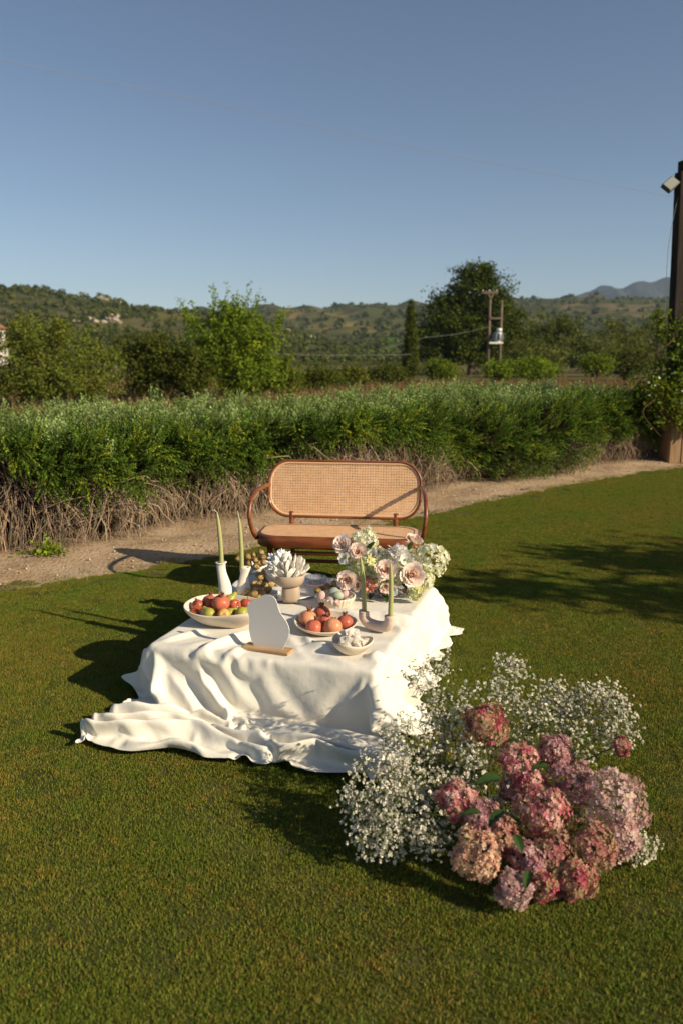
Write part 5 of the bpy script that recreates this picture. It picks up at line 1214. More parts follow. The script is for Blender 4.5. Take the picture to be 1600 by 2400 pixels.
-1,-1,3,-1,1,-1,-2,2,0,-1,1,0,0,0,-3,2,2,-3,2,-1,1,-1,0,1,-1,-1,1,0,0,0,-2,3,-1,-3,2,1,0,0,-1,0,0,-2,0,0,0,0,1,-1,1,-1,1,-1,1,2,-6,3,-2,13,-8,0,-13,-10,-5,0,6,12,-4,-3,-2,-2,-1,-1,2,2,3,2,-1,0,-1,-4,1,-1,-1,0,-1,1,6,5,4,-1,1,-1,-1,-2,-3,-6,-3,-3,0,2,7,0,1,0,0,0,-2,4,-3,2,-1,-1,1,0,0,0,0,0,0,-2,3,-1,-2,1,1,-1,-1,1,1,-3,2,0,-1,0,-1,0,0,-1,-1,0,-1,0,0,0,0,2,0,0,0,0,0,0,0,0,0,1,1,-1,6,4,3,-9,1,0,-12,4,4,1,0,-1,-4,-4,-2,-1,-2,0,-1,-2,1,-1,0,-1,1,-2,-1,0,0,0,-1,-1,2,7,4,5,1,1,1,1,-2,-4,-5,-3,0,0,-2,0,0,-1,1,-1,0,0,3,-3,1,-1,1,0,0,0,0,0,-1,-1,1,2,-2,0,0,1,0,-1,1,-1,-1,1,0,0,-1,-1,-2,2,1,-2,-1,1,0,1,0,-1,0,0,0,0,-1,1,-1,1,-1,1,-1,0,1,1,0,4,0,-1,0,-1,0,1,1,1,-3,-5,-5,-3,0,0,-1,2,2,0,2,3,2,-5,1,1,0,0,0,0,-1,3,6,4,3,3,1,2,3,-3,-5,-5,-6,-1,0,-1,1,0,0,0,0,-1,2,-1,0,1,-2,1,0,0,-1,1,0,0,-2,2,0,-2,1,1,0,-1,0,1,0,-1,1,-1,-1,-3,1,0,-1,1,1,0,1,0,0,0,1,-1,0,0,0,0,0,-1,1,-1,1,0,-1,0,-1,7,-7,4,13,6,4,0,-1,-3,-3,-8,-8,-9,-3,-1,0,3,-4,2,0,0,1,-5,0,0,1,-1,0,0,1,1,2,3,3,3,2,1,-10,7,2,-1,-2,-7,0,1,-1,1,0,0,-1,0,0,4,-4,0,2,-1,0,0,0,0,0,0,-1,0,1,-1,-1,0,1,1,-1,1,-2,1,0,0,-1,-1,1,-2,0,2,1,0,0,-1,1,0,-1,1,0,0,0,-1,1,0,0,0,-1,1,0,0,6,-13,4,4,1,3,0,2,1,2,0,2,-2,-9,-10,0,1,1,1,2,1,2,0,-5,0,0,-1,0,0,1,1,0,0,1,2,1,2,-4,10,-13,9,1,-1,-2,-2,1,0,0,-1,1,0,0,-2,1,2,-2,0,2,-1,0,1,-1,0,0,-1,0,1,0,-2,1,0,0,0,0,0,0,-1,1,-1,0,-1,2,1,-2,1,0,-1,1,-1,1,0,-1,1,-1,1,0,0,0,-1,1,0,0,0,0,-2,-6,10,-2,1,2,1,0,1,-1,0,0,0,0,-8,-4,1,-1,6,1,1,0,1,-2,-2,-1,0,-2,-2,0,4,0,0,-1,0,0,1,5,-6,7,-2,1,0,0,1,0,0,0,0,0,0,0,0,-1,2,0,0,-2,1,0,0,0,0,0,0,-1,0,1,0,-2,0,0,1,-1,1,-1,1,-1,1,-1,1,0,0,0,0,0,0,0,0,-1,1,0,0,0,0,0,-1,1,0,0,0,0,0,0,-1,4,-3,-1,1,2,4,0,-2,-2,-2,-1,-1,-1,0,-4,0,3,0,0,0,0,0,-2,1,-3,-9,-4,0,0,-1,12,-6,-4,-2,0,0,2,12,7,-4,1,0,0,1,0,0,0,0,0,0,0,0,0,-1,2,-1,0,-1,1,-1,1,0,0,0,0,-1,1,0,-1,1,-1,0,0,0,0,0,0,0,0,1,0,-2,2,-1,-1,1,-1,1,0,0,0,0,0,-1,1,0,0,0,0,0,0,0,1,-2,1,-1,0,-1,0,2,-1,-3,-1,0,1,0,1,0,-3,1,1,0,0,0,0,0,16,-1,3,8,5,0,-5,-8,-28,-14,-5,-4,-4,-3,-3,-5,2,6,10,16,12,3,1,0,0,0,0,0,0,0,0,0,0,-1,1,0,0,0,0,0,0,0,0,1,-2,1,0,
-2,0,0,1,-1,1,-1,1,0,1,-3,1,1,-1,-1,1,-1,1,-1,1,-1,1,-1,1,0,-1,1,-1,1,-1,1,-1,1,0,0,0,-6,-2,-5,-6,-9,1,-4,14,0,-5,0,5,6,-1,-3,1,0,0,0,0,0,23,0,-1,0,-4,1,0,-1,13,18,7,4,1,0,-2,-2,-8,-8,-12,-16,-16,5,1,-1,0,0,-1,1,-1,1,-1,1,-1,1,-1,1,-1,1,-1,1,-1,1,-1,0,0,0,0,0,0,0,-1,1,-1,1,-1,0,0,1,-2,1,-1,1,-1,1,-1,1,-1,1,-1,1,-1,1,0,0,0,0,0,0,0,0,-1,1,-1,4,2,-2,-5,-1,1,13,-2,9,3,-3,-7,-10,-8,-5,1,-3,-1,0,-1,0,-6,2,2,1,5,1,4,2,-1,-9,-6,-6,-3,-3,-2,-1,4,3,3,3,8,-1,0,1,0,0,1,-1,0,0,0,0,0,0,0,0,0,0,0,0,0,0,0,0,0,0,0,0,0,0,0,0,0,0,0,0,-1,1,-1,0,0,0,0,0,0,0,0,0,0,-1,1,-1,1,-1,1,-1,1,-1,1,-1,1,0,3,5,4,7,7,5,-2,-6,-13,-11,-1,1,1,1,0,0,-2,3,2,1,2,1,3,-1,0,0,0,-1,6,-3,0,5,3,5,1,1,1,0,-3,-3,-3,-3,-7,-1,0,1,-1,1,-1,1,0,0,0,0,0,0,0,0,0,0,0,0,0,0,0,0,0,0,0,0,0,0,0,-1,1,-1,1,-1,1,-1,0,0,0,0,0,0,0,0,0,-1,1,0,0,0,0,0,-1,1,-1,1,-1,0,0,1,7,6,-3,-4,-4,-9,-9,-8,-2,0,3,3,8,11,11,2,-4,0,0,-1,-1,-1,5,0,-1,0,0,-1,-14,3,5,1,-12,-9,-3,-1,-1,1,3,5,5,8,6,1,0,-1,1,0,0,0,0,0,0,0,0,0,0,0,0,0,0,0,0,0,0,0,0,0,0,0,0,0,0,0,0,0,0,0,-1,1,0,0,0,0,0,-1,1,-1,0,1,-1,0,0,0,-1,1,0,-1,0,0,0,0,-1,1,6,-16,-4,-3,-2,3,6,7,3,3,0,0,0,4,6,3,-3,-2,-1,1,0,0,12,1,0,0,0,2,-1,-6,-7,1,14,7,3,1,1,-1,-3,-5,-5,-8,-6,0,1,0,0,-1,1,-1,1,-1,1,-1,1,-1,1,-1,1,-1,1,-1,1,0,0,0,0,0,0,0,0,0,3,-1,-1,1,-1,0,1,-1,0,0,0,0,0,0,0,0,1,0,0,1,-1,1,0,0,0,0,1,-1,0,1,2,-3,2,7,0,-7,-11,-9,0,1,3,3,2,3,7,11,7,4,2,-1,-1,-2,0,0,-18,-1,1,0,1,-1,7,6,2,-8,-6,-3,-1,-1,0,1,4,5,6,5,2,0,0,0,-1,1,-1,1,-1,1,-1,1,-1,1,-1,1,-1,1,-1,1,-1,0,0,0,0,0,1,-1,1,-1,-3,2,0,0,0,1,0,1,0,0,1,-1,1,0,0,0,0,-1,1,-1,1,-1,1,-1,1,0,0,0,1,-1,-2,0,-11,8,9,12,16,11,0,-4,-5,-9,-3,0,19,6,2,1,-4,-9,-13,0,-2,-2,-19,-2,-2,0,-2,2,2,5,0,11,6,6,4,4,3,0,-3,-5,-6,-4,-3,4,-1,0,1,-1,1,-1,1,-1,0,0,0,0,0,0,0,0,0,0,0,0,0,0,0,0,-1,1,-1,1,0,0,0,0,0,0,0,-1,1,-1,0,1,-1,1,-1,1,-1,1,-1,1,-1,1,-1,0,0,0,0,0,-1,0,-2,3,-2,-5,-6,-7,-10,-3,8,11,12,13,7,2,-28,-31,1,4,8,8,11,-2,1,2,-6,2,2,1,1,-4,-23,-16,2,7,-20,-2,0,1,1,4,8,9,11,13,13,-5,1,0,0,0,0,0,0,0,1,-1,0,0,0,0,0,0,0,0,0,0,0,0,0,0,0,0,0,-1,1,-1,1,-1,1,-1,0,0,0,0,0,-1,1,-1,
1,-1,1,-1,1,-1,1,-1,1,0,0,0,-1,1,0,1,3,-8,7,-5,0,5,5,1,-11,-12,-12,-11,-2,2,8,17,-8,-5,-1,3,2,3,1,-1,-5,0,-1,-1,0,-3,19,13,1,-7,21,-3,3,2,2,0,-3,-5,-9,-14,-12,3,-1,0,0,0,0,0,-1,1,-1,1,0,0,0,0,0,0,0,-1,1,-1,1,-1,1,-1,1,-1,1,0,-1,1,-1,1,-1,1,-1,1,-1,1,-1,1,-1,1,-1,0,0,0,0,0,0,0,0,0,0,0,1,-1,1,-1,0,6,-12,-2,-4,-4,-3,0,4,5,9,14,9,4,-3,-10,-24,-8,2,0,-3,-1,-2,0,-27,0,0,0,-6,0,2,5,9,6,7,10,1,0,-1,-1,-6,-3,-1,1,0,4,0,0,-1,1,-1,1,0,0,0,0,0,-1,1,-1,1,-1,1,0,0,0,-1,1,-1,1,-1,1,-1,1,0,0,0,-1,1,-1,1,-1,1,-1,1,-1,1,-1,1,0,-1,1,0,0,-1,1,-1,1,-1,1,-1,1,-1,1,0,-1,-1,5,6,9,10,7,5,3,-3,-8,-12,-11,-9,-6,5,1,2,1,5,1,3,1,-1,0,0,0,-6,-4,-17,-14,-10,6,10,-18,-8,-3,0,2,10,9,11,15,23,-6,1,-1,1,-1,1,-1,1,-1,1,-1,0,1,-1,1,-1,1,-1,1,-1,1,0,-1,1,-1,1,-1,1,-1,1,-1,1,0,-1,1,-1,1,-1,1,-1,1,-1,1,-1,1,0,0,-1,1,0,0,0,0,0,0,0,0,0,0,0,1,-3,-4,0,-4,-5,-6,-4,-2,-1,1,2,5,8,13,14,6,-1,0,-1,0,-1,0,12,0,1,0,11,7,16,9,3,-11,-15,12,5,1,-1,-2,-1,-3,-8,-15,-22,0,0,1,-1,1,-1,1,-1,1,-1,0,1,-1,1,-1,1,-1,1,-1,1,-1,1,0,-1,1,-1,1,-1,1,-1,1,-1,1,0,-1,1,-1,1,-1,1,-1,1,-1,1,-1,1,-1,1,-1,1,-1,1,-1,1,-1,1,-1,1,-1,1,0,4,-3,-5,-3,-2,-2,5,5,6,6,6,5,3,0,-2,-3,0,1,0,1,0,0,12,0,-1,0,1,3,2,-2,-4,-3,-1,3,1,2,1,0,-7,-6,-2,1,1,-2,0,0,1,-1,1,-1,0,0,0,1,-1,1,-1,1,-1,1,-1,1,-1,1,-1,0,1,-1,1,-1,1,-1,1,-1,1,-1,1,0,0,0,-1,1,-1,1,-1,1,-1,1,-1,1,-1,1,-1,1,-1,1,-1,0,0,0,0,0,0,1,-3,0,12,14,12,13,0,-2,-1,-3,-3,-3,-3,-6,-11,1,0,-1,1,0,1,0,12,0,0,1,0,1,0,-12,-13,-6,-5,-4,-3,-4,-2,0,8,9,8,9,1,0,-1,1,-1,0,0,0,1,-1,1,-1,1,-1,1,-1,1,-1,0,0,0,0,0,1,-1,1,-1,1,-1,1,-1,1,-1,1,-1,0,0,0,1,-1,1,-1,1,-1,1,-1,1,-1,0,0,0,0,0,0,0,1,-1,1,-1,0,-1,0,1,0,-12,-13,-7,-4,1,3,1,2,4,2,5,11,22,7,0,-1,-1,-1,-1,0,12,0,0,-1,0,0,-1,11,8,3,3,3,2,3,1,-2,-9,-10,-11,-11,-1,0,0,-1,0,1,-1,1,-1,1,-1,1,-1,1,-1,0,0,0,1,-1,1,-1,1,-1,1,-1,1,-1,1,-1,0,0,0,0,0,1,-1,1,-1,1,-1,0,0,0,0,0,0,0,1,-1,1,-1,1,-1,0,0,0,0,0,0,0,1,12,4,-2,-2,-6,-9,-3,0,2,1,2,5,5,3,7,4,0,1,1,-1,0,-1,7,1,0,-5,-13,-4,6,13,1,3,2,1,-1,-10,-6,7,-1,-1,-5,-2,3,4,0,-1,1,-1,1,-1,0,0,0,0,0,0,0,1,-1,1,-1,1,-1,1,-1,1,-1,0,0,0,
0,0,1,-1,1,-1,1,-1,0,0,0,0,0,1,-1,1,-1,0,0,0,0,0,0,0,0,0,1,-1,1,-1,0,1,-1,-1,0,17,19,12,8,8,3,0,-1,-1,-4,-9,-17,-11,1,-2,-5,-5,-10,-20,-24,-24,6,-17,-15,-10,-4,-11,-18,-16,9,10,10,8,11,18,15,-5,-1,-3,-3,2,22,-12,2,1,0,0,0,0,1,-1,1,-1,1,-1,1,-1,1,-1,1,-1,1,-1,1,-1,0,1,-1,1,-1,1,-1,0,0,0,0,0,1,-1,1,-1,0,0,0,0,0,0,0,0,0,0,0,0,-1,1,-1,1,-1,1,0,0,3,0,-13,-1,-13,5,8,5,3,-3,-3,-2,-2,1,7,2,-22,-20,-16,-15,-11,3,-3,21,-77,-2,-3,-1,1,0,7,4,0,-2,1,2,-6,-2,-2,5,5,11,29,27,-16,23,2,-2,-3,0,-1,1,-1,0,0,0,0,0,-1,1,-1,1,-1,1,-1,0,0,0,1,-1,0,0,0,0,0,1,-1,0,0,0,0,0,-1,1,0,0,0,0,0,0,0,0,-1,1,-1,1,0,-1,1,-1,1,-3,-6,-1,-2,2,22,-18,-5,-25,-17,-12,-10,-3,-3,-4,-2,0,0,0,14,8,15,16,18,15,25,1,-28,17,1,-3,-2,-1,-4,-3,-3,-1,-3,-2,6,4,4,10,26,23,7,-17,-6,3,2,-21,-7,-1,-1,-1,1,0,-1,1,-1,0,1,-1,0,0,0,0,0,1,-1,0,0,0,1,-1,0,0,0,0,0,1,-1,0,0,0,1,-1,0,0,0,0,0,0,0,0,1,-1,0,0,0,0,0,0,-2,2,3,-6,-27,-5,5,30,29,18,-7,-13,-2,1,1,1,0,-1,2,7,0,9,2,1,0,1,-1,1,15,1,17,19,16,5,2,0,-1,1,0,1,1,-1,0,2,-20,-34,-28,1,24,5,-8,1,-17,-3,1,0,-1,0,1,-1,0,0,0,0,1,-1,0,0,0,0,0,0,0,0,0,0,1,-1,0,0,0,0,0,0,0,0,0,0,1,-1,0,0,0,1,-1,1,-1,0,1,-1,0,1,-1,0,1,1,1,-8,1,-29,-8,4,-9,14,40,47,0,-4,-4,-2,-4,-5,-1,7,3,-1,-1,0,-1,-1,1,-1,16,0,0,0,1,12,14,12,8,1,-2,-8,-14,-16,-19,-27,5,-4,15,26,6,-1,-4,0,-6,-14,-3,1,0,0,-1,1,0,0,0,0,0,0,0,0,0,0,0,1,-1,0,0,0,0,0,1,-1,0,0,0,1,-1,0,0,0,0,0,1,-1,0,0,0,0,0,1,-1,0,1,-1,1,0,-1,-3,-5,-4,-9,-3,-17,-3,15,-8,-18,-3,25,21,21,-2,-1,26,19,3,0,-1,1,-1,-1,-6,1,1,16,0,0,0,1,0,0,5,9,-16,-29,-21,-9,-1,1,34,19,35,-1,-3,-2,-23,11,11,1,-13,-26,-1,0,1,0,-1,1,0,0,0,0,0,1,-1,0,0,0,0,0,1,-1,0,0,0,0,0,0,0,0,0,0,1,-1,0,0,0,0,0,1,-1,0,0,0,0,0,1,-1,1,-1,-2,-2,-4,-2,-2,-1,-4,-13,-16,3,15,4,-19,-7,-1,3,19,31,4,5,2,5,6,-7,-3,2,9,0,2,16,0,-1,0,0,0,1,0,1,25,-1,-10,-16,-12,19,-7,2,0,25,-1,5,21,-30,-26,-10,-11,19,-5,-5,0,0,0,0,0,0,0,0,0,-1,1,0,0,0,0,0,-1,1,0,0,0,0,0,0,0,0,0,0,0,0,1,-1,0,0,0,0,0,1,-1,1,-1,0,0,-5,-3,-16,-1,-10,3,7,14,-1,-2,-7,-15,-14,9,8,-2,-5,3,4,12,1,3,2,5,3,2,12,8,3,0,2,1,
]
CLOTH_Y = [
-813,2,1,1,3,7,11,14,13,3,3,0,-3,-7,-8,-8,-7,-5,-5,-5,-4,-1,3,10,14,19,24,25,24,18,6,-1,-6,-7,-5,-14,-16,-10,0,5,6,6,2,1,3,6,7,8,7,2,-8,-6,-5,-6,-5,-3,12,15,18,18,15,-11,-3,-10,-7,-7,-6,-5,-3,-1,2,4,6,7,7,9,9,10,9,10,9,9,12,-15,-22,-21,-20,-14,7,5,6,5,0,-3,-3,-2,0,2,4,2,0,-1,-2,0,33,0,1,3,3,4,3,2,-1,0,-1,-1,-3,3,4,5,6,3,0,-4,-9,-16,-17,-18,-13,-9,-6,-4,-4,1,-4,3,6,9,16,-3,14,13,4,-1,-3,-3,2,5,6,4,2,0,-5,-2,-1,0,-2,-4,-5,1,5,-12,-1,-2,2,28,2,7,4,2,3,2,2,2,0,0,0,-1,-1,-3,-3,-5,-5,-7,-9,-11,-19,3,6,3,-2,12,8,2,0,3,1,0,0,-4,-3,-2,-2,1,3,1,2,0,27,2,3,1,1,-1,-4,-25,25,-3,-4,-3,0,4,4,6,6,7,4,5,3,-3,-3,-7,-9,-11,-12,-12,-11,-12,4,3,6,6,-2,23,7,0,-1,-1,0,1,4,4,3,0,-2,-4,-7,0,0,-5,-5,-1,3,2,-8,9,-1,0,-1,-2,11,2,4,6,3,4,3,1,1,-1,-3,-4,-5,-5,-7,-9,-11,-11,-8,-5,2,7,-3,2,18,16,-2,3,-1,-4,2,7,6,2,-1,-2,-3,-2,-2,1,1,1,23,-1,-2,-1,-2,-1,-8,-4,-8,-5,-9,-7,0,0,13,10,11,9,9,-15,18,13,8,6,0,-4,-9,-10,-7,-5,-2,0,1,2,-1,0,0,1,1,1,3,3,2,1,-3,-5,-1,-1,-3,-13,-5,-2,3,8,8,5,-1,1,-12,-35,0,1,3,10,7,7,7,5,3,2,-1,0,-2,-5,-8,-11,-11,-8,-4,-2,0,0,0,1,16,20,21,-3,-3,-1,1,0,1,-1,-1,7,4,1,-1,-2,-3,-2,-2,-1,8,-4,-3,-6,-2,3,-17,27,-39,-4,1,5,5,2,-4,0,1,7,10,35,-7,6,6,10,9,3,-2,-4,-6,-3,-4,-3,-4,-10,1,3,4,3,3,2,0,1,-3,-4,-3,-3,-10,-13,-1,-5,6,12,9,5,1,2,0,-2,-17,1,-34,-8,-3,1,2,3,3,7,12,-5,11,6,-9,-13,-9,-2,0,3,4,5,7,7,9,8,7,1,-2,-13,0,-21,-2,10,7,6,6,5,6,5,4,0,0,-1,-1,-1,-4,-1,-1,1,-2,3,-5,-23,5,6,6,3,0,0,-3,-6,-7,-9,-3,2,3,10,26,16,11,3,11,2,0,-2,-1,-6,-3,4,-3,4,0,-2,-3,-2,-2,-4,-2,-4,-9,-17,-8,-1,11,19,9,2,-1,-6,-10,8,6,-22,-9,4,11,-8,-7,-4,-1,0,2,1,-2,-1,-7,9,-15,3,6,4,5,9,8,7,4,4,0,1,1,0,-10,-5,-23,3,-4,-9,-4,0,3,7,10,8,9,7,7,5,3,2,4,2,3,6,5,-20,17,5,1,-2,0,0,1,0,-2,-4,-10,-12,-11,-11,8,7,-2,9,13,19,-5,-4,13,3,2,6,3,1,-10,-1,-5,-4,-3,-3,-3,-3,-4,-3,-9,9,11,10,-3,0,-3,-2,-8,-1,18,-8,-19,-5,14,5,-2,0,-2,-4,-3,-2,-1,-3,-3,15,13,-39,14,7,6,6,6,3,1,-2,-3,-8,3,4,1,0,-1,7,4,-5,-14,-13,-9,-6,-4,-5,-2,2,4,5,4,6,7,7,21,3,0,1,-1,3,1,-1,-2,2,2,-1,-6,-4,5,0,-4,5,-1,-2,-6,-8,-9,-8,-6,9,13,18,-6,4,2,3,2,-3,-5,0,
-1,-2,-4,-2,-3,-5,-2,-1,14,8,1,0,3,-4,-6,1,11,8,-8,-9,2,12,8,0,-7,-15,0,-1,5,1,-1,-1,-1,-2,-7,14,2,3,1,-2,-3,-11,2,2,1,4,-4,-6,-3,2,-5,-4,-6,7,19,5,-4,-8,-9,-10,-11,-7,-7,-1,2,1,1,1,33,1,2,-5,-7,-1,-1,1,6,1,-2,-2,1,0,-2,1,5,-3,0,0,-1,-2,-4,-9,-16,-27,0,3,10,14,16,6,2,3,3,-1,-6,-5,-2,-2,1,4,3,5,1,0,2,4,-9,-5,11,5,2,0,-1,1,0,-2,3,-5,-4,6,-2,-1,-4,2,-3,-3,-2,-2,-3,7,4,0,4,3,-3,6,2,-5,-2,-2,-4,-5,-5,-9,-2,0,12,5,-5,9,5,2,-2,-4,-6,-6,-4,-7,-7,-5,-4,-3,3,-3,-5,-3,-2,4,5,8,5,5,4,7,7,7,-8,-2,1,0,0,-1,-6,-11,-8,8,8,-8,-7,-4,0,-3,-1,6,7,7,15,-18,-7,0,3,4,4,4,1,-3,-5,-9,-1,-3,10,13,1,-4,-4,-7,-8,-10,0,26,-9,0,7,6,0,0,-4,-8,-3,0,-2,0,3,0,0,3,0,2,9,2,-5,2,-1,0,0,1,0,-1,0,1,0,-2,-6,-16,3,9,0,1,10,1,-2,0,-1,-2,-2,-3,-15,-3,2,5,9,5,6,3,2,2,4,3,1,-1,1,0,-1,0,-1,-3,-3,4,-6,-9,-4,19,2,-1,-2,-3,-5,-4,0,5,-16,5,9,8,5,3,1,-3,-8,-10,3,8,3,5,-1,-5,-4,-5,-9,-3,1,7,18,-7,-2,-2,6,2,0,0,-1,-2,0,-1,0,-3,-6,3,7,4,2,1,0,-1,-1,-2,-1,-1,-3,-3,0,1,1,2,1,1,3,1,-5,-5,6,10,-1,-11,3,1,1,1,0,1,25,-8,3,4,1,3,1,2,0,1,1,1,4,3,0,-3,-2,-5,-7,0,10,6,7,-11,-5,-5,1,0,-2,-1,0,-2,-4,-8,6,6,4,2,0,-5,-6,-3,-6,6,6,3,-2,-7,-6,-5,4,-5,5,7,5,8,-13,-10,12,16,5,0,-1,-3,-4,-3,-10,6,0,-1,0,0,-1,-3,-4,-6,-7,-7,-8,-6,-5,-4,-2,2,1,2,3,3,-2,1,2,25,12,5,0,1,-10,5,-5,1,1,1,1,0,24,3,-9,9,2,-3,-9,-9,-11,5,-1,-2,-5,-7,1,2,3,4,4,25,2,-4,1,5,2,-4,-4,-6,-9,-3,2,4,3,2,8,-1,-1,-14,-19,-4,5,8,17,8,-3,-7,-10,-5,1,3,-1,11,8,5,3,-3,-12,3,12,-4,-8,-13,2,3,1,-4,19,-13,-6,-5,-6,-4,-4,-6,-6,-4,-4,-1,-1,3,4,5,6,3,3,1,0,0,6,6,7,-10,0,3,15,4,-4,-1,-3,-7,-5,-4,-1,-1,28,1,0,-15,-6,0,-13,0,6,-7,-1,-2,-4,-3,-5,-2,1,7,15,1,10,18,11,-9,-6,-3,-2,-1,0,-10,-2,-2,0,3,10,-2,-23,-7,10,12,7,5,-2,-3,-11,-5,1,4,6,6,4,3,0,-3,-7,-21,15,10,0,-12,0,6,-6,-5,-3,0,-13,0,-1,-1,-1,0,-1,0,0,2,3,5,8,6,7,6,4,3,1,0,-1,-2,-2,-2,-2,-1,-3,1,-2,-4,11,5,1,0,-3,-5,-8,-8,20,5,-3,-4,-9,-7,14,3,4,1,0,0,-1,-2,-1,-1,-2,-3,-6,-15,-6,-3,7,24,8,4,-3,1,4,0,-2,-4,-3,-2,-3,-28,9,7,15,4,0,-4,-6,-11,-1,3,8,9,3,1,-4,-3,-1,-3,-15,12,18,-4,-17,11,4,0,-2,-3,-2,-1,-5,-2,-3,-1,-1,0,1,3,6,6,6,7,5,5,2,
1,-1,-1,-2,-1,-1,-1,-2,-3,-4,-4,-4,-8,-14,-6,1,4,8,12,4,2,3,2,25,-4,4,-1,7,3,4,3,1,-1,-2,-2,-1,-1,-6,7,3,-1,-5,-8,-14,-13,-13,-7,8,20,14,6,1,-1,-2,-1,-3,-7,-14,25,-2,3,-13,-1,5,-8,-7,5,8,9,1,-3,-6,-8,-8,0,5,7,7,7,-21,-5,15,23,1,3,1,-1,-2,-1,-2,-2,-1,0,0,0,0,1,1,0,1,-2,-3,-3,-3,-4,-2,-3,-4,-5,9,4,5,4,1,0,-2,-2,-3,-3,-5,-3,5,-16,-4,3,2,1,29,4,2,4,0,-2,-8,-14,-5,1,2,5,6,5,8,-4,-2,-3,-1,2,3,-3,-9,-7,-4,-10,4,10,12,18,-6,-3,-2,-1,-2,-4,6,1,-3,-7,-13,0,9,6,1,-10,-9,-4,-2,1,5,-2,-4,-3,21,5,6,-2,-2,-19,-10,9,6,5,5,4,3,2,1,0,-1,-3,-2,-2,-2,-2,-3,-2,-3,-4,-3,-3,-1,0,4,6,-7,-2,-3,-1,1,8,4,4,5,3,2,0,-10,-6,-3,-5,-3,0,10,25,3,-13,4,-13,-3,6,-2,-2,0,0,1,5,6,2,1,1,-1,-1,2,3,4,-2,-6,-9,-9,-7,-5,-3,-2,0,6,4,9,8,4,4,0,-3,-3,1,0,-7,-11,-2,9,2,2,3,1,2,-1,-1,-1,-8,3,7,-28,-1,13,-4,0,4,2,3,1,-1,-2,-2,-2,1,2,3,1,1,1,0,2,2,1,3,2,1,0,-1,-2,-4,-4,-5,-5,-11,-5,-3,1,1,10,5,5,13,4,1,0,-2,14,-11,19,3,-7,-2,6,3,2,0,2,-1,-1,-1,-1,1,0,2,2,1,0,0,5,4,4,-2,-8,-12,-14,-12,1,0,-2,3,3,5,10,4,5,0,1,1,-8,0,5,8,-6,-1,-1,-3,2,1,2,3,-13,10,-2,-5,14,0,-1,-4,-3,-4,-2,-3,0,0,2,0,3,1,1,-1,1,2,1,3,1,3,0,1,-1,0,0,-3,-2,0,0,-1,-1,-2,-2,-5,-8,-4,-13,-8,0,5,14,6,6,3,21,-6,0,4,-6,15,2,4,2,-1,-6,-4,-7,-4,6,3,4,2,5,-8,-2,-3,-9,-5,-6,14,10,8,1,-2,-3,-1,-2,-1,0,1,-4,0,5,3,1,-1,-2,-2,1,-2,0,-3,3,4,-1,3,-6,2,2,-2,-5,0,1,1,2,3,2,1,0,-1,-1,0,-3,-4,-4,1,6,2,1,-1,0,-3,-2,-4,-1,-3,0,0,3,-6,0,1,1,2,2,1,-1,1,5,2,3,2,-12,-6,-10,0,1,5,31,-1,-25,19,4,5,2,-5,-10,-4,-1,-1,4,1,-7,-3,-3,3,-3,6,3,5,4,-1,-9,-9,-1,6,16,6,5,2,2,-2,-3,-2,3,-4,-5,4,-6,1,-3,1,-5,7,2,1,-1,0,-2,-2,-1,-5,5,-3,1,-14,-3,-2,-1,0,2,4,4,4,3,3,6,7,3,-1,-10,-4,-4,-3,-1,0,0,0,1,1,-1,0,-3,7,2,1,2,1,0,1,2,0,-2,-2,-3,-3,8,1,0,-1,-1,-2,28,-12,16,-18,14,-7,6,-7,3,-1,0,1,0,-1,-2,-6,-7,-12,-6,-2,2,6,6,-3,23,3,-3,-6,-4,8,7,5,5,-12,-2,0,0,9,-2,-10,2,-5,8,-7,11,-2,3,-1,-2,-1,-1,-2,4,1,1,-2,-13,10,3,-1,-2,-3,-3,-4,-2,-1,0,0,-2,0,1,1,3,2,3,3,1,1,1,1,0,0,0,0,-1,1,-1,-1,0,0,2,1,1,1,0,0,-1,-1,-6,3,2,2,1,3,4,20,-9,11,-16,13,-2,4,1,0,1,0,1,1,-1,-1,-1,-4,-5,-5,-6,-7,-3,10,-1,3,7,6,1,-3,0,1,
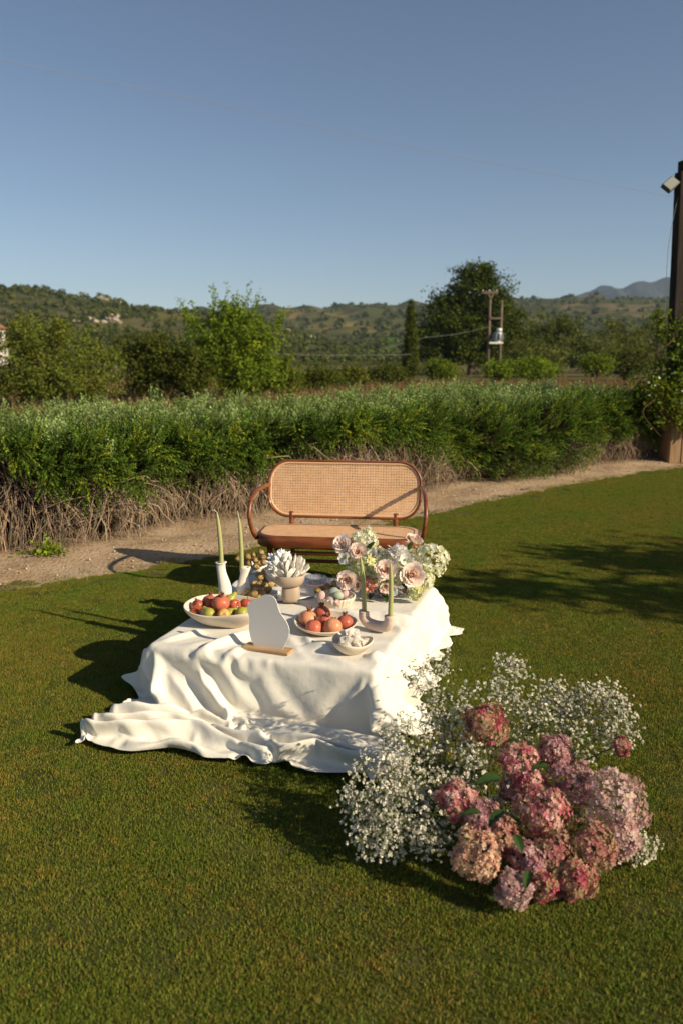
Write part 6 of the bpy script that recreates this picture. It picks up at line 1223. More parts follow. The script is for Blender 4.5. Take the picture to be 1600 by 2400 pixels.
2,-3,1,-1,2,-2,5,-1,-1,1,1,2,2,-1,-4,1,1,1,5,3,2,0,0,0,2,-8,-1,5,0,-1,-1,-1,-3,-2,-2,-1,0,0,1,0,0,1,-1,-1,-1,-1,0,1,1,1,1,-1,1,1,1,0,-1,-3,-4,-3,-1,7,-4,4,6,1,-1,-8,-1,3,2,1,32,-8,5,-3,7,-12,5,0,-2,2,3,3,1,0,1,-1,-2,2,1,-3,-4,-5,-4,-2,-11,-3,-1,4,6,9,3,-1,-4,7,-1,-2,-6,-9,-8,-4,0,5,9,16,-5,-2,4,6,4,4,1,0,-1,0,-2,-1,0,3,2,0,-1,1,1,1,-6,-8,-1,0,2,0,-1,-2,-3,-1,1,3,3,4,3,1,2,1,1,1,0,0,0,0,-2,-1,-2,-2,-3,-8,4,-3,-3,3,6,0,-6,-1,1,0,39,3,4,-2,-1,0,-14,1,4,3,2,2,0,-2,-2,-3,-1,0,8,-5,-5,-1,1,-4,-8,-10,-8,-6,-1,2,7,-16,7,14,-2,-13,-5,3,8,12,9,3,0,-1,5,3,1,1,2,-1,-1,-2,-1,-9,-2,3,5,2,-1,-2,3,4,3,5,5,5,-9,-3,-4,-3,0,2,4,3,3,2,1,-2,-3,-3,-3,-3,-2,-1,-1,1,0,0,1,2,3,3,2,-1,-3,-7,-3,-2,-1,-5,5,1,-1,1,41,-1,-13,8,-4,-1,-2,1,1,2,0,-2,0,-1,-2,1,1,-2,6,0,5,0,-4,-4,2,-1,-6,-4,-3,-4,-6,15,-19,-10,2,13,8,5,4,-1,-8,-8,-9,5,6,8,8,0,0,-4,2,-1,-1,2,1,-8,0,1,2,2,2,0,-1,-6,1,12,4,1,1,2,1,1,1,-1,-2,-4,-5,-4,-4,-2,-4,-1,-2,-2,-1,-2,0,1,2,3,0,1,5,10,6,-2,-1,-1,-7,-1,0,-1,0,-2,26,-9,8,-5,4,-3,-3,-1,0,-2,-1,1,-6,1,4,3,0,4,-5,14,-1,3,-1,0,-2,5,6,-1,-3,-3,-5,-4,-6,7,-2,1,1,4,-4,2,3,-1,-3,-3,-3,1,-2,-4,2,7,-4,3,1,1,-4,2,-1,-2,-1,-1,-1,-1,0,3,3,-1,4,0,-1,0,1,0,-1,-2,-3,-3,-3,-2,0,-1,0,0,0,1,0,0,0,1,1,1,5,5,0,-11,4,11,1,-3,-4,6,2,-2,-2,-2,25,-3,-9,7,-1,-5,1,2,2,2,-1,-3,2,0,-2,0,3,3,2,-7,8,1,-1,0,1,-3,12,-20,1,-1,1,5,1,-2,2,3,-1,0,10,2,-7,-3,-6,-1,1,-7,1,9,-1,-3,3,0,-2,-2,1,3,1,0,0,0,0,1,0,0,2,-7,-3,1,2,1,-1,-2,-2,-2,-1,0,2,2,1,1,2,1,1,1,0,0,0,-1,0,1,-2,-7,1,8,-5,-2,5,-1,0,8,-1,-11,1,7,21,3,2,-14,-1,9,5,-2,3,0,0,-2,1,-1,0,0,0,0,-5,4,-10,-19,-3,16,-1,14,1,5,-1,-6,-4,-3,11,-1,2,0,9,4,-3,-10,1,-1,-1,1,-4,2,1,1,0,0,-2,0,-4,5,2,0,1,0,-1,-1,0,-1,-1,1,0,-7,5,0,1,0,0,1,0,1,0,0,0,0,0,0,-2,-3,0,-2,-1,2,2,1,0,-14,3,11,2,1,0,0,-11,-8,15,3,-9,1,4,2,24,1,-4,3,1,2,-1,3,-2,-4,-3,2,-3,0,0,4,7,4,-4,-4,-7,0,-14,-6,16,7,-17,22,-2,-1,-1,-1,-1,1,2,7,2,-4,-7,3,-3,-12,13,0,-2,5,2,-4,-6,-3,8,0,1,-2,1,2,1,0,2,1,1,-1,0,-3,-3,5,0,0,-1,0,-1,0,-2,-2,-1,0,1,-1,-2,-2,0,3,0,-1,-2,-3,-4,-2,0,20,1,-1,-3,-3,-7,-9,-10,17,9,-9,-4,7,3,0,13,4,
8,0,1,0,2,6,-5,0,-6,-3,1,2,1,2,2,5,-3,-4,-4,-4,-2,1,6,-12,15,0,-2,1,2,0,-10,5,5,3,-2,-5,-2,-5,0,-3,9,-4,8,0,-3,-1,2,-1,-9,-1,5,4,2,0,0,4,0,0,-1,0,-2,1,-2,1,-1,-1,-2,-2,-1,-2,1,2,1,1,0,1,2,3,3,-1,-2,-1,0,-1,0,-1,1,-1,2,-2,-3,-9,-7,-5,5,14,-7,-4,4,7,0,1,29,-1,-3,0,2,2,0,-8,-2,1,6,0,-1,-1,3,2,-1,-6,2,-7,-3,-11,12,6,4,4,0,-5,-3,4,-2,-19,14,5,5,-1,-6,-5,-12,-15,-5,33,6,-1,6,0,-2,-5,2,2,3,-1,-1,-2,1,1,1,-4,-1,-1,0,2,4,-1,1,-1,0,0,0,0,0,0,1,-1,1,-1,0,0,1,-1,-1,0,-1,1,1,0,-4,3,0,-7,1,-1,-15,-14,-7,7,27,0,-6,0,7,3,1,0,32,0,0,1,1,-3,2,-3,2,-1,1,-1,-1,2,2,1,-2,-5,-6,-7,-10,3,16,6,-2,5,-4,-5,2,-7,-16,14,12,-1,-2,-6,-9,-14,-12,5,18,14,-8,17,-1,-3,0,4,1,2,-2,-1,0,1,0,1,-1,-1,-3,-1,-1,-2,-2,1,0,2,2,3,2,0,0,0,0,0,0,0,-1,1,0,0,0,-1,1,0,0,0,0,-3,2,-3,-16,-24,-5,1,13,20,4,-6,-4,6,8,1,0,0,32,-2,1,1,0,-1,-3,3,1,1,-2,-4,4,2,2,-2,-3,-5,-12,-11,-2,16,13,1,4,-5,-7,-2,-5,-13,9,11,3,0,-5,-9,-9,-7,2,14,13,-13,16,-1,-4,-2,-4,-1,-2,-1,0,2,1,2,-2,-2,-1,2,4,2,2,1,2,1,3,1,1,-1,1,0,1,0,0,0,0,0,0,0,0,0,-1,1,0,0,0,-1,3,-4,-16,-22,-8,0,2,11,19,5,-2,-7,4,6,3,1,0,-1,29,2,2,0,-1,-1,-1,3,0,-1,-13,10,4,2,-1,-4,-7,-14,-9,0,4,23,4,4,-5,-8,-6,-4,-4,1,9,9,-3,-3,-8,-10,-7,-4,12,14,3,8,-4,-6,-7,-14,-2,0,-1,-3,1,4,5,-3,-10,-2,0,0,-2,-1,0,1,0,3,4,10,1,1,2,2,3,2,3,2,2,2,2,1,0,1,0,0,0,-1,-1,-1,0,-20,-11,5,-6,10,-4,19,6,-1,-4,-2,5,6,0,0,-1,1,32,1,1,-1,-2,0,2,0,-2,-8,2,7,2,0,-7,-7,-10,-9,0,4,10,17,1,-4,-8,-8,-3,-2,-4,10,11,0,-4,-6,-11,-11,4,3,13,8,0,2,-6,-7,-8,-4,-2,-3,-1,2,2,0,3,1,0,-6,-2,-1,-1,1,1,2,3,3,6,-10,-3,-1,-2,0,0,1,0,3,5,3,1,1,2,1,3,0,1,0,2,-1,-13,0,0,-5,-4,-7,25,11,-2,-1,1,2,6,1,0,0,0,-1,33,0,0,-2,0,2,-1,-3,-5,-4,8,1,1,-8,-4,-6,-8,-2,2,3,8,1,7,-4,-4,-4,-2,-2,3,9,4,-2,-4,-10,-10,-3,-4,16,13,1,4,-7,-7,-8,-8,2,-1,0,1,3,2,1,0,-3,1,-3,-2,0,1,1,3,3,2,1,-4,0,0,-3,-2,-1,-1,0,2,3,1,-3,-3,-1,1,2,3,3,0,3,0,-3,-3,3,-1,-1,2,-7,21,-3,-1,1,3,8,1,0,0,-1,0,-1,35,-1,-3,0,0,0,-2,-3,1,0,4,-1,-20,-7,9,-3,-3,3,2,1,6,1,-5,0,-3,0,-1,-1,9,9,-3,-6,-8,-9,-6,0,6,13,8,5,-7,-9,-7,-8,0,1,0,1,4,3,1,1,-6,-3,-2,1,0,0,2,3,2,2,0,-1,-4,-1,-1,
1,-1,-1,-1,2,1,1,-1,1,-2,-2,-2,0,1,3,2,2,0,-2,-3,-1,0,-1,10,-1,-2,5,4,2,0,3,-2,-7,-13,14,6,6,36,-4,-6,-4,-6,-11,-10,15,11,15,-1,-23,2,-7,-11,19,5,1,3,-2,-7,-1,-5,-2,5,-1,-4,9,9,-1,-6,-7,-9,-4,-1,2,10,10,4,-6,-9,-6,-7,1,0,3,2,5,3,0,1,-6,-6,-3,0,1,2,2,3,3,1,-2,-1,-3,-3,-1,0,-1,1,1,1,0,2,0,0,-2,0,-2,0,0,0,0,3,1,-1,-6,-3,0,-2,2,-2,13,-9,3,3,-11,-7,2,8,6,4,1,-6,-7,9,-4,-5,-4,-3,1,3,-10,4,1,3,8,7,6,-7,-16,30,4,-2,-2,-9,-14,1,5,6,0,2,9,-1,-6,-6,-9,-3,3,0,5,10,8,-3,-12,-8,-6,1,-1,3,3,6,4,-1,-1,-5,-6,-4,-2,2,4,2,3,3,0,-1,-1,-3,-3,-2,0,0,2,0,1,1,1,0,0,-1,-2,-1,0,0,2,1,1,1,-2,-6,-7,0,-2,0,5,9,10,-6,-3,0,10,-14,-13,0,7,16,-25,-5,2,10,-8,0,-1,1,0,0,-5,-8,-1,4,7,-2,-5,-2,16,-2,21,1,1,-6,-19,-3,5,5,0,7,1,-3,-6,-8,-5,1,6,12,-3,11,-3,-10,-10,-8,3,1,3,3,6,5,-1,-3,-5,-5,-7,-1,3,4,3,3,3,0,-1,-2,-3,-2,-2,0,0,1,1,2,1,-1,0,0,1,-1,-2,0,-1,1,3,1,0,-2,-5,-8,-4,-1,0,6,16,6,4,3,-17,-6,7,13,-17,-3,-4,1,-4,17,9,41,-4,-6,-4,-5,-2,-4,-8,-10,-6,-3,4,5,0,1,-7,3,8,23,3,0,-17,-10,-2,1,17,4,-7,-8,-7,-6,1,1,-4,12,8,0,-5,-9,-7,3,-1,3,4,5,8,-1,-7,-5,-3,-1,4,-1,-1,2,3,2,1,0,-2,-3,-2,-2,0,0,1,2,1,1,-1,0,-2,0,0,1,1,-2,-1,1,3,0,-1,-5,-8,-5,0,-1,4,27,8,6,-6,5,4,-26,-16,16,12,-20,5,-11,28,-21,-2,38,3,2,-1,-3,-5,-3,-6,-7,-9,-9,-8,1,12,-4,-5,-8,3,10,23,6,-4,-20,-7,-3,7,1,-4,-4,-3,1,1,0,6,3,10,-6,-6,-7,0,-2,2,1,6,8,1,-12,-6,-7,0,2,7,5,-1,3,2,3,-1,-3,-3,-2,-2,0,1,2,1,2,1,0,0,-2,-1,-1,0,1,2,-1,-1,-1,2,1,-4,-8,-8,-1,-1,5,20,-5,-2,15,14,-9,-4,11,-21,-19,11,7,-12,10,2,23,-13,48,-2,-4,-3,-2,-2,-3,-2,-3,-4,-6,-7,-5,-3,10,-1,-12,5,-1,2,18,6,-14,-11,0,-1,-2,-4,-2,-1,1,0,2,0,-6,6,-2,-5,-4,2,1,-5,-2,17,10,-8,-14,0,3,-1,1,0,6,4,3,3,-1,-2,-3,-2,-2,1,1,1,1,2,1,0,-1,0,0,-1,-3,0,0,4,2,-4,-2,2,0,-7,-13,-3,-4,9,16,0,2,2,-11,-3,1,1,5,20,5,1,6,4,-11,-15,-2,21,29,5,3,1,0,1,0,1,0,-1,-3,-6,-9,-7,-4,-3,1,-20,-7,2,7,29,3,-13,-1,-4,-6,-2,-1,2,1,-2,-3,2,-2,-5,-1,-8,4,4,3,0,2,2,9,-3,-4,0,6,6,-8,-3,-2,9,2,0,-3,-4,-2,0,1,0,2,1,2,1,-1,0,0,-1,-1,0,-1,-3,1,3,3,0,-7,2,-5,-10,-5,3,12,15,8,7,3,3,-1,3,2,3,4,1,0,-1,0,1,4,-1,-14,-15,16,27,13,12,10,8,9,
7,7,6,4,4,2,1,-1,-7,-19,-22,-26,-23,-18,-8,22,-13,0,-15,-2,2,3,2,0,5,5,11,0,-20,-12,7,8,-10,9,18,-13,-15,5,0,-2,5,6,1,-3,0,2,1,-5,-1,-1,-3,-2,0,2,1,1,1,0,1,0,0,-1,0,0,-1,-1,-1,-1,1,5,3,-8,-12,10,-14,21,25,30,26,20,19,9,3,1,1,0,0,-2,0,-1,-1,0,-1,1,-1,1,1,-34,-4,13,12,10,4,3,3,3,0,1,-1,1,1,2,2,10,7,-2,-3,-10,-17,-2,24,-32,3,7,3,2,0,3,2,1,0,9,-5,-5,5,-13,24,1,-5,7,-25,-9,1,0,7,-1,5,-3,3,4,-7,-7,8,-4,-5,3,1,0,2,-1,1,0,0,0,-1,0,0,0,0,-1,-2,-2,1,2,4,2,14,-34,35,8,-2,6,1,0,-8,-3,-1,2,-1,0,0,1,0,2,5,1,-3,-1,4,-2,-2,-33,-4,0,4,9,8,4,5,1,0,-3,-1,-1,0,11,0,1,-1,29,0,0,-5,-16,-6,16,0,-1,0,0,1,0,0,0,-10,-3,28,-6,-11,9,-1,-6,-8,15,-4,-22,-1,29,-12,4,-21,13,-1,-1,-4,0,1,-10,8,0,0,1,-1,1,-2,0,-1,0,-1,2,-1,0,1,0,-1,-2,-4,2,7,1,-3,15,-15,24,7,-4,-11,-8,4,1,2,0,1,1,0,1,2,1,-1,3,4,1,-3,4,2,5,-20,-17,-1,-1,9,3,4,6,-1,-4,1,3,6,2,-5,6,20,5,-1,6,4,1,-3,1,0,1,0,0,0,0,0,0,0,0,-5,4,0,-1,2,-7,2,-6,15,-6,1,-4,4,-15,14,-3,3,-10,6,7,-17,11,-3,-2,-1,-3,-1,-3,-1,-4,-3,-2,1,-1,1,2,0,1,-1,-1,-2,-3,0,13,-17,7,20,2,6,-1,4,-5,-3,-3,-2,-1,0,1,2,2,2,2,2,1,1,1,1,0,1,25,-2,-7,-22,-13,-10,0,3,9,2,1,4,5,2,-3,20,7,6,-3,6,0,1,3,0,3,-2,-3,-1,0,0,0,0,0,0,-2,1,5,-2,-2,-11,12,-3,2,5,-3,-2,4,-5,2,-3,3,-4,4,0,-1,0,1,-2,0,0,0,-1,0,-1,0,-1,-1,-1,-2,0,-1,-1,-2,-1,-2,-2,-4,-4,0,2,-1,16,1,3,1,-7,5,-1,0,0,0,1,3,2,1,1,1,-1,0,-2,-1,-1,-1,3,30,-1,-2,-2,-8,-10,-6,-8,-11,6,18,10,7,6,6,1,-3,-5,-11,7,3,4,1,0,-5,1,6,-2,-1,0,0,0,0,0,1,0,2,-2,-1,-1,1,0,-2,4,1,-3,-5,5,0,1,-1,1,0,0,0,0,0,-1,1,-1,0,1,-1,0,1,0,0,0,1,1,0,-1,0,0,0,2,2,2,1,0,5,-8,-6,0,-2,0,0,1,1,0,1,2,0,-1,-1,-4,0,1,-3,0,-2,0,0,-5,34,-1,0,-2,-2,-2,-3,-1,-1,3,1,1,2,1,1,0,0,-7,-2,2,7,-1,1,1,-1,-1,-2,6,-2,-1,0,0,0,0,0,1,1,2,-2,-1,-6,8,-2,0,4,-3,-2,0,1,-1,1,-1,0,0,0,1,-2,2,-1,1,0,-1,0,1,-1,1,1,2,1,-2,0,1,1,1,1,-2,-2,-1,0,1,1,-2,-3,-1,-1,4,2,1,1,0,-6,-10,-1,2,1,3,-1,-1,3,0,1,-2,-6,-22,16,8,5,5,1,-2,-2,0,3,0,-4,0,-1,0,-2,-1,2,1,1,1,-3,2,2,0,0,-1,-2,0,4,-1,0,-1,0,0,0,0,0,3,-1,-1,-1,-1,2,-2,3,0,-2,1,0,-1,0,1,0,0,0,0,0,0,0,-1,0,0,0,-1,1,1,-2,-1,-1,3,0,1,-1,-1,1,2,3,2,1,0,-2,-1,-3,
-3,0,2,2,0,-1,-23,7,8,1,0,0,-1,-1,-1,-1,-3,-6,-16,-25,-5,7,1,4,6,10,5,0,3,1,-1,0,-2,-1,-1,1,-2,-2,-2,1,1,2,0,0,0,1,-1,1,-3,2,1,-1,1,0,-1,0,0,1,0,2,-2,-1,-2,3,-1,1,2,-1,-2,1,0,0,0,-1,1,0,-1,1,0,-1,0,0,-2,2,1,0,-1,2,0,1,-2,1,1,3,2,1,0,-1,-1,-2,-1,-2,-1,-2,0,0,0,0,0,-24,21,-1,-7,-14,6,1,1,0,0,-5,-9,-18,-8,22,34,27,-1,-1,-1,-4,3,5,3,2,1,2,-1,-2,0,-1,2,0,-1,-2,-2,0,2,0,1,-1,1,-2,1,-2,4,-1,-1,0,1,-1,0,0,1,1,-1,0,-1,-2,4,-2,2,0,-2,0,1,-1,0,1,-1,1,0,-1,1,0,-1,-2,2,0,0,0,1,0,0,1,2,0,0,-1,0,-1,-1,0,-2,-2,-4,7,0,0,0,-1,-1,-1,-18,16,-15,-6,1,5,-8,-2,1,2,-2,-8,-10,8,24,13,-3,14,6,5,2,2,-4,4,-1,0,1,0,1,1,-1,-1,0,2,2,0,-1,-1,0,1,0,0,0,0,-1,0,-2,3,0,-1,0,1,0,-1,1,0,2,-2,0,-2,1,1,0,1,-1,-1,1,0,0,0,0,-1,1,0,0,-1,-2,3,1,0,-1,0,-1,0,1,-1,0,1,-1,0,-1,0,0,-2,-2,-2,7,-1,0,0,0,0,-1,-4,8,0,2,-9,-3,-1,-8,-5,-6,-4,1,-7,12,15,5,-1,0,7,3,3,5,6,10,1,-1,-3,-1,-1,0,-1,0,-1,0,-1,1,2,2,1,-1,0,0,1,0,0,-1,0,-1,1,1,0,0,-1,0,0,0,1,1,-1,-1,1,-2,1,0,2,0,-2,0,1,-1,0,0,1,0,-1,0,5,6,5,4,2,0,-2,-3,-3,-4,-2,-1,-1,0,0,0,-1,0,-2,0,4,-1,-1,-2,-5,1,1,0,-5,0,-2,6,3,-3,-3,-3,-5,-6,-7,-7,14,8,5,1,2,1,31,2,1,1,1,1,1,0,-1,-2,0,-2,-1,-1,-1,-1,0,-1,0,1,0,2,1,0,-1,1,0,0,-2,2,-2,1,1,-1,1,-1,1,-1,1,0,1,-1,0,-1,0,1,-1,2,-1,-1,0,1,0,0,-1,0,-3,4,-1,-1,-5,-5,-4,-1,2,4,4,6,4,3,3,2,2,3,3,3,5,4,0,-5,-8,-9,-2,-5,-4,0,2,1,0,-3,0,-2,-2,-1,0,1,0,1,-1,4,2,1,0,0,28,0,1,1,1,1,1,1,1,1,-1,0,0,-1,-1,-1,-1,0,0,-1,1,0,0,0,1,-1,1,0,0,-2,1,-1,1,1,-1,1,-1,1,-1,0,2,-1,-1,1,0,-1,1,0,1,-2,1,-1,0,0,1,0,1,-3,5,4,1,0,13,5,-2,-3,-6,-4,-3,-3,-4,-2,-5,-3,-4,-4,-3,-1,-1,3,6,15,0,-2,0,-2,-1,-1,0,1,0,2,1,-1,0,1,2,-1,2,0,-10,-7,-4,-4,33,-1,-2,-1,-1,0,0,1,1,1,0,0,1,0,-1,-1,1,1,-1,1,-1,-1,1,0,0,1,-1,1,0,-2,1,0,0,0,1,-1,1,-1,0,1,0,1,-1,-1,0,1,-1,1,2,-1,-1,0,0,0,-1,1,1,0,0,-2,-1,2,-10,-1,3,3,6,1,2,1,2,1,3,1,2,2,2,0,2,1,1,-8,0,-6,-7,-7,-4,-2,1,4,4,3,4,2,-2,-1,-1,0,0,-5,0,-2,-5,-5,37,-1,0,-1,-1,-2,-1,-1,-1,-1,0,0,-1,1,2,2,-1,0,0,0,0,0,0,1,0,-1,1,-1,1,1,-3,2,-1,0,0,0,0,0,1,-1,1,1,-1,0,0,0,0,0,0,2,-1,-1,0,-1,1,0,3,1,-4,-2,1,0,1,-1,0,0,0,1,0,0,0,0,0,0,0,0,0,1,0,0,-1,
-3,0,0,1,2,2,2,1,-1,0,-1,-2,0,1,-3,-2,0,-1,-1,-1,-1,-1,-1,34,1,0,1,1,-1,0,-1,-1,-1,-1,-1,-1,-1,-1,-1,2,0,1,0,1,0,1,0,-1,1,-1,1,0,0,-1,-1,1,0,0,1,-1,1,-1,1,-1,0,2,-1,-1,0,1,0,0,0,-1,1,-1,1,-1,1,0,0,-1,1,-1,1,0,0,0,0,-1,0,0,0,0,0,0,0,0,0,0,0,0,0,-1,1,-1,2,1,1,1,0,0,-1,-2,-1,-1,-1,-1,0,0,0,1,-3,-1,0,0,1,29,-1,3,1,0,1,1,2,1,0,-1,-1,0,-2,0,-2,-1,0,0,0,0,1,0,0,1,-1,1,-1,0,1,1,-2,0,1,-1,0,1,-1,1,-1,1,0,0,1,-1,0,-1,1,0,-1,1,-1,1,-1,1,-1,0,0,1,-1,1,0,-1,0,0,0,1,0,0,0,0,0,0,0,0,0,0,-1,0,0,1,-1,0,1,0,0,-1,-1,-2,0,0,0,1,0,1,1,1,1,1,2,0,0,0,-2,29,-4,2,-14,-12,0,4,12,15,-1,1,0,-1,1,0,3,-1,-2,-1,0,-1,1,0,0,0,1,-1,1,0,-1,1,0,0,-1,1,-1,0,1,-1,1,-1,1,0,0,1,-2,1,0,-1,1,-1,1,0,0,0,0,0,1,-1,-1,1,-1,0,0,0,0,0,0,0,0,0,0,0,0,0,0,0,1,0,0,-1,0,-1,0,0,-1,-1,0,1,1,1,1,1,2,1,0,0,0,0,-1,0,-1,-1,-1,103,-5,-15,2,1,-9,-9,-16,-8,12,4,4,3,3,2,1,4,4,3,3,3,2,2,1,-1,0,1,-1,0,1,-1,1,-1,0,0,1,-1,0,1,-1,1,-1,1,0,1,1,-1,-1,0,0,0,0,-1,1,0,0,0,-2,1,2,-1,0,0,0,0,0,0,0,0,0,0,0,0,0,0,-1,0,0,0,0,0,-2,1,0,0,1,3,1,2,-3,-1,0,0,-1,-1,0,-1,-2,-3,1,0,1,1,1,69,3,4,5,4,5,1,3,-6,-9,-1,0,1,-1,1,1,0,2,3,2,3,2,1,1,1,-1,0,1,0,-1,1,0,0,-1,0,0,1,-1,0,1,-1,1,-1,1,-1,1,0,0,0,0,0,0,0,0,0,0,0,1,-1,-1,0,0,0,0,0,0,0,0,0,0,0,0,0,0,0,1,0,0,0,0,-1,-1,-1,-1,0,-2,-2,-2,-1,4,1,2,1,3,2,2,1,0,0,-5,-4,-5,-5,-3,87,3,3,2,2,-1,-1,-2,-2,0,-2,-2,-1,-1,-1,1,3,1,1,1,1,1,1,0,0,1,0,-1,0,1,0,-1,0,1,0,0,-1,1,0,-1,1,0,0,0,0,0,1,-1,1,-1,1,-1,0,0,-1,1,0,0,0,-1,0,0,0,0,0,0,0,0,0,0,0,0,0,0,0,0,0,0,0,0,0,-1,-1,1,-1,1,-1,1,0,1,1,-1,-1,-2,-1,-1,0,-1,-5,-3,-2,-2,-2,-3,87,-1,-1,0,3,0,3,2,2,-1,1,1,-1,0,-1,-2,-1,0,0,0,0,1,2,1,0,-1,0,1,0,-1,0,1,0,0,-1,0,1,0,-1,1,0,0,0,0,1,-1,0,0,0,0,0,0,0,-1,1,0,-1,0,0,1,0,0,0,0,0,0,0,0,0,0,0,0,-1,0,0,0,0,0,0,0,-1,0,-1,-3,0,0,-1,-3,-1,0,1,2,2,2,2,3,0,1,0,0,-1,-2,-3,-3,97,-1,-3,-4,-6,-3,-2,-1,-2,1,1,1,1,1,1,3,2,2,2,1,1,1,1,0,0,1,0,-1,0,1,0,0,-1,0,1,0,0,-1,1,0,0,-1,1,0,0,0,0,1,-1,1,-1,0,0,0,0,-1,1,0,-1,0,0,0,0,0,0,0,0,0,1,0,0,0,1,0,0,0,0,1,0,1,-1,-3,-12,4,2,2,0,1,2,1,0,-1,-1,-1,-1,-2,-1,-2,0,-4,-5,-5,-3,-3,63,6,6,5,5,5,3,1,2,0,-2,-2,
-1,-1,-2,-2,1,0,1,1,2,1,1,2,-1,0,0,1,0,-1,0,0,1,0,0,-1,0,1,0,0,0,0,0,0,0,1,0,-1,1,0,1,2,1,0,0,1,0,0,1,-1,0,-1,-1,0,-1,0,1,0,-2,0,0,0,-1,0,0,-1,0,-1,0,-2,1,-2,21,-10,-7,-7,-1,-2,-1,0,1,1,2,1,2,0,-1,-1,0,2,1,1,0,-1,64,3,4,6,5,5,1,0,-1,-1,0,0,0,1,1,2,0,2,-1,1,0,1,1,0,1,0,0,-1,0,1,0,0,0,-1,0,1,0,0,0,-1,0,1,0,0,0,0,0,1,0,1,0,1,1,1,1,0,0,0,1,1,0,1,0,0,1,0,-2,0,1,0,0,0,1,0,0,2,0,0,1,1,0,5,-11,0,-4,-8,-6,-3,-1,1,1,3,-2,-9,-16,-7,-4,-2,4,12,17,-2,3,5,84,-1,1,0,5,4,2,2,0,1,-1,-1,-2,-2,-2,-3,1,0,1,1,1,1,2,0,0,0,0,1,0,0,-1,0,0,1,0,0,0,-1,0,1,0,0,0,0,0,0,0,0,1,-1,0,-1,0,1,-1,1,1,1,-1,1,1,0,2,0,1,0,2,0,0,1,0,1,0,1,0,-1,1,1,-1,2,2,-11,-6,-4,-3,1,-5,-7,-2,-3,-2,-6,-4,3,6,-9,6,9,5,-5,-8,13,10,9,100,-6,-9,-9,-11,-7,3,3,-2,5,-4,2,3,2,4,4,4,3,2,1,3,1,1,2,0,0,0,-1,0,0,1,0,0,0,0,-1,0,1,0,0,0,0,0,0,0,0,0,1,-1,0,0,0,0,-1,1,0,-1,0,1,-1,0,1,-1,1,-1,1,-1,1,0,-1,1,-1,1,-1,0,1,-1,0,0,-1,-5,3,-1,1,1,0,1,2,-2,-3,-5,-3,-1,0,2,11,-5,-6,-5,3,3,2,1,1,56,8,11,10,9,2,-4,-3,4,-4,6,1,-1,-2,-3,-2,-3,0,2,3,1,2,1,0,0,0,0,1,0,0,0,0,-1,0,0,1,0,0,0,0,0,0,0,0,0,0,0,0,0,0,0,0,-1,1,0,-1,1,-1,0,1,-1,0,0,0,0,0,0,0,0,1,-1,1,-1,1,0,-1,1,-1,0,-1,-1,0,0,-1,-1,-1,0,-2,-1,1,2,0,0,1,3,2,3,0,2,-1,-10,-6,-7,-8,100,1,-1,0,-4,-2,-1,1,1,-2,-1,-3,-1,0,0,1,3,1,0,0,-1,1,1,1,0,0,0,0,0,-1,0,0,1,0,0,0,0,0,0,0,0,0,0,0,0,0,0,0,0,0,0,0,0,0,-1,1,-1,1,0,-1,1,-1,1,-1,1,-1,1,-1,1,-1,1,-1,1,-1,0,1,-1,0,1,0,-1,-2,0,0,1,1,-1,1,0,-1,-1,1,1,0,0,-1,-1,-2,-10,-9,0,-4,-2,-2,97,-14,-12,-12,-4,-2,11,5,2,6,13,-8,-2,0,1,1,2,2,2,1,2,1,2,0,0,0,0,0,0,1,0,0,0,0,0,0,0,0,0,0,0,0,0,0,0,0,0,0,0,0,0,0,0,-1,1,-1,1,-1,0,1,-1,1,-1,1,-1,1,-1,1,-1,1,-1,0,0,0,1,-1,1,0,-1,0,0,-1,-2,0,-1,-1,0,1,2,3,2,2,3,1,1,1,-1,-2,-1,-3,-2,-1,-4,-3,94,2,1,1,-3,-1,-14,-9,-4,-4,-10,12,5,3,2,1,0,2,3,4,5,3,1,1,0,0,0,0,0,0,-1,0,0,0,0,0,0,0,0,0,0,0,1,0,0,0,0,-1,1,0,0,-1,1,0,0,0,0,0,0,-1,1,-1,1,-1,1,-1,1,-1,1,-1,0,1,-1,1,-1,1,-1,0,1,0,-1,0,-1,0,0,0,0,-1,-2,-1,0,0,0,2,1,2,3,1,2,3,1,-1,1,0,105,0,0,-1,-1,-3,-2,-1,-1,-2,-2,-3,-1,-1,-1,2,3,2,1,0,-1,-1,1,1,0,0,0,0,0,0,1,0,0,0,0,0,0,0,0,0,0,0,-1,
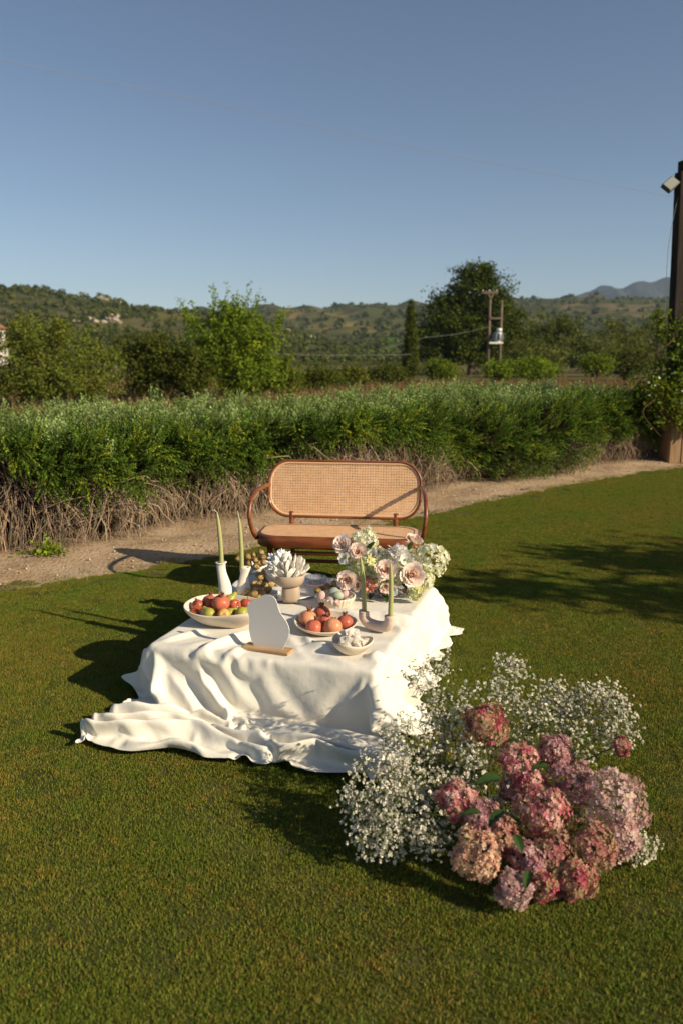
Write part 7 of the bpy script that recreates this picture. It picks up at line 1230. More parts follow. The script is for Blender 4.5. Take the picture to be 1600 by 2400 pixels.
0,1,0,0,0,-1,1,0,0,-1,1,-1,1,-1,1,-1,0,0,1,-1,0,0,0,0,0,0,0,1,-1,1,-1,1,-1,1,0,-1,1,-1,-1,0,-2,0,0,1,-1,2,0,0,-1,-1,-1,-1,0,0,3,0,-1,1,2,1,2,96,-2,-1,-1,-1,1,-1,1,2,1,1,1,1,0,0,-1,-1,-2,-2,-1,1,1,1,1,0,0,0,0,0,0,-1,0,0,0,0,0,0,0,0,1,0,0,0,0,-1,0,1,0,0,-1,1,0,0,-1,1,-1,1,-1,1,0,-1,0,0,1,-1,1,-1,1,-1,1,-1,1,-1,1,-1,1,-1,1,0,0,0,-3,0,-1,-2,-1,-2,1,1,3,3,3,3,2,2,0,-1,-3,-1,-1,-1,-2,-2,-1,93,2,2,2,2,1,1,-1,-3,-2,-2,-3,-3,-3,-3,-1,1,3,3,2,1,1,2,0,0,0,-1,0,0,0,1,0,0,0,0,0,0,0,0,-1,0,0,1,0,0,0,-1,0,1,0,-1,0,1,0,-1,1,-1,1,-1,0,1,-1,1,-1,1,-1,1,-1,1,-1,1,-1,1,-1,1,-1,1,0,0,0,-1,0,-4,0,2,1,0,-1,-1,-1,-1,1,0,0,1,1,-1,-3,-2,-1,3,4,3,2,-3,9,9,6,23,20,15,10,0,0,-1,1,1,2,1,-1,1,0,0,0,-1,1,1,0,0,0,1,0,0,0,-1,0,0,0,0,0,0,0,1,0,0,0,-1,0,0,1,0,0,-1,1,0,0,-1,1,0,-1,1,-1,1,0,-1,1,-1,1,-1,1,-1,1,-1,1,-1,1,-1,1,-1,1,0,-1,1,0,-1,-1,-1,-3,-5,-5,-3,-2,1,1,1,0,1,3,8,4,-11,4,2,1,-5,-23,-27,-28,-83,16,18,22,5,9,17,21,24,17,11,6,4,3,3,0,-2,-3,-5,-4,7,7,1,1,0,0,-1,0,0,0,1,0,0,0,0,0,0,0,-1,0,0,1,0,0,0,-1,1,0,0,-1,0,1,0,-1,1,0,-1,1,-1,1,0,-1,1,-1,1,-1,1,-1,1,-1,1,-1,1,-1,1,-1,0,1,0,0,-1,-2,-5,0,-10,-1,-2,-8,4,1,1,2,1,0,-7,-9,-1,-23,-21,-22,-23,-1,0,14,59,-4,-7,-6,-6,-7,-8,-6,1,11,10,6,-9,-3,1,7,9,12,16,12,3,-1,-1,-20,10,-6,2,1,-1,0,0,-1,0,0,0,0,0,0,0,0,0,-1,0,0,0,0,-2,0,0,0,0,-1,0,0,-1,-1,0,0,0,-1,-1,0,-1,0,-2,0,0,0,0,1,-1,0,0,0,-1,-2,-1,13,-18,-1,12,22,2,-10,1,-6,-8,-3,-14,-10,-10,-12,-11,-13,-11,-5,0,14,12,14,16,11,15,4,72,-22,2,4,0,1,-2,-5,-6,-9,-4,4,18,10,7,2,-6,-15,-27,13,13,1,-14,-15,-31,15,7,1,0,-3,-2,-1,-2,-2,-3,-3,-1,-1,0,1,-1,0,0,0,0,0,1,1,-1,0,0,0,0,0,0,1,1,-2,0,1,1,-1,0,0,1,0,0,0,1,1,2,1,-3,-3,-3,7,9,-9,3,19,23,9,14,8,2,-6,2,3,0,0,-1,1,1,3,0,-1,2,-1,1,0,0,1,0,-1,93,-1,-26,-28,-23,-14,-5,-1,2,-10,-6,-5,-3,0,0,0,22,29,39,1,-9,-15,-17,1,-8,-25,-7,5,7,4,1,0,-1,-2,0,1,0,1,1,-1,1,0,-1,0,0,0,1,-1,0,0,0,0,0,0,0,0,-1,1,0,-1,1,1,0,0,-1,0,-1,1,-1,0,0,-2,0,0,4,0,-6,-2,25,7,0,6,21,10,-9,1,7,13,2,3,3,2,1,1,1,-2,-3,-2,-1,-2,0,-1,1,0,89,1,3,1,-2,-11,-18,-18,-15,2,2,7,6,5,4,8,-2,2,0,-37,-7,9,-7,2,0,-11,
-14,-7,-2,2,2,1,0,2,1,2,0,0,-1,0,0,0,1,0,0,0,-1,0,1,0,0,0,0,0,0,0,0,0,0,0,-1,0,0,0,1,0,0,-1,0,-1,-2,1,2,4,1,0,5,10,8,1,-1,-1,6,20,13,-6,-19,-14,25,18,18,-1,-1,-10,-10,-3,5,-7,-2,3,2,21,1,0,92,-1,-3,-1,0,-1,-2,-4,-9,-2,4,-3,-1,1,3,-8,-13,-11,0,21,-38,-25,26,2,0,-2,-16,-5,-5,-4,-1,1,3,2,2,1,1,0,0,0,0,1,0,0,0,0,0,0,0,0,0,0,0,0,0,0,0,0,0,0,0,0,0,-1,0,0,0,0,-1,-1,1,1,1,2,3,6,5,6,3,1,-1,-2,-2,8,23,11,1,-13,-33,-23,-14,25,8,8,14,-1,4,29,0,4,8,-13,5,7,93,1,2,1,1,1,0,-1,-1,-12,-2,0,-1,-2,-7,3,-6,-1,-29,-13,13,-4,-19,8,4,4,6,10,-5,0,2,1,0,1,1,-1,1,0,0,1,0,0,0,1,0,0,1,0,1,0,1,0,1,0,0,1,0,0,1,0,0,0,0,2,0,0,0,0,0,1,-2,-1,7,3,-17,4,9,-4,-19,-10,0,-1,-3,2,15,21,5,-2,-4,2,0,-19,-2,8,4,17,6,-8,14,5,1,2,3,2,
]
CLOTH_Z = [
19,-3,-3,0,0,3,-3,8,34,-29,-13,0,1,-1,0,0,0,1,4,-2,-3,1,-1,0,1,1,-1,-1,0,0,0,0,0,0,0,0,0,-1,0,0,1,1,3,2,8,-15,3,22,7,-4,-18,-9,-1,2,3,4,8,7,3,3,2,-20,14,-24,-1,0,6,-6,0,0,0,0,0,0,0,0,0,0,0,0,-1,0,1,1,-1,-1,0,1,1,13,13,10,0,-4,-7,-12,-9,-3,-3,1,11,-12,0,3,7,-1,-2,-4,0,-3,4,-7,-4,4,7,-1,-2,4,-2,0,0,-1,8,-9,3,16,6,1,-1,0,1,1,0,4,-4,1,3,3,2,-3,0,-5,-4,-1,0,-1,-4,-4,-10,0,-4,-2,-10,0,4,12,7,7,4,-1,-24,-18,-4,-3,-2,21,3,6,3,-1,-6,6,0,0,0,0,0,0,0,0,0,1,3,6,8,7,2,-1,0,-2,1,-4,-22,-11,-7,1,2,5,5,3,-1,8,4,-1,-8,4,1,0,-14,4,6,7,2,3,6,13,-34,17,3,0,0,-3,-4,-5,-1,0,2,-2,-1,5,0,5,5,3,4,3,4,1,7,3,-1,-2,-4,-8,-11,-3,-2,-2,-5,-9,2,0,5,8,-7,-7,-9,5,23,6,4,0,0,-1,4,-11,-14,3,5,3,-16,13,-5,-1,-1,-1,0,0,0,0,0,0,2,4,7,6,3,-1,-1,-2,4,7,-3,2,2,-15,1,-14,-11,-11,-1,2,11,4,3,-1,0,0,-3,6,-1,-6,0,7,4,1,2,2,4,0,7,5,-1,-2,-1,-2,5,-1,-7,-8,-19,27,-14,-21,-2,-2,0,1,0,4,7,9,7,2,-3,-8,-8,-1,0,-1,0,-3,-1,5,-2,1,-2,0,9,-7,21,10,2,2,1,0,-5,-4,3,-1,11,-4,0,0,0,1,-2,-3,-5,-5,-5,-2,-1,2,4,7,6,4,-1,0,1,1,1,2,0,-1,10,-1,-23,0,4,-3,-4,-7,-5,-7,-10,5,7,-3,-1,1,1,3,2,3,26,0,1,1,0,2,-5,9,-7,3,6,6,3,-1,-4,-2,0,3,-1,-18,0,-14,-16,-8,-6,-5,-3,3,6,6,3,-4,-5,-8,0,1,4,6,3,4,4,2,0,0,-1,16,9,5,3,-2,3,-1,-4,-6,-3,-4,-10,22,11,3,-5,-4,-2,2,2,2,2,3,4,-1,3,1,2,-2,-3,0,1,1,0,1,-1,-1,-3,-3,-7,-1,1,5,1,-3,-1,3,-2,-3,-6,-6,-4,-5,-4,-4,-2,-1,-2,2,33,-1,0,0,0,1,1,-11,8,5,3,-1,-1,0,-1,1,1,0,2,2,-3,-4,-3,-15,-13,13,-18,-10,-6,-6,-2,-8,-3,4,0,11,7,6,5,4,2,3,3,5,8,-1,-1,-1,4,0,-9,-9,-12,-9,-6,7,25,12,-5,5,6,3,3,3,3,3,3,2,1,1,-1,4,-10,1,1,-2,-2,-5,-4,-7,-7,-8,-5,-4,-1,2,18,4,-2,3,0,-5,-3,-1,0,4,3,1,0,-2,-5,-6,-6,-7,28,-1,-2,-4,-6,11,-6,-6,1,-1,-2,0,0,0,3,5,6,7,6,2,10,1,-5,-5,-9,-31,9,7,-17,-12,-10,3,4,8,25,-14,1,2,3,3,3,4,3,1,1,1,-5,-22,1,-6,-9,-6,-7,-2,25,19,9,-2,4,-3,0,-2,1,1,2,2,3,3,2,0,-11,2,8,-3,-5,-7,-9,-11,-11,-9,-8,-7,-1,1,1,1,1,10,17,17,11,3,-1,-1,-1,-5,-4,-1,5,3,3,2,3,1,11,-4,-10,8,6,-20,-1,-6,-5,-4,-4,-6,-8,-2,4,5,6,15,14,13,13,11,7,4,0,1,-5,-17,-3,-12,-7,-1,2,4,4,-1,2,4,4,2,2,0,0,0,-5,-11,-11,-1,-7,-11,-8,-2,6,10,-12,-6,
1,10,18,-6,-16,-10,1,1,11,8,5,5,4,8,15,-11,-9,-9,-10,-11,-11,-9,-3,0,1,2,-1,-1,0,2,0,1,3,4,15,17,14,10,6,3,-1,-2,-7,-4,-1,0,1,0,-5,-5,0,-15,-8,-1,-2,-1,0,-2,-7,-5,-2,-1,-1,3,7,1,6,8,10,13,16,18,14,-2,4,1,-2,-3,-8,-9,-4,-2,-2,6,7,3,-1,-1,-3,-4,-5,-8,-9,-6,-1,5,-21,-5,7,7,10,5,4,-3,-3,5,-17,-13,-5,0,-6,-2,-6,2,-1,-1,0,-1,-2,0,0,-3,-1,0,0,5,6,0,3,4,0,-1,0,-2,0,-1,3,2,-3,6,8,9,10,10,11,5,4,3,0,-1,-4,-2,-40,-2,-1,2,1,0,1,0,0,0,2,3,6,18,-19,-4,-4,-5,-6,-4,-3,2,9,16,22,30,12,6,2,-1,-2,-2,-2,-3,-15,18,-1,-4,-5,-8,-7,-7,-10,-10,-7,-5,-1,-1,4,14,11,8,5,5,1,0,-1,-14,-22,-1,-1,-2,-5,-6,-7,-8,-3,-2,-2,-2,0,1,-1,2,2,5,8,10,4,8,7,4,4,2,1,-2,-1,-1,-6,-6,-10,-8,-3,2,0,4,15,11,7,6,4,5,4,3,-32,2,1,0,0,2,3,3,1,2,5,4,4,2,1,-3,-6,-10,-13,-14,-10,-3,0,6,11,19,17,13,9,7,6,5,1,-1,2,-2,-5,-9,-9,-9,-10,-9,-7,-2,1,4,5,10,13,8,3,3,3,0,2,2,-23,-23,0,1,4,4,0,-1,-4,-7,-3,-2,-4,-2,-3,1,5,6,9,7,9,7,8,9,4,4,3,0,-1,0,-3,-3,-3,-6,-8,-22,-10,-8,1,9,0,-8,6,5,6,4,4,5,-7,-9,5,5,4,2,1,3,2,2,1,1,-1,-13,19,2,-4,-9,-12,-3,9,-17,17,-34,-7,-2,6,6,7,9,10,11,10,9,-5,-8,-9,-8,-10,-9,-5,2,2,3,9,11,12,9,4,1,1,2,1,2,-1,-35,-13,-6,2,9,10,7,5,5,3,3,7,-9,-2,-1,1,3,4,5,5,7,5,4,0,-2,-2,-5,-5,-1,-1,0,2,1,-4,-2,-2,3,-10,-14,-15,4,-20,0,-4,1,2,2,4,3,-12,20,19,-5,3,6,7,2,1,0,2,2,4,2,3,1,-1,-3,-7,-19,-29,5,-1,-6,-16,-18,-10,-5,-1,4,7,7,6,4,5,-3,-5,-8,1,4,4,3,8,19,9,10,4,1,0,0,1,-3,-5,-8,-12,16,10,-2,-7,9,9,6,3,2,2,0,-6,5,2,1,1,-1,1,0,-2,-2,-2,-4,-4,-4,-3,0,0,0,1,0,1,0,4,0,-1,1,-1,-2,-11,-34,-4,-2,-6,-4,-2,0,0,0,9,6,9,11,1,0,-1,-2,-1,-2,-1,2,0,2,1,1,3,5,5,2,-1,-12,-42,11,-7,-14,-17,-11,-5,-4,2,3,4,1,4,-2,0,5,2,6,10,11,20,6,5,0,-1,-2,-2,-4,-7,-8,-7,-5,-9,7,-1,11,21,4,1,1,5,5,3,5,0,3,1,1,-1,0,-2,-2,-1,-4,-3,-4,-2,-3,-3,-2,-3,-2,-2,0,-1,1,1,3,3,3,4,1,2,-1,-8,-11,-11,-11,-8,-7,-4,-2,20,-8,-9,19,6,-1,-6,-3,-3,0,0,0,1,0,0,1,2,2,7,8,8,7,5,-4,-14,-18,-15,-8,-2,17,-28,-8,-3,-2,-2,5,-3,3,12,13,12,10,4,0,0,-2,-4,-8,-10,-10,-8,-5,-3,-4,2,-5,26,25,13,-3,-5,-3,-2,-1,1,1,4,3,2,0,0,-1,-1,-2,-4,-3,-5,-5,-7,-6,-6,-6,-3,-2,1,2,4,2,3,5,5,6,7,9,6,1,
1,-1,-3,-8,-4,-5,-6,-8,7,8,-14,-9,13,-3,-4,-9,-7,-5,-3,-3,-1,-3,-6,5,5,9,10,18,15,11,6,5,4,-1,-11,-14,-12,-3,-2,-8,-10,-7,-6,18,-5,12,24,3,-1,4,-3,-3,-6,-11,-16,-11,-7,-4,-1,-1,0,2,-1,2,-9,-1,-2,12,4,4,4,3,3,1,1,0,0,-1,-1,-2,-5,-4,-5,-4,-6,-5,-4,-4,-1,0,2,2,1,1,3,3,4,4,6,7,7,7,11,10,6,4,-3,6,-2,-1,-1,0,-6,11,-2,6,-23,-15,-13,-9,0,1,2,2,1,0,1,-8,-4,-2,5,12,17,21,16,10,9,6,5,1,-5,-29,11,-1,-6,-7,-7,-17,18,10,3,9,5,-5,-8,-11,-17,-13,-6,-1,1,2,1,1,1,-2,4,5,5,11,-16,-18,-4,-3,-2,-1,-1,1,-1,1,0,0,-2,-2,-1,-2,-1,-1,1,1,3,4,4,5,3,3,2,1,-2,-1,-3,-1,-2,0,3,4,8,9,11,10,16,4,2,1,0,0,8,-14,14,-40,2,-10,-1,5,3,4,1,1,-1,0,-2,-4,-6,-4,-5,-2,4,7,12,14,14,12,12,9,7,5,1,-3,-2,-4,-5,-10,-6,-7,-3,-2,0,-4,-14,-13,-7,0,4,4,5,6,5,13,2,-9,11,9,-4,-24,-11,0,-2,-3,-3,-5,-3,-5,-2,-4,-2,-2,0,0,2,3,4,4,6,6,5,7,4,3,3,1,0,-3,-3,-4,-3,-6,-3,-1,-2,-1,-1,0,1,3,4,10,12,9,6,6,-26,5,1,20,-22,-3,11,10,4,1,4,3,2,-2,-3,-3,-2,-2,10,-30,-13,-10,-3,3,10,15,19,15,9,3,4,0,-2,-1,0,-1,-6,-27,4,-3,-6,-6,-12,-1,5,23,-6,8,7,9,-1,-25,2,14,15,-12,-19,-9,14,2,-2,-2,-3,-2,-4,-3,-3,-1,-1,0,2,4,4,3,5,5,5,5,5,4,5,4,2,0,-2,1,-3,-4,-5,-5,-6,-9,-9,-8,-8,-3,-2,4,3,0,1,3,4,3,-14,-2,-1,2,-7,20,2,4,10,13,8,5,2,0,-4,-4,-6,-7,-22,8,-13,-18,-18,-13,-6,3,9,17,17,12,6,5,3,1,1,0,-16,-1,-11,0,-3,-3,-1,3,12,6,1,14,1,-8,-18,13,14,-10,-17,23,13,2,3,2,1,-1,-3,-3,-4,-3,-3,-2,2,6,5,1,-4,3,4,4,4,3,3,2,0,-1,-2,-3,-4,0,-1,-1,-2,-2,-2,-4,-3,-5,-14,-8,0,-1,-20,-3,-2,1,2,1,9,-23,-15,19,28,-2,3,12,11,2,1,-2,-2,-1,4,4,5,2,0,-5,-11,-16,-19,-20,-14,-12,-6,-1,6,7,5,5,6,0,2,3,22,5,-33,5,-6,5,3,13,16,-17,2,7,3,-11,-2,8,-1,12,-14,-15,26,13,3,2,4,3,3,2,1,0,0,0,-3,-4,-2,2,9,4,1,-1,-2,-3,-5,-5,-5,-4,-3,-1,1,-7,-3,-1,2,3,1,1,-3,-8,-4,-3,8,-23,16,3,-13,-7,-4,-3,12,14,-20,-16,21,14,-6,9,-5,-2,-4,-4,-2,2,6,9,10,8,5,3,-1,-4,-8,-10,-17,-14,-15,-14,-9,-4,1,1,6,-4,3,5,5,20,-1,-15,4,-2,22,18,-16,-20,24,-3,-2,-3,-1,7,-4,-2,-1,-11,-13,10,10,8,5,5,5,5,6,4,4,3,3,2,0,0,-3,-4,-6,-6,-8,-8,-7,-7,-6,-5,-5,-3,-2,1,2,3,4,4,6,5,5,-7,6,-4,-5,5,13,-13,3,-5,-3,1,-21,19,23,-22,-20,
11,25,-13,-8,-8,-6,-4,-2,2,5,8,10,12,11,8,8,6,5,1,-4,-6,-10,-14,-20,-14,-8,-2,3,1,5,2,4,-1,20,3,3,3,1,-3,-17,5,6,-5,0,-5,3,-3,4,2,9,1,-18,-21,0,6,2,2,5,4,5,3,3,3,2,1,-1,-3,-4,-7,-7,-8,-7,-6,-4,-4,-2,-2,1,0,1,2,3,4,4,4,2,2,2,31,7,-1,-21,4,-2,19,-1,-6,-10,-3,0,-8,20,8,-15,-29,-1,-5,-6,-5,-4,-2,0,1,3,3,5,7,9,8,9,13,13,14,12,5,-2,-7,-9,-14,-17,-9,-12,16,6,10,6,4,1,-1,0,0,-3,-16,6,2,-31,5,12,0,-2,1,0,-8,-3,-4,-3,6,-8,-4,-7,-2,0,3,-6,-4,2,3,3,0,-1,-4,-5,-4,-4,-1,-1,2,1,4,4,5,4,5,5,4,2,-1,-2,-2,0,1,4,-6,19,9,8,1,-23,2,22,-4,-5,-8,17,-1,-20,-2,-4,2,-21,-1,0,-1,-2,-1,-3,-2,-1,-1,-3,-3,3,-6,0,8,18,21,21,14,9,2,-2,-3,-3,-4,3,1,1,0,-2,-3,-2,-5,-10,-10,-10,-5,6,6,-2,0,1,1,-2,4,-12,-9,-1,5,13,-2,-7,-12,-2,-4,-4,0,1,5,-15,-4,-4,-2,-2,0,0,2,4,5,7,8,9,6,5,4,2,0,0,-1,0,2,1,1,-1,-2,-3,-3,1,-8,4,5,11,7,-5,3,-1,-8,12,-19,-20,19,2,8,6,-2,-4,-4,-2,0,2,1,-2,-3,-8,-14,-9,-15,-6,-2,3,10,18,24,13,6,3,3,4,-14,18,3,1,-3,-9,-9,-12,-12,-12,-5,0,1,3,8,24,-3,-4,-6,8,-7,-2,4,10,13,1,-3,-3,-7,-6,-7,-9,-11,-2,7,0,-2,-2,-1,1,1,4,4,6,5,5,5,5,5,5,2,1,2,0,1,0,-2,-1,-4,2,2,1,-7,-23,-6,5,7,12,-1,-6,-1,-1,-2,-15,-6,13,-10,21,10,5,0,0,1,1,-1,6,3,-1,-2,-5,-7,-36,8,-17,-5,-3,2,1,7,12,-1,2,3,6,19,-28,17,2,-5,-6,-6,-10,0,6,5,25,-13,11,-1,2,3,-24,12,13,-22,-1,19,7,-1,0,3,1,1,-1,0,0,-3,-5,-25,15,3,3,0,-1,1,0,3,3,4,6,3,2,1,0,-1,-1,-2,0,0,0,1,-2,-1,-8,-10,-11,-14,2,19,5,6,4,-5,-9,-1,-1,-2,-8,20,12,-4,2,4,-4,-3,-3,-2,0,5,1,5,6,-3,-6,-10,-9,-21,20,-2,-2,-8,-8,-13,-1,-17,0,5,10,13,6,-2,-2,-3,-9,-2,10,15,0,13,4,5,-24,22,0,-10,6,6,-8,2,6,2,-1,-7,-1,-2,-1,-1,1,1,1,2,-8,19,3,-1,-3,-1,0,1,3,2,1,2,-1,-1,-2,-3,-5,-4,-3,-1,-1,1,1,1,0,-8,-6,-9,0,11,19,1,-6,3,1,-8,-13,-8,2,11,-7,4,15,14,-2,-12,-10,-17,1,3,5,5,5,2,0,0,-3,-2,6,-4,17,5,1,-2,-4,-8,-39,-5,-1,2,3,2,13,-6,-4,-7,6,9,15,-13,17,5,2,-3,-8,-1,0,-5,3,7,5,1,4,-6,-11,-4,-4,-3,-1,1,1,1,1,4,16,8,-4,-1,0,-1,0,-1,0,-2,-2,-3,-3,-3,-5,-7,-6,-5,-1,1,1,3,3,0,1,-5,1,9,8,8,-6,7,12,0,-3,-20,-5,0,5,7,6,-1,-10,9,-7,-9,-11,0,-3,0,5,7,-1,-1,-3,-3,1,6,0,13,-6,24,9,0,-7,-23,-15,8,4,7,-1,-4,-5,
-4,-4,3,4,4,-5,17,9,8,-9,-7,-2,-5,-8,-6,-6,0,16,14,-13,-8,-1,-2,-3,-1,0,2,4,5,8,11,3,-13,-4,-3,-3,-2,-2,-1,-3,-2,-1,0,-1,-4,-4,-3,-1,3,2,1,1,-1,-1,0,-2,15,26,-10,3,7,6,3,-4,2,-17,-10,0,3,5,3,23,-4,-12,-15,-3,-8,-2,27,10,-17,-7,-3,2,0,-5,-8,-4,5,6,16,9,-1,7,-1,-13,-20,7,7,5,3,3,2,9,-23,1,4,5,2,6,9,2,-3,-13,-6,-1,-16,-3,2,12,8,-24,-1,4,5,1,-2,-2,6,4,4,1,2,5,-15,-4,-1,-4,-4,-3,-2,0,0,2,3,2,0,0,-1,2,3,14,-3,0,0,2,6,-3,-10,0,17,-5,1,8,6,0,-1,2,-11,-18,1,0,4,7,0,9,-1,1,-9,-5,-5,4,-11,-2,31,-12,0,13,-4,-12,-5,-5,-6,23,17,6,-7,0,-10,-13,-1,5,7,7,2,4,6,-10,-1,-2,0,1,4,8,-1,-4,0,-18,-2,4,-4,1,8,0,-21,8,-3,-1,0,0,0,7,10,4,0,0,-3,-10,1,-4,-2,0,1,-3,6,-2,1,2,-1,-3,0,-2,1,1,1,-7,16,1,-2,-8,5,-16,9,12,-26,-1,41,2,-9,-17,7,1,-14,-3,0,2,7,1,-1,-9,4,-2,2,1,7,-2,5,-6,-13,14,11,-2,-7,-5,0,6,9,10,8,-5,-3,-7,-18,-10,11,12,9,5,6,2,-8,-13,11,1,1,4,5,-3,0,-3,-21,-12,5,16,0,-5,-10,-7,10,3,-1,-3,-5,-1,4,0,-11,-3,-2,-3,-2,-2,0,0,3,3,3,8,5,-1,1,-1,-2,0,0,-2,2,1,2,-1,-2,-2,-1,6,-5,4,16,-24,21,11,-10,-9,-9,22,-5,-16,-9,-1,1,7,6,0,0,-3,-5,1,-4,-4,4,20,-14,5,1,11,4,-8,-9,0,5,7,9,11,-8,-12,6,-19,-6,8,12,10,6,5,1,-5,-6,2,1,1,2,4,1,1,-4,-15,-22,12,17,1,0,4,2,1,0,-2,-1,0,1,1,0,-1,-1,-2,-1,0,-3,-2,-4,-2,-4,-2,0,-1,-8,5,0,-2,0,0,-3,3,0,0,1,0,-7,2,2,-1,-10,12,-9,38,-23,-5,-22,12,23,-5,-13,-7,-4,2,3,7,3,-1,-1,-11,2,0,0,0,3,-4,10,1,12,12,-11,-16,-2,9,8,8,11,-4,-14,0,-10,-13,11,12,8,7,5,0,-3,-6,-5,7,1,0,4,3,0,-2,-8,-10,0,10,3,1,3,1,1,-1,-1,-1,1,1,0,-2,-2,0,0,0,-1,-1,1,-1,2,1,1,1,-1,-1,1,-1,-2,0,-2,-2,-1,-2,-1,-1,-1,1,0,1,1,0,1,0,-9,-17,26,-31,28,-4,-2,-11,-9,-5,-1,3,8,2,0,0,1,-7,-2,1,2,1,5,0,3,12,10,-6,-26,1,12,13,5,7,1,-10,4,1,-22,9,6,4,6,4,1,-1,-6,-7,5,3,-1,3,2,3,-2,-5,-12,-7,18,2,0,2,1,1,-1,-1,-1,1,1,0,0,-1,-1,-1,1,0,0,0,0,1,0,0,0,-1,0,-1,0,0,1,-1,2,0,0,0,-1,0,0,-1,0,0,-1,0,0,2,-2,-12,-18,14,-11,15,-20,-9,-2,2,1,6,4,1,0,1,3,-6,-2,0,-2,10,1,7,12,5,-1,-8,2,-1,9,0,4,5,-3,-1,0,-2,2,-4,-1,2,4,3,-1,-5,-4,3,1,0,2,2,3,-3,0,-10,-10,13,4,1,1,1,2,0,-2,-1,0,2,0,-1,-1,0,0,1,-1,0,0,0,0,0,0,0,0,0,-1,1,0,0,0,0,-1,1,0,0,
-1,0,1,0,0,-1,1,-1,1,-1,-2,1,3,-7,-9,-30,-3,-1,1,3,12,6,-1,-3,3,2,3,0,-2,-3,5,5,10,7,0,-5,0,-1,3,14,-2,-3,5,1,-4,-2,1,2,0,0,-3,3,4,0,-4,-5,-4,5,3,-1,3,3,0,-2,-6,-7,3,7,1,1,1,1,0,-1,-1,0,1,0,-1,1,-1,0,1,-1,1,-1,0,-1,0,0,0,1,-1,0,1,0,0,0,-1,1,0,0,0,-1,1,0,-1,1,0,0,-1,1,0,-2,1,-1,-3,4,-1,-1,1,-1,-1,-1,0,2,2,-1,-2,-4,-6,12,3,3,7,6,4,-4,-7,-7,-9,6,20,-5,-4,5,2,-1,-3,-3,4,4,-2,-2,4,2,0,-4,-5,-6,7,3,-1,3,3,1,-3,-4,-6,-3,12,1,0,0,2,0,-1,-2,-1,1,0,0,0,0,0,0,0,1,-1,0,-1,1,0,0,0,-1,1,0,0,0,-1,0,1,-1,1,0,-1,1,-1,0,1,-1,0,0,1,0,-1,-1,0,0,0,-1,-4,-8,3,3,-6,-5,-1,16,2,0,3,-3,-4,31,-2,0,3,0,-3,-3,-2,4,3,0,-3,-3,4,3,-2,-5,-1,6,2,1,2,0,1,-1,-3,-4,-7,7,3,-1,1,3,2,-2,-4,-4,-8,10,5,-1,0,2,1,-1,-2,-1,1,0,0,0,0,-1,0,1,1,-1,-1,0,0,0,0,0,0,0,0,0,0,0,1,0,-1,1,-1,0,0,0,1,0,-1,1,-1,1,0,-1,-1,-3,2,0,-2,-2,-4,1,-4,-1,4,0,-9,3,10,5,-30,-16,-4,29,-1,4,0,-1,-4,-2,1,2,0,-3,-2,1,0,-2,0,-3,4,6,0,-3,8,3,0,-4,-4,-2,3,3,-1,-1,2,2,-1,-4,0,-8,8,4,-1,-1,2,1,-2,0,-1,-1,0,1,1,-2,0,0,1,1,-1,-1,1,-1,1,0,0,0,0,-1,0,0,1,0,-1,0,0,0,0,0,0,0,0,0,0,0,1,-1,0,-1,-2,1,-1,0,-3,-2,-2,-2,-6,-9,13,-3,6,-33,6,8,-1,23,3,10,10,5,2,-2,-1,2,3,-1,-3,-4,1,4,0,-2,-5,1,2,3,-1,-3,9,7,0,-4,-8,0,7,0,-1,0,2,0,-4,0,2,2,0,0,-2,2,1,-1,0,-2,-2,2,2,-1,-1,1,0,0,0,-1,0,0,0,0,0,0,0,0,0,1,0,0,-1,0,0,0,0,0,0,0,0,0,0,-1,2,-1,0,0,-1,-1,0,0,-2,-7,-4,-5,7,-3,-3,10,-21,15,-9,-1,-24,12,15,-35,-13,-22,7,8,8,8,7,5,2,1,-2,0,1,2,2,-5,-2,0,2,-2,0,2,3,9,0,-1,0,1,-2,-2,0,2,0,-2,0,0,-2,3,2,-1,0,1,0,0,-1,0,-1,1,-1,-2,0,1,2,0,0,0,-1,1,-1,1,0,-1,0,0,0,0,0,0,-1,1,0,0,0,0,0,0,0,0,0,1,-1,1,-1,0,-1,0,-2,-2,-5,0,-2,4,-9,4,1,-9,11,-13,4,0,-11,-37,7,21,-10,32,-1,-4,-4,-4,-2,-1,1,1,2,1,1,-2,1,9,5,0,-4,-5,-4,-1,0,5,5,1,1,-1,-1,-1,1,0,-1,-1,0,3,1,0,-2,-2,2,0,2,2,-2,-3,2,-2,-1,1,0,0,0,1,0,0,0,0,0,0,0,0,0,0,0,0,-1,0,1,-1,1,0,0,-1,1,-1,0,0,1,0,1,-1,0,-1,-1,1,3,-2,1,0,1,-4,-3,1,-1,-1,-7,-5,-1,-4,1,-2,-20,-12,18,-23,6,5,4,5,5,4,3,3,4,6,2,2,-2,-1,-2,1,0,-1,1,2,-2,-1,7,1,2,0,-1,1,0,0,-1,-1,0,0,4,3,-8,0,1,1,0,3,2,-3,-1,0,0,0,-1,2,-1,0,0,0,0,0,0,0,0,0,0,0,0,-1,1,0,0,0,-1,1,0,0,-1,
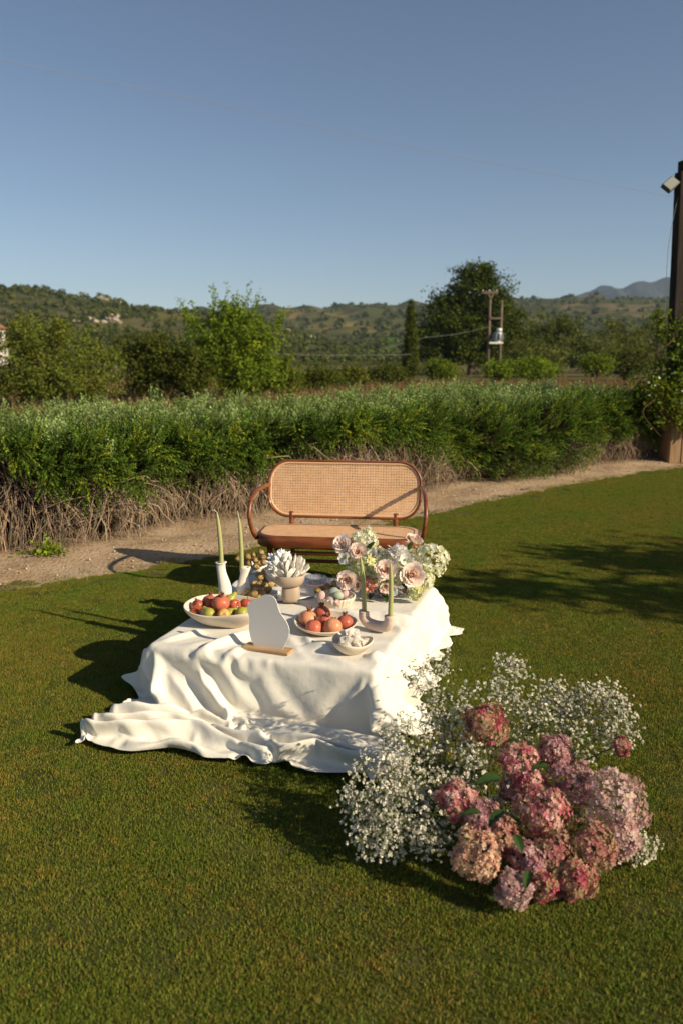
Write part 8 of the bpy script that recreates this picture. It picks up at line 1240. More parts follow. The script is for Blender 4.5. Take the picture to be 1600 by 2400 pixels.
1,0,-1,0,0,1,-1,-1,-1,3,-1,-7,-3,-4,-2,-2,-1,-1,-4,-3,-6,-6,-1,-5,-4,2,4,11,15,-12,-69,-1,7,7,9,9,9,9,8,9,9,11,11,15,11,11,5,0,0,-5,-10,-11,-14,-3,1,3,-1,1,0,0,-1,0,-1,-6,-1,10,7,1,-7,-1,0,-10,7,7,-1,-3,-1,1,-1,-1,0,1,-1,0,2,0,-1,0,0,0,0,0,0,0,0,0,0,0,0,0,-1,1,0,0,-1,1,-1,-1,3,-3,10,11,13,1,-3,-4,-4,-3,-7,-8,-10,-7,-8,-5,-4,-4,-3,-2,0,2,1,-8,14,18,9,-2,-32,-3,1,1,3,2,2,1,0,0,1,-1,2,1,9,13,7,2,7,4,0,-6,10,-1,1,0,0,-1,0,-1,0,0,-6,2,7,5,-1,-21,-3,12,-8,16,6,-5,-1,-1,0,0,0,-1,-1,4,3,-2,-2,0,-1,0,1,-1,0,0,0,0,0,0,0,0,0,0,0,0,0,-1,1,-1,-1,-5,6,-15,-18,18,-24,11,-9,-13,-3,0,0,0,0,0,1,1,2,7,5,-6,-1,20,-22,-3,18,-14,-7,-10,-8,-2,0,1,1,0,1,0,0,1,1,-1,0,-2,15,6,-1,21,11,1,-6,1,-1,0,0,0,0,0,0,4,1,-36,21,17,-3,-7,3,4,-8,1,13,1,-22,13,-2,6,-2,1,0,2,1,0,-2,-1,0,0,0,0,0,0,1,-1,0,0,0,0,1,-1,0,0,0,0,0,0,-1,2,-16,9,-12,-9,6,-29,-5,3,1,1,1,1,1,1,2,2,2,-2,3,6,0,-10,8,4,-28,2,25,1,-4,-13,-1,-3,0,0,-1,1,1,2,1,-3,3,9,-3,-4,10,6,12,2,-1,-3,0,-1,0,0,0,0,1,0,0,13,-42,31,14,-9,5,-4,8,-36,25,5,0,-10,17,-13,4,-4,11,-7,-9,20,-9,2,2,0,2,2,0,1,1,1,1,-1,0,0,-1,0,0,0,0,0,0,0,-2,2,-2,-12,-1,-13,-3,0,-3,-3,-1,-1,1,0,1,2,2,2,3,2,2,2,1,-3,-7,0,3,-12,-10,-5,5,11,-3,-3,-7,0,-1,1,1,0,0,11,2,-4,2,15,-2,-1,-4,-1,-1,1,-1,-1,1,-3,0,3,1,-1,-7,-2,5,-3,25,16,-42,-3,8,4,-2,22,-9,4,-18,17,-14,15,-15,-1,7,4,-4,5,0,2,-1,2,2,1,0,2,0,3,1,1,0,2,1,2,1,2,1,3,1,1,4,-14,-7,-19,1,-3,2,0,-2,0,-1,1,2,3,3,3,3,3,3,1,2,0,-1,-19,-2,4,-4,-5,-8,-3,-2,0,3,-1,3,1,2,2,4,0,-2,1,0,4,9,-2,-4,0,17,2,-17,-2,-3,1,-3,-2,3,2,1,-1,2,-20,18,25,-5,-18,-11,11,-15,22,19,-37,6,2,3,-1,-1,2,0,3,2,-9,1,2,-1,0,3,2,-3,-2,1,0,1,1,4,4,5,2,1,-1,-2,-5,-2,3,1,4,-4,-3,-4,-1,0,2,-1,-2,-1,6,6,3,3,5,-2,-3,2,0,-1,-1,-1,3,2,-3,0,-2,-4,-3,-1,0,1,3,2,1,1,0,0,-4,2,1,-1,2,5,-6,6,-3,-5,17,10,-20,-1,0,-1,-3,-2,4,5,-3,0,-15,-1,26,19,-24,-5,0,-10,2,26,-5,-13,-3,3,0,-2,2,2,-1,9,-10,0,-2,3,4,1,-8,0,2,0,5,6,7,3,-2,-4,-6,-5,-5,-6,8,-2,-1,-1,6,3,-5,0,4,1,1,-1,-1,16,7,-1,0,-3,-4,-1,1,-6,-4,-4,-7,-9,-5,30,-4,-7,-8,-12,-7,-2,2,5,2,2,-1,-2,1,-1,2,-2,0,0,-1,-1,9,-5,0,-9,3,19,5,-18,0,
2,-2,-5,-1,6,5,-5,-4,-18,15,28,2,-23,6,-11,-11,23,14,-19,-7,5,-1,1,0,0,-1,2,-1,0,1,5,0,-12,1,5,3,11,3,0,-6,-7,-6,-7,-4,0,3,9,-4,8,-4,8,-6,1,1,0,2,1,-1,3,21,-3,-7,-3,-5,-3,-5,-2,-4,-4,-5,-5,-3,18,6,28,0,0,-1,-10,-16,-8,4,2,0,-1,2,1,-2,-1,1,1,-1,0,0,1,-2,2,0,-2,-12,11,20,-4,-13,0,2,-2,-5,0,7,0,-2,-16,-3,26,20,-14,-19,5,-15,9,26,-7,-12,1,-3,2,0,0,-2,3,0,-1,5,0,-15,4,8,2,1,-5,-5,-7,-5,-3,-1,5,8,5,3,0,0,-3,7,2,-3,0,0,0,0,2,0,22,-19,-11,-9,-7,4,-1,0,-2,-1,-3,-2,4,6,-14,17,9,2,1,0,6,-2,-18,2,-2,0,1,1,1,1,0,0,-2,0,0,0,-1,2,-1,0,0,-9,-6,18,16,-12,-7,0,2,-3,-3,1,6,-2,-7,-17,12,30,6,-21,-4,-9,-9,26,11,-17,-3,-1,2,0,-1,-2,4,0,2,3,-18,10,6,-2,-2,-4,-5,-5,-1,3,5,5,2,0,1,1,2,3,8,5,-20,2,1,0,1,1,1,5,-25,1,-4,-2,0,-6,-1,0,0,0,0,4,-3,3,21,9,-33,5,6,6,5,-4,15,0,0,1,-1,-1,1,1,1,0,0,0,-2,0,0,0,0,0,0,-1,-12,1,21,9,-15,-3,-1,2,-3,-1,1,1,1,-16,-5,24,22,-7,-17,-4,-14,9,26,-8,-10,-2,2,0,0,-4,3,2,6,-19,12,0,-2,-1,-1,0,-1,3,3,2,1,2,1,2,1,2,2,4,2,-13,-11,6,0,1,1,3,-4,-9,-1,-6,-2,-1,0,-5,-2,-1,0,1,3,-1,8,13,0,-6,-36,-1,2,2,5,16,12,-1,2,-1,0,1,-1,1,0,0,1,-1,1,-2,0,0,1,-1,0,0,-5,-11,10,21,0,-15,1,-1,1,-4,1,3,-1,-6,-16,8,29,9,-15,-9,-12,-7,25,9,-14,-4,3,0,1,-5,-1,6,-8,10,1,4,6,7,5,5,4,2,0,0,-2,-2,-1,-2,-3,-2,1,-2,-11,-15,4,-3,7,-2,-1,-5,-2,1,-2,0,-2,-1,-2,0,-2,-3,-2,-2,2,6,8,3,0,-2,0,0,-2,-1,0,6,-1,-3,-1,1,1,-1,1,0,0,1,0,1,0,0,0,-1,-2,1,0,0,0,-10,-6,16,17,-5,-12,1,-1,0,-3,2,1,0,-16,-8,21,24,-3,-14,-9,-13,7,23,-6,-6,0,0,0,-6,-7,9,7,6,11,5,5,2,3,1,0,0,0,0,2,0,0,-1,0,-3,-8,-9,-4,12,5,-3,-10,-5,-7,-8,-1,-1,2,0,1,-1,-2,-1,0,-1,-1,-1,-3,5,7,0,1,1,2,-2,-1,0,2,1,0,-1,-1,-1,0,0,0,0,0,0,1,0,0,0,-1,2,-1,0,0,0,0,-1,-13,2,19,9,-9,-7,1,0,0,-2,1,0,-5,-16,4,26,12,-11,-9,-12,-9,16,9,-4,-1,0,-3,-2,5,8,-11,-10,0,8,-8,-10,-9,-7,-8,-3,-1,-1,-1,1,0,1,0,2,2,3,2,4,6,22,4,1,1,2,0,1,0,-1,0,-1,0,-2,-3,0,0,-1,3,14,17,6,2,0,-2,2,2,0,-1,1,1,-1,-1,-1,0,0,-1,0,0,0,-1,1,1,1,0,-1,1,-1,0,-1,1,0,-5,-12,9,19,3,-9,-5,0,-1,1,0,0,0,-14,-10,17,22,1,-11,-9,-12,-3,13,5,1,0,-1,1,5,-8,2,4,11,-13,-27,-4,1,1,4,0,0,0,0,-1,0,0,1,0,1,1,3,3,14,-20,
10,2,3,5,1,0,-1,0,0,0,0,-1,-2,-2,0,1,4,15,-6,4,5,6,1,-1,-1,0,2,2,0,0,-1,0,-1,0,0,-1,1,-2,1,-1,0,1,1,0,-1,0,0,0,-1,1,0,-11,-6,14,13,-2,-5,-2,-1,-1,0,1,0,-4,-16,-1,23,12,-6,-7,-7,-8,9,5,0,0,0,1,-5,-1,3,21,-3,-27,6,5,0,1,0,-1,0,0,0,0,0,0,0,0,1,-1,0,0,-8,15,-12,1,1,1,0,0,0,0,-1,1,-1,1,1,-3,0,1,1,-3,-4,-5,-3,-3,6,3,-2,-5,0,1,-1,0,0,0,0,0,0,0,0,1,-2,0,-1,0,1,0,-1,0,0,1,-1,0,0,0,-14,-1,12,8,0,-3,-1,-1,0,0,0,0,-11,-13,9,19,4,-6,-4,1,0,1,0,0,0,-1,0,1,11,8,-28,-5,14,1,1,-2,-1,0,0,0,0,0,0,0,1,0,-1,1,2,2,0,-6,-2,1,0,0,1,0,0,1,0,0,0,0,0,1,-2,0,1,-15,-5,-2,-1,0,1,-10,2,5,8,2,-2,-5,0,1,0,0,0,0,0,-1,1,0,0,-1,0,-1,1,-1,0,0,1,-1,0,0,-3,-14,3,8,1,7,0,0,-1,-1,0,0,-3,-13,-6,12,10,0,-1,0,1,0,0,0,0,0,0,5,16,-20,-22,17,4,0,-1,0,0,0,0,0,0,0,1,0,-1,0,-1,0,0,-1,3,-3,1,0,0,-1,1,1,1,-1,1,0,0,0,0,0,-3,1,2,0,-2,-3,-4,-3,-1,16,-12,19,2,0,1,-5,-17,0,0,0,0,0,-1,1,0,0,-1,0,0,-1,-1,0,0,0,0,0,0,0,0,-4,-10,2,11,-2,3,0,0,0,0,0,0,-7,-12,-1,7,9,3,1,0,0,0,0,0,0,2,14,-4,-32,9,11,0,-1,-1,0,1,1,0,0,0,0,-1,0,0,0,1,1,-2,1,0,-2,1,-1,0,1,0,1,0,0,0,-1,1,-1,0,-1,0,0,4,-1,-1,0,0,-1,-5,-4,11,-23,-10,-1,6,12,20,-1,0,1,1,1,0,0,0,0,-1,-3,-3,2,-1,-2,0,0,0,0,0,0,0,0,0,0,-2,1,0,1,0,0,0,0,0,-1,-9,-8,9,8,1,0,0,0,0,0,1,12,20,-36,-41,23,21,-1,-1,1,1,1,1,0,-1,-1,0,0,0,0,0,1,0,0,0,-2,0,0,-1,0,1,-1,-1,-2,0,1,2,0,1,1,0,0,0,-2,1,0,1,0,0,0,42,-12,-8,-5,-22,-2,0,1,-2,0,0,0,-1,0,1,1,1,1,3,3,3,-5,-2,3,-1,1,0,0,0,0,0,0,0,0,0,0,0,0,0,0,0,0,0,0,0,0,0,0,0,0,0,0,0,0,-1,-12,-22,17,18,0,0,1,1,-1,0,0,-1,0,1,1,0,-1,0,0,0,-1,1,-1,0,0,-1,1,0,0,0,1,-1,1,0,0,-2,1,-1,0,1,1,0,-4,8,14,9,8,6,6,-41,6,8,9,20,-1,-3,-1,1,1,1,0,0,0,0,-1,0,-1,0,0,1,2,-1,0,1,-1,0,0,0,0,0,0,0,0,0,0,0,0,0,0,0,0,0,0,0,0,0,0,0,0,0,0,0,0,0,0,0,0,0,0,0,0,0,0,0,0,0,0,0,-1,0,1,0,0,0,0,-2,0,1,1,0,1,2,2,0,0,1,-1,0,0,-1,0,1,0,-1,1,0,0,-11,-13,-9,-8,-6,-6,0,7,5,4,-4,1,-14,2,-1,0,0,-1,1,-1,0,1,0,0,0,1,-1,0,1,-1,0,0,0,0,0,0,0,0,0,0,0,0,0,0,0,0,0,0,0,0,0,0,0,0,0,0,0,0,0,0,0,0,0,0,0,0,0,-1,0,-1,0,0,0,0,0,2,1,1,0,0,1,1,1,0,0,-1,-3,0,5,2,0,-1,0,1,1,0,1,0,-2,0,-1,-1,0,1,-7,0,3,4,5,5,6,-12,-6,-4,
1,1,20,-1,-2,1,-2,0,-1,1,0,-1,0,0,0,-1,0,1,-1,0,0,0,0,0,0,0,0,0,0,0,0,0,0,0,0,0,0,0,0,0,0,0,0,0,0,0,0,0,0,0,0,0,0,0,0,0,0,1,0,1,0,0,0,0,0,-1,-1,-1,0,0,-1,-1,0,0,-1,0,3,3,15,-4,-2,-1,-1,-1,-1,-1,0,0,0,0,1,1,2,3,-5,-8,-3,-3,-6,-4,25,5,-1,-4,-6,-26,0,2,3,-1,2,0,1,0,0,0,0,1,-1,1,0,-1,-1,1,0,0,0,0,0,0,0,0,0,0,0,0,0,0,0,0,0,0,0,0,0,0,0,0,0,0,15,16,14,10,8,5,3,1,0,-2,-2,-3,-4,-4,-4,-4,-3,-4,-4,-3,-4,-4,-3,-3,-4,-3,-3,-3,-3,-3,-2,-4,4,0,1,2,3,2,0,0,0,-1,1,-1,1,4,5,2,3,-7,-10,-5,0,-2,-33,1,3,4,9,24,-4,-2,0,0,0,0,0,-1,-1,1,0,-1,1,0,0,0,0,-1,0,0,0,0,0,0,0,0,0,0,0,0,0,0,0,0,0,0,0,0,0,0,0,0,0,0,-15,-16,-14,-10,-8,-3,1,3,3,5,6,6,7,6,7,6,5,6,6,5,6,5,5,4,5,4,3,2,1,-1,-8,-3,-23,1,0,-3,-2,-2,-1,1,0,2,0,1,33,6,3,3,-3,-8,-13,-1,-10,-12,-2,11,8,5,-3,-8,-3,-4,0,-1,-1,1,-1,1,0,0,0,1,-1,0,0,-3,-1,1,0,0,0,0,0,0,0,0,0,0,0,0,0,0,0,0,0,0,0,0,0,0,0,0,0,0,0,0,0,0,0,-2,-4,-4,-3,-3,-4,-3,-3,-2,-3,-2,-2,-2,-2,-2,-2,-1,-2,-1,-1,-1,0,1,7,-1,18,9,1,0,2,3,0,1,2,0,1,-2,0,-1,-34,-9,1,6,12,8,8,-8,11,13,2,-11,-8,-5,6,14,11,7,-1,-3,-5,-1,0,0,0,-1,-1,-1,-1,-3,-1,4,-1,-1,0,0,0,0,0,0,0,0,0,0,0,0,0,0,0,0,0,0,0,0,0,0,0,0,0,0,0,0,0,0,0,0,0,0,0,0,0,0,0,0,0,0,0,0,0,0,0,0,0,0,0,0,0,3,-2,7,-10,-13,5,0,-1,0,-1,-1,-1,-1,-1,1,0,0,1,-1,-7,-7,-5,7,14,13,0,1,1,0,-1,0,-5,2,-7,-6,0,3,5,1,0,-1,0,1,1,0,2,3,1,-3,2,1,0,0,0,0,0,0,0,0,0,0,0,0,0,0,0,0,0,0,0,0,0,0,0,0,0,0,0,0,0,0,0,0,0,0,0,0,0,-1,0,0,0,0,0,0,1,0,0,0,-1,0,-1,0,1,-3,-2,-1,1,8,-9,-1,0,0,1,1,0,0,-1,1,1,1,-2,-1,-4,-8,10,17,16,12,11,9,0,0,1,0,16,1,-2,-3,-7,-2,-1,-2,0,0,0,0,-1,2,0,0,0,-2,0,1,-1,0,0,0,0,0,0,0,0,0,0,0,0,0,0,0,0,0,0,0,0,0,0,0,0,0,0,0,0,0,0,0,0,0,0,0,0,0,0,-1,0,1,0,0,-1,1,0,0,1,0,1,0,-1,0,-1,-1,3,-3,-1,1,-1,0,0,0,-1,1,0,-1,-1,-1,1,0,0,1,3,-9,-13,-7,-5,-5,-1,0,1,-3,9,4,6,8,7,-6,-12,-2,0,0,0,0,0,-2,-2,-4,-6,3,0,-1,1,0,0,0,0,0,0,0,0,0,0,0,0,0,0,0,0,0,0,0,0,0,0,0,0,0,0,0,0,0,0,0,0,0,0,0,0,1,0,0,0,0,-1,0,1,-1,0,0,0,0,0,0,0,0,0,0,-1,1,-1,-1,1,-1,-1,-1,0,-1,1,-1,-1,1,-1,0,2,6,-3,1,-2,-5,-5,-5,0,0,-1,4,-20,-8,-5,-4,-1,7,13,4,0,1,0,0,1,0,1,3,5,1,-2,1,0,0,0,0,0,0,0,0,0,
0,0,0,0,0,0,0,0,0,0,0,0,0,0,0,0,0,0,0,0,0,0,0,0,0,0,0,0,0,0,1,0,-1,1,0,-1,0,0,0,0,0,0,0,0,0,0,0,0,1,0,0,-2,0,0,0,1,1,0,1,1,-1,1,0,-1,-4,3,-1,0,0,0,-1,-1,1,0,-1,-3,-5,-1,1,2,2,0,-1,1,-1,0,-1,0,1,1,0,2,2,2,-1,0,0,0,0,0,0,0,0,0,0,0,0,0,0,0,0,0,0,0,0,0,0,0,0,0,0,0,0,0,0,0,0,0,0,0,0,0,0,-1,0,0,0,0,1,0,0,0,0,0,0,0,0,0,0,0,0,0,0,0,-1,3,1,2,1,0,0,-1,0,0,1,-1,0,-1,0,-4,0,0,0,-1,1,1,0,-1,0,-1,-3,-2,4,2,0,1,0,0,0,0,1,0,-1,0,-1,0,-1,2,-1,0,0,0,0,0,0,0,0,0,0,0,0,0,0,0,0,0,0,0,0,0,0,0,0,0,0,0,0,0,0,0,0,0,0,0,0,0,0,0,0,0,-1,0,0,0,0,1,0,0,0,0,0,0,0,0,0,-1,3,0,1,-3,-1,-3,-1,0,0,1,0,0,0,2,2,6,11,-1,-5,-6,-3,-2,0,-1,-1,4,-3,0,1,1,-4,-1,1,-1,0,-1,1,0,0,1,2,0,2,-1,0,0,0,0,0,0,0,0,0,0,0,0,0,0,0,0,0,0,0,0,0,0,0,0,0,0,0,0,0,0,0,0,0,0,0,0,0,0,0,0,0,1,0,0,1,-1,-2,0,0,-1,0,0,1,0,1,0,0,0,0,-1,1,9,-1,-1,-1,-1,-1,-1,1,0,1,1,1,1,2,7,14,10,6,-3,-6,-5,-9,33,3,-4,-13,15,-1,-13,-15,-1,-1,0,0,0,-1,0,-2,1,0,1,1,1,-2,-3,1,0,0,-1,0,0,0,1,0,0,0,0,0,0,0,0,0,0,0,0,0,0,0,0,0,0,0,0,0,0,0,0,0,0,0,0,0,0,0,0,0,0,0,1,1,0,0,0,0,0,-2,0,0,0,0,0,0,1,-2,0,8,7,2,2,0,0,0,0,-1,-1,0,0,-3,22,-11,-19,-17,-13,-9,2,9,-6,16,16,29,-4,2,-4,-5,-14,-9,-5,-3,-2,-2,-2,2,1,1,1,2,-16,3,-2,1,0,0,1,0,0,0,-1,0,0,0,0,0,0,0,0,0,0,0,0,0,0,0,0,0,0,0,0,0,0,0,0,0,0,0,0,0,0,0,0,0,0,0,0,0,0,0,0,0,0,2,-1,-1,0,0,0,0,0,4,-7,-2,1,2,3,5,2,0,0,0,0,-1,-2,-2,-33,-6,-1,26,26,5,12,-8,-12,6,8,9,8,10,13,8,-1,-10,-7,-3,1,0,0,-2,-4,-4,-15,-23,10,-16,-2,-12,2,-2,1,0,0,0,0,0,0,0,-1,0,0,0,0,0,-1,0,0,0,0,0,-1,0,0,-1,0,0,-1,0,0,-1,0,0,0,-1,-1,0,0,-1,0,0,-1,0,0,-1,0,-1,0,-1,1,0,0,1,-2,-6,0,24,18,-1,-2,0,0,-2,0,-2,0,0,0,1,0,2,7,-6,4,-22,-4,16,-11,9,-16,-20,-3,-3,0,0,5,8,8,12,6,0,-3,-2,-2,-7,-13,-10,4,-2,-18,-13,-15,-2,-5,1,-3,0,-1,0,0,-1,0,0,1,-1,0,0,0,0,0,0,0,0,0,-1,1,0,-1,1,0,0,0,0,0,0,0,0,-1,1,1,-1,0,1,-1,0,1,-1,0,1,-1,1,0,0,0,0,0,-1,1,11,15,3,12,18,15,5,-1,1,0,1,0,-1,0,-1,0,2,0,7,2,7,-2,-3,4,-1,1,-4,-20,-19,-9,3,3,1,-1,3,2,2,-1,0,-1,-1,-5,-8,-11,0,-6,-9,-9,0,-4,-1,1,-1,0,-1,0,1,0,-1,0,1,0,0,-1,0,1,0,-1,0,0,1,-1,0,1,0,-1,0,1,-1,0,1,-1,0,1,-1,0,1,-1,0,1,-1,0,1,-1,
0,1,0,-1,0,0,0,0,1,2,1,1,10,17,9,0,10,16,14,-1,-1,0,0,0,-1,0,7,5,3,2,8,0,-3,-3,-2,-1,0,0,0,-12,-22,-16,-5,3,-1,0,1,2,2,3,4,-4,-4,-2,-19,-11,-3,0,-3,-2,-4,0,0,0,0,0,-1,0,1,0,0,-1,0,1,0,-1,0,1,0,-1,0,1,0,-1,0,1,0,-1,1,0,-1,1,0,-1,1,0,-1,1,0,-1,1,0,-1,1,0,-1,0,1,0,0,0,1,0,3,1,3,1,9,13,4,0,-1,4,17,14,12,1,0,15,18,4,-3,16,0,-15,-10,-18,3,2,1,0,0,0,0,-2,-8,-17,-14,5,-5,-3,-1,-1,-1,-14,-4,-5,-6,17,-8,-23,2,6,-1,-4,-8,0,0,0,0,0,0,0,-1,0,1,0,0,-1,1,0,0,0,0,0,0,0,0,0,0,-1,1,0,-1,1,0,0,0,0,-1,1,0,-1,1,0,-1,1,0,-1,1,0,0,0,0,1,1,2,1,1,0,1,5,13,15,3,0,-6,-9,-7,-4,14,15,4,-1,5,8,-3,-10,31,1,18,2,-6,4,-2,-1,-1,0,0,0,-1,-10,-13,2,-9,-10,-3,-2,9,0,8,-8,-27,0,18,-18,-17,-3,-2,2,18,-15,0,0,1,0,0,1,0,0,0,0,1,0,0,0,0,1,0,0,0,1,0,0,1,0,0,1,0,0,0,1,0,1,0,0,1,0,0,1,0,0,2,-1,0,14,10,-24,-1,9,-3,-16,-8,1,0,0,6,15,11,-1,0,0,3,6,3,4,5,7,7,9,0,18,-22,8,3,-2,6,
]

# ------------------------------------------------------------------ the cane settee
def rrect(w, h, r, n=10):
    """rounded rectangle outline (half sizes w, h), counter-clockwise"""
    pts = []
    for cx, cy, a0 in ((w - r, h - r, 0), (-w + r, h - r, 90), (-w + r, -h + r, 180), (w - r, -h + r, 270)):
        for i in range(n + 1):
            a = R(a0 + 90 * i / n)
            pts.append((cx + r * math.cos(a), cy + r * math.sin(a)))
    return np.array(pts)


def in_rrect(x, y, w, h, r):
    qx, qy = np.abs(x) - (w - r), np.abs(y) - (h - r)
    d = np.hypot(np.maximum(qx, 0), np.maximum(qy, 0)) + np.minimum(np.maximum(qx, qy), 0) - r
    return d


def closed_tube(path, ra, rb, sides=10, up=None):
    """closed sweep of an ellipse (ra sideways, rb along up) round a closed path"""
    P = np.asarray(path, float)
    k = len(P)
    T = np.roll(P, -1, 0) - np.roll(P, 1, 0)
    T /= np.linalg.norm(T, axis=1, keepdims=True)
    U = np.repeat(np.array([up if up is not None else (0, 0, 1.0)]), k, 0)
    X = np.cross(T, U)
    X /= np.linalg.norm(X, axis=1, keepdims=True)
    U = np.cross(X, T)
    a = np.arange(sides) / sides * 2 * np.pi
    V = P[:, None] + ra * np.cos(a)[None, :, None] * X[:, None] + rb * np.sin(a)[None, :, None] * U[:, None]
    I = np.arange(k * sides).reshape(k, sides)
    A, B = I, np.roll(I, -1, 0)
    F = np.stack([A, np.roll(A, -1, 1), np.roll(B, -1, 1), B], -1).reshape(-1, 4)
    return V.reshape(-1, 3), F


def cane_panel(w, h, r, pitch, hole, to3):
    nx, ny = int(w / pitch), int(h / pitch)
    xs = (np.arange(-nx, nx + 1)) * pitch
    ys = (np.arange(-ny, ny + 1)) * pitch
    a = np.arange(8) * np.pi / 4
    outer = np.array([(.5, 0), (.5, .5), (0, .5), (-.5, .5), (-.5, 0), (-.5, -.5), (0, -.5), (.5, -.5)]) * pitch
    inner = np.stack([np.cos(a), np.sin(a)], -1) * hole * pitch
    tv = np.concatenate([outer, inner])
    tf = np.array([(i, (i + 1) % 8, 8 + (i + 1) % 8, 8 + i) for i in range(8)])
    X, Y = np.meshgrid(xs, ys)
    ok = in_rrect(X, Y, w, h, r).ravel() < -pitch * .2
    C = np.stack([X.ravel()[ok], Y.ravel()[ok]], -1)
    C = C + np.sin(C[:, ::-1] * 37) * pitch * .06
    n = len(C)
    V = (tv[None] + C[:, None]).reshape(-1, 2)
    F = (tf[None] + (np.arange(n) * 16)[:, None, None]).reshape(-1, 4)
    return to3(V), F


def flat_ring(out, inn, to3):
    n = len(out)
    V = to3(np.concatenate([out, inn]))
    a = np.arange(n)
    b = np.roll(a, -1)
    return V, np.stack([a, b, b + n, a + n], -1)


def build_bench():
    root = thing('cane_bench', 'two-seat bent wood bench with woven cane back and seat behind the low table', 'bench', (-.012, 5.37, 0), R(-7))
    wd, cn = MAT['wood'], MAT['cane']
    SW, SD = .565, .232
    tilt = .20                                            # back leans away
    zb0, zb1 = .485, .878
    hw, hh = .545, (zb1 - zb0) / 2

    def back3(P):
        P = np.asarray(P)
        z = (zb0 + zb1) / 2 + P[:, 1]
        return np.stack([P[:, 0], .205 + (z - .45) * tilt, z], -1)
    n_up = np.array([0, tilt, 1.0])
    nrm = np.array([0, -1.0, tilt]) / math.hypot(1, tilt)
    V, F = closed_tube(back3(rrect(hw, hh, .150, 16)), .0095, .014, 10, up=nrm)
    bf = link('back_frame', mesh_np('back_frame', V, F, wd), root)
    V, F = cane_panel(hw - .012, hh - .012, .138, .0185, .25, back3)
    V = V + nrm * .004
    o = link('back_cane', mesh_np('back_cane', V, F, cn, smooth=False), root)
    sd = o.modifiers.new('thick', 'SOLIDIFY')
    sd.thickness = .003
    V, F = flat_ring(rrect(hw - .006, hh - .006, .144, 16), rrect(hw - .022, hh - .022, .128, 16), back3)
    o = link('back_rim', mesh_np('back_rim', V + nrm * .007, F, MAT['caneedge']), root)
    sd = o.modifiers.new('thick', 'SOLIDIFY')
    sd.thickness = .004
    # seat
    zs = .43

    def seat3(P, z=zs):
        P = np.asarray(P)
        return np.stack([P[:, 0], P[:, 1], np.full(len(P), z)], -1)
    prof = [(0, .352), (0.004, .350), (.0, .352), (.004, .365), (.004, .415), (.0, .428), (-.008, .432), (-.030, .432), (-.034, .428)]
    L = [seat3(rrect(SW - .006 + d, SD - .006 + d, .17 + d, 14), z) for d, z in [(-.030, .352), (-.003, .352), (.002, .358), (.004, .39), (.002, .422), (-.004, .430), (-.012, .433), (-.034, .433), (-.040, .428), (-.040, .36)]]
    V, Fs = rings(L, False, False)
    link('seat_frame', mesh_np('seat_frame', V, Fs, wd), root)
    V, F = cane_panel(SW - .035, SD - .035, .14, .0155, .13, lambda P: seat3(P, .4305))
    o = link('seat_cane', mesh_np('seat_cane', V, F, cn, smooth=False), root)
    sd = o.modifiers.new('thick', 'SOLIDIFY')
    sd.thickness = .003
    V, F = flat_ring(rrect(SW - .030, SD - .030, .145, 14), rrect(SW - .052, SD - .052, .125, 14), lambda P: seat3(P, .4345))
    link('seat_rim', mesh_np('seat_rim', V, F, MAT['caneedge']), root)
    # legs
    for sx in (-1, 1):
        V, Fs = tubes(np.array([[(sx * .455, -.165, .36), (sx * .46, -.17, .2), (sx * .465, -.178, 0)]]), np.array([.021, .020, .016]), 12, caps=True)
        link('leg', mesh_np('leg', V, Fs, wd), root)
        V, Fs = tubes(np.array([smooth_path([(sx * .375, .205 + .10 * tilt, .52), (sx * .372, .205, .42), (sx * .37, .215, .2), (sx * .375, .245, 0)], 12)]), np.linspace(.018, .016, 12), 12, caps=True)
        link('leg', mesh_np('leg', V, Fs, wd), root)
        # arm: leaves the back frame, sweeps forward, drops to the seat corner
        P = smooth_path([(sx * .540, .252, .705), (sx * .556, .14, .712), (sx * .574, .0, .705), (sx * .586, -.115, .672), (sx * .590, -.172, .60), (sx * .586, -.186, .53), (sx * .574, -.165, .455), (sx * .556, -.12, .395)], 34)
        V, Fs = tubes(P[None], np.full(34, .0145), 12, caps=True)
        link('arm', mesh_np('arm', V, Fs, wd), root)
    V, F = closed_tube(seat3(rrect(.445, .185, .16, 12), .315), .012, .014, 8)
    link('hoop_stretcher', mesh_np('hoop_stretcher', V, F, wd), root)
    V, Fs = tubes(np.array([[(-.37, .225, .155), (0, .222, .155), (.37, .225, .155)]]), .014, 10)
    link('stretcher', mesh_np('stretcher', V, Fs, wd), root)


build_bench()

# ------------------------------------------------------------------ tablecloth over the low table (a sagging, crumpled drape)
CREASES = ((.50, .60, 1.10, .70, .020, .018), (.52, .70, 1.11, .80, .017, .016), (.70, .36, 1.12, .30, .02, .017), (.60, .50, .84, .36, .022, .016),
           (.95, .70, 1.14, .45, .02, .013), (.58, .30, .70, .10, .03, .014), (.70, .16, 1.11, .22, .018, .013), (.30, .52, .55, .36, .03, .014),
           (.10, .25, .40, .47, .03, .012), (.45, .95, .75, .85, .03, .012), (.86, .05, .95, .3, .03, .008))


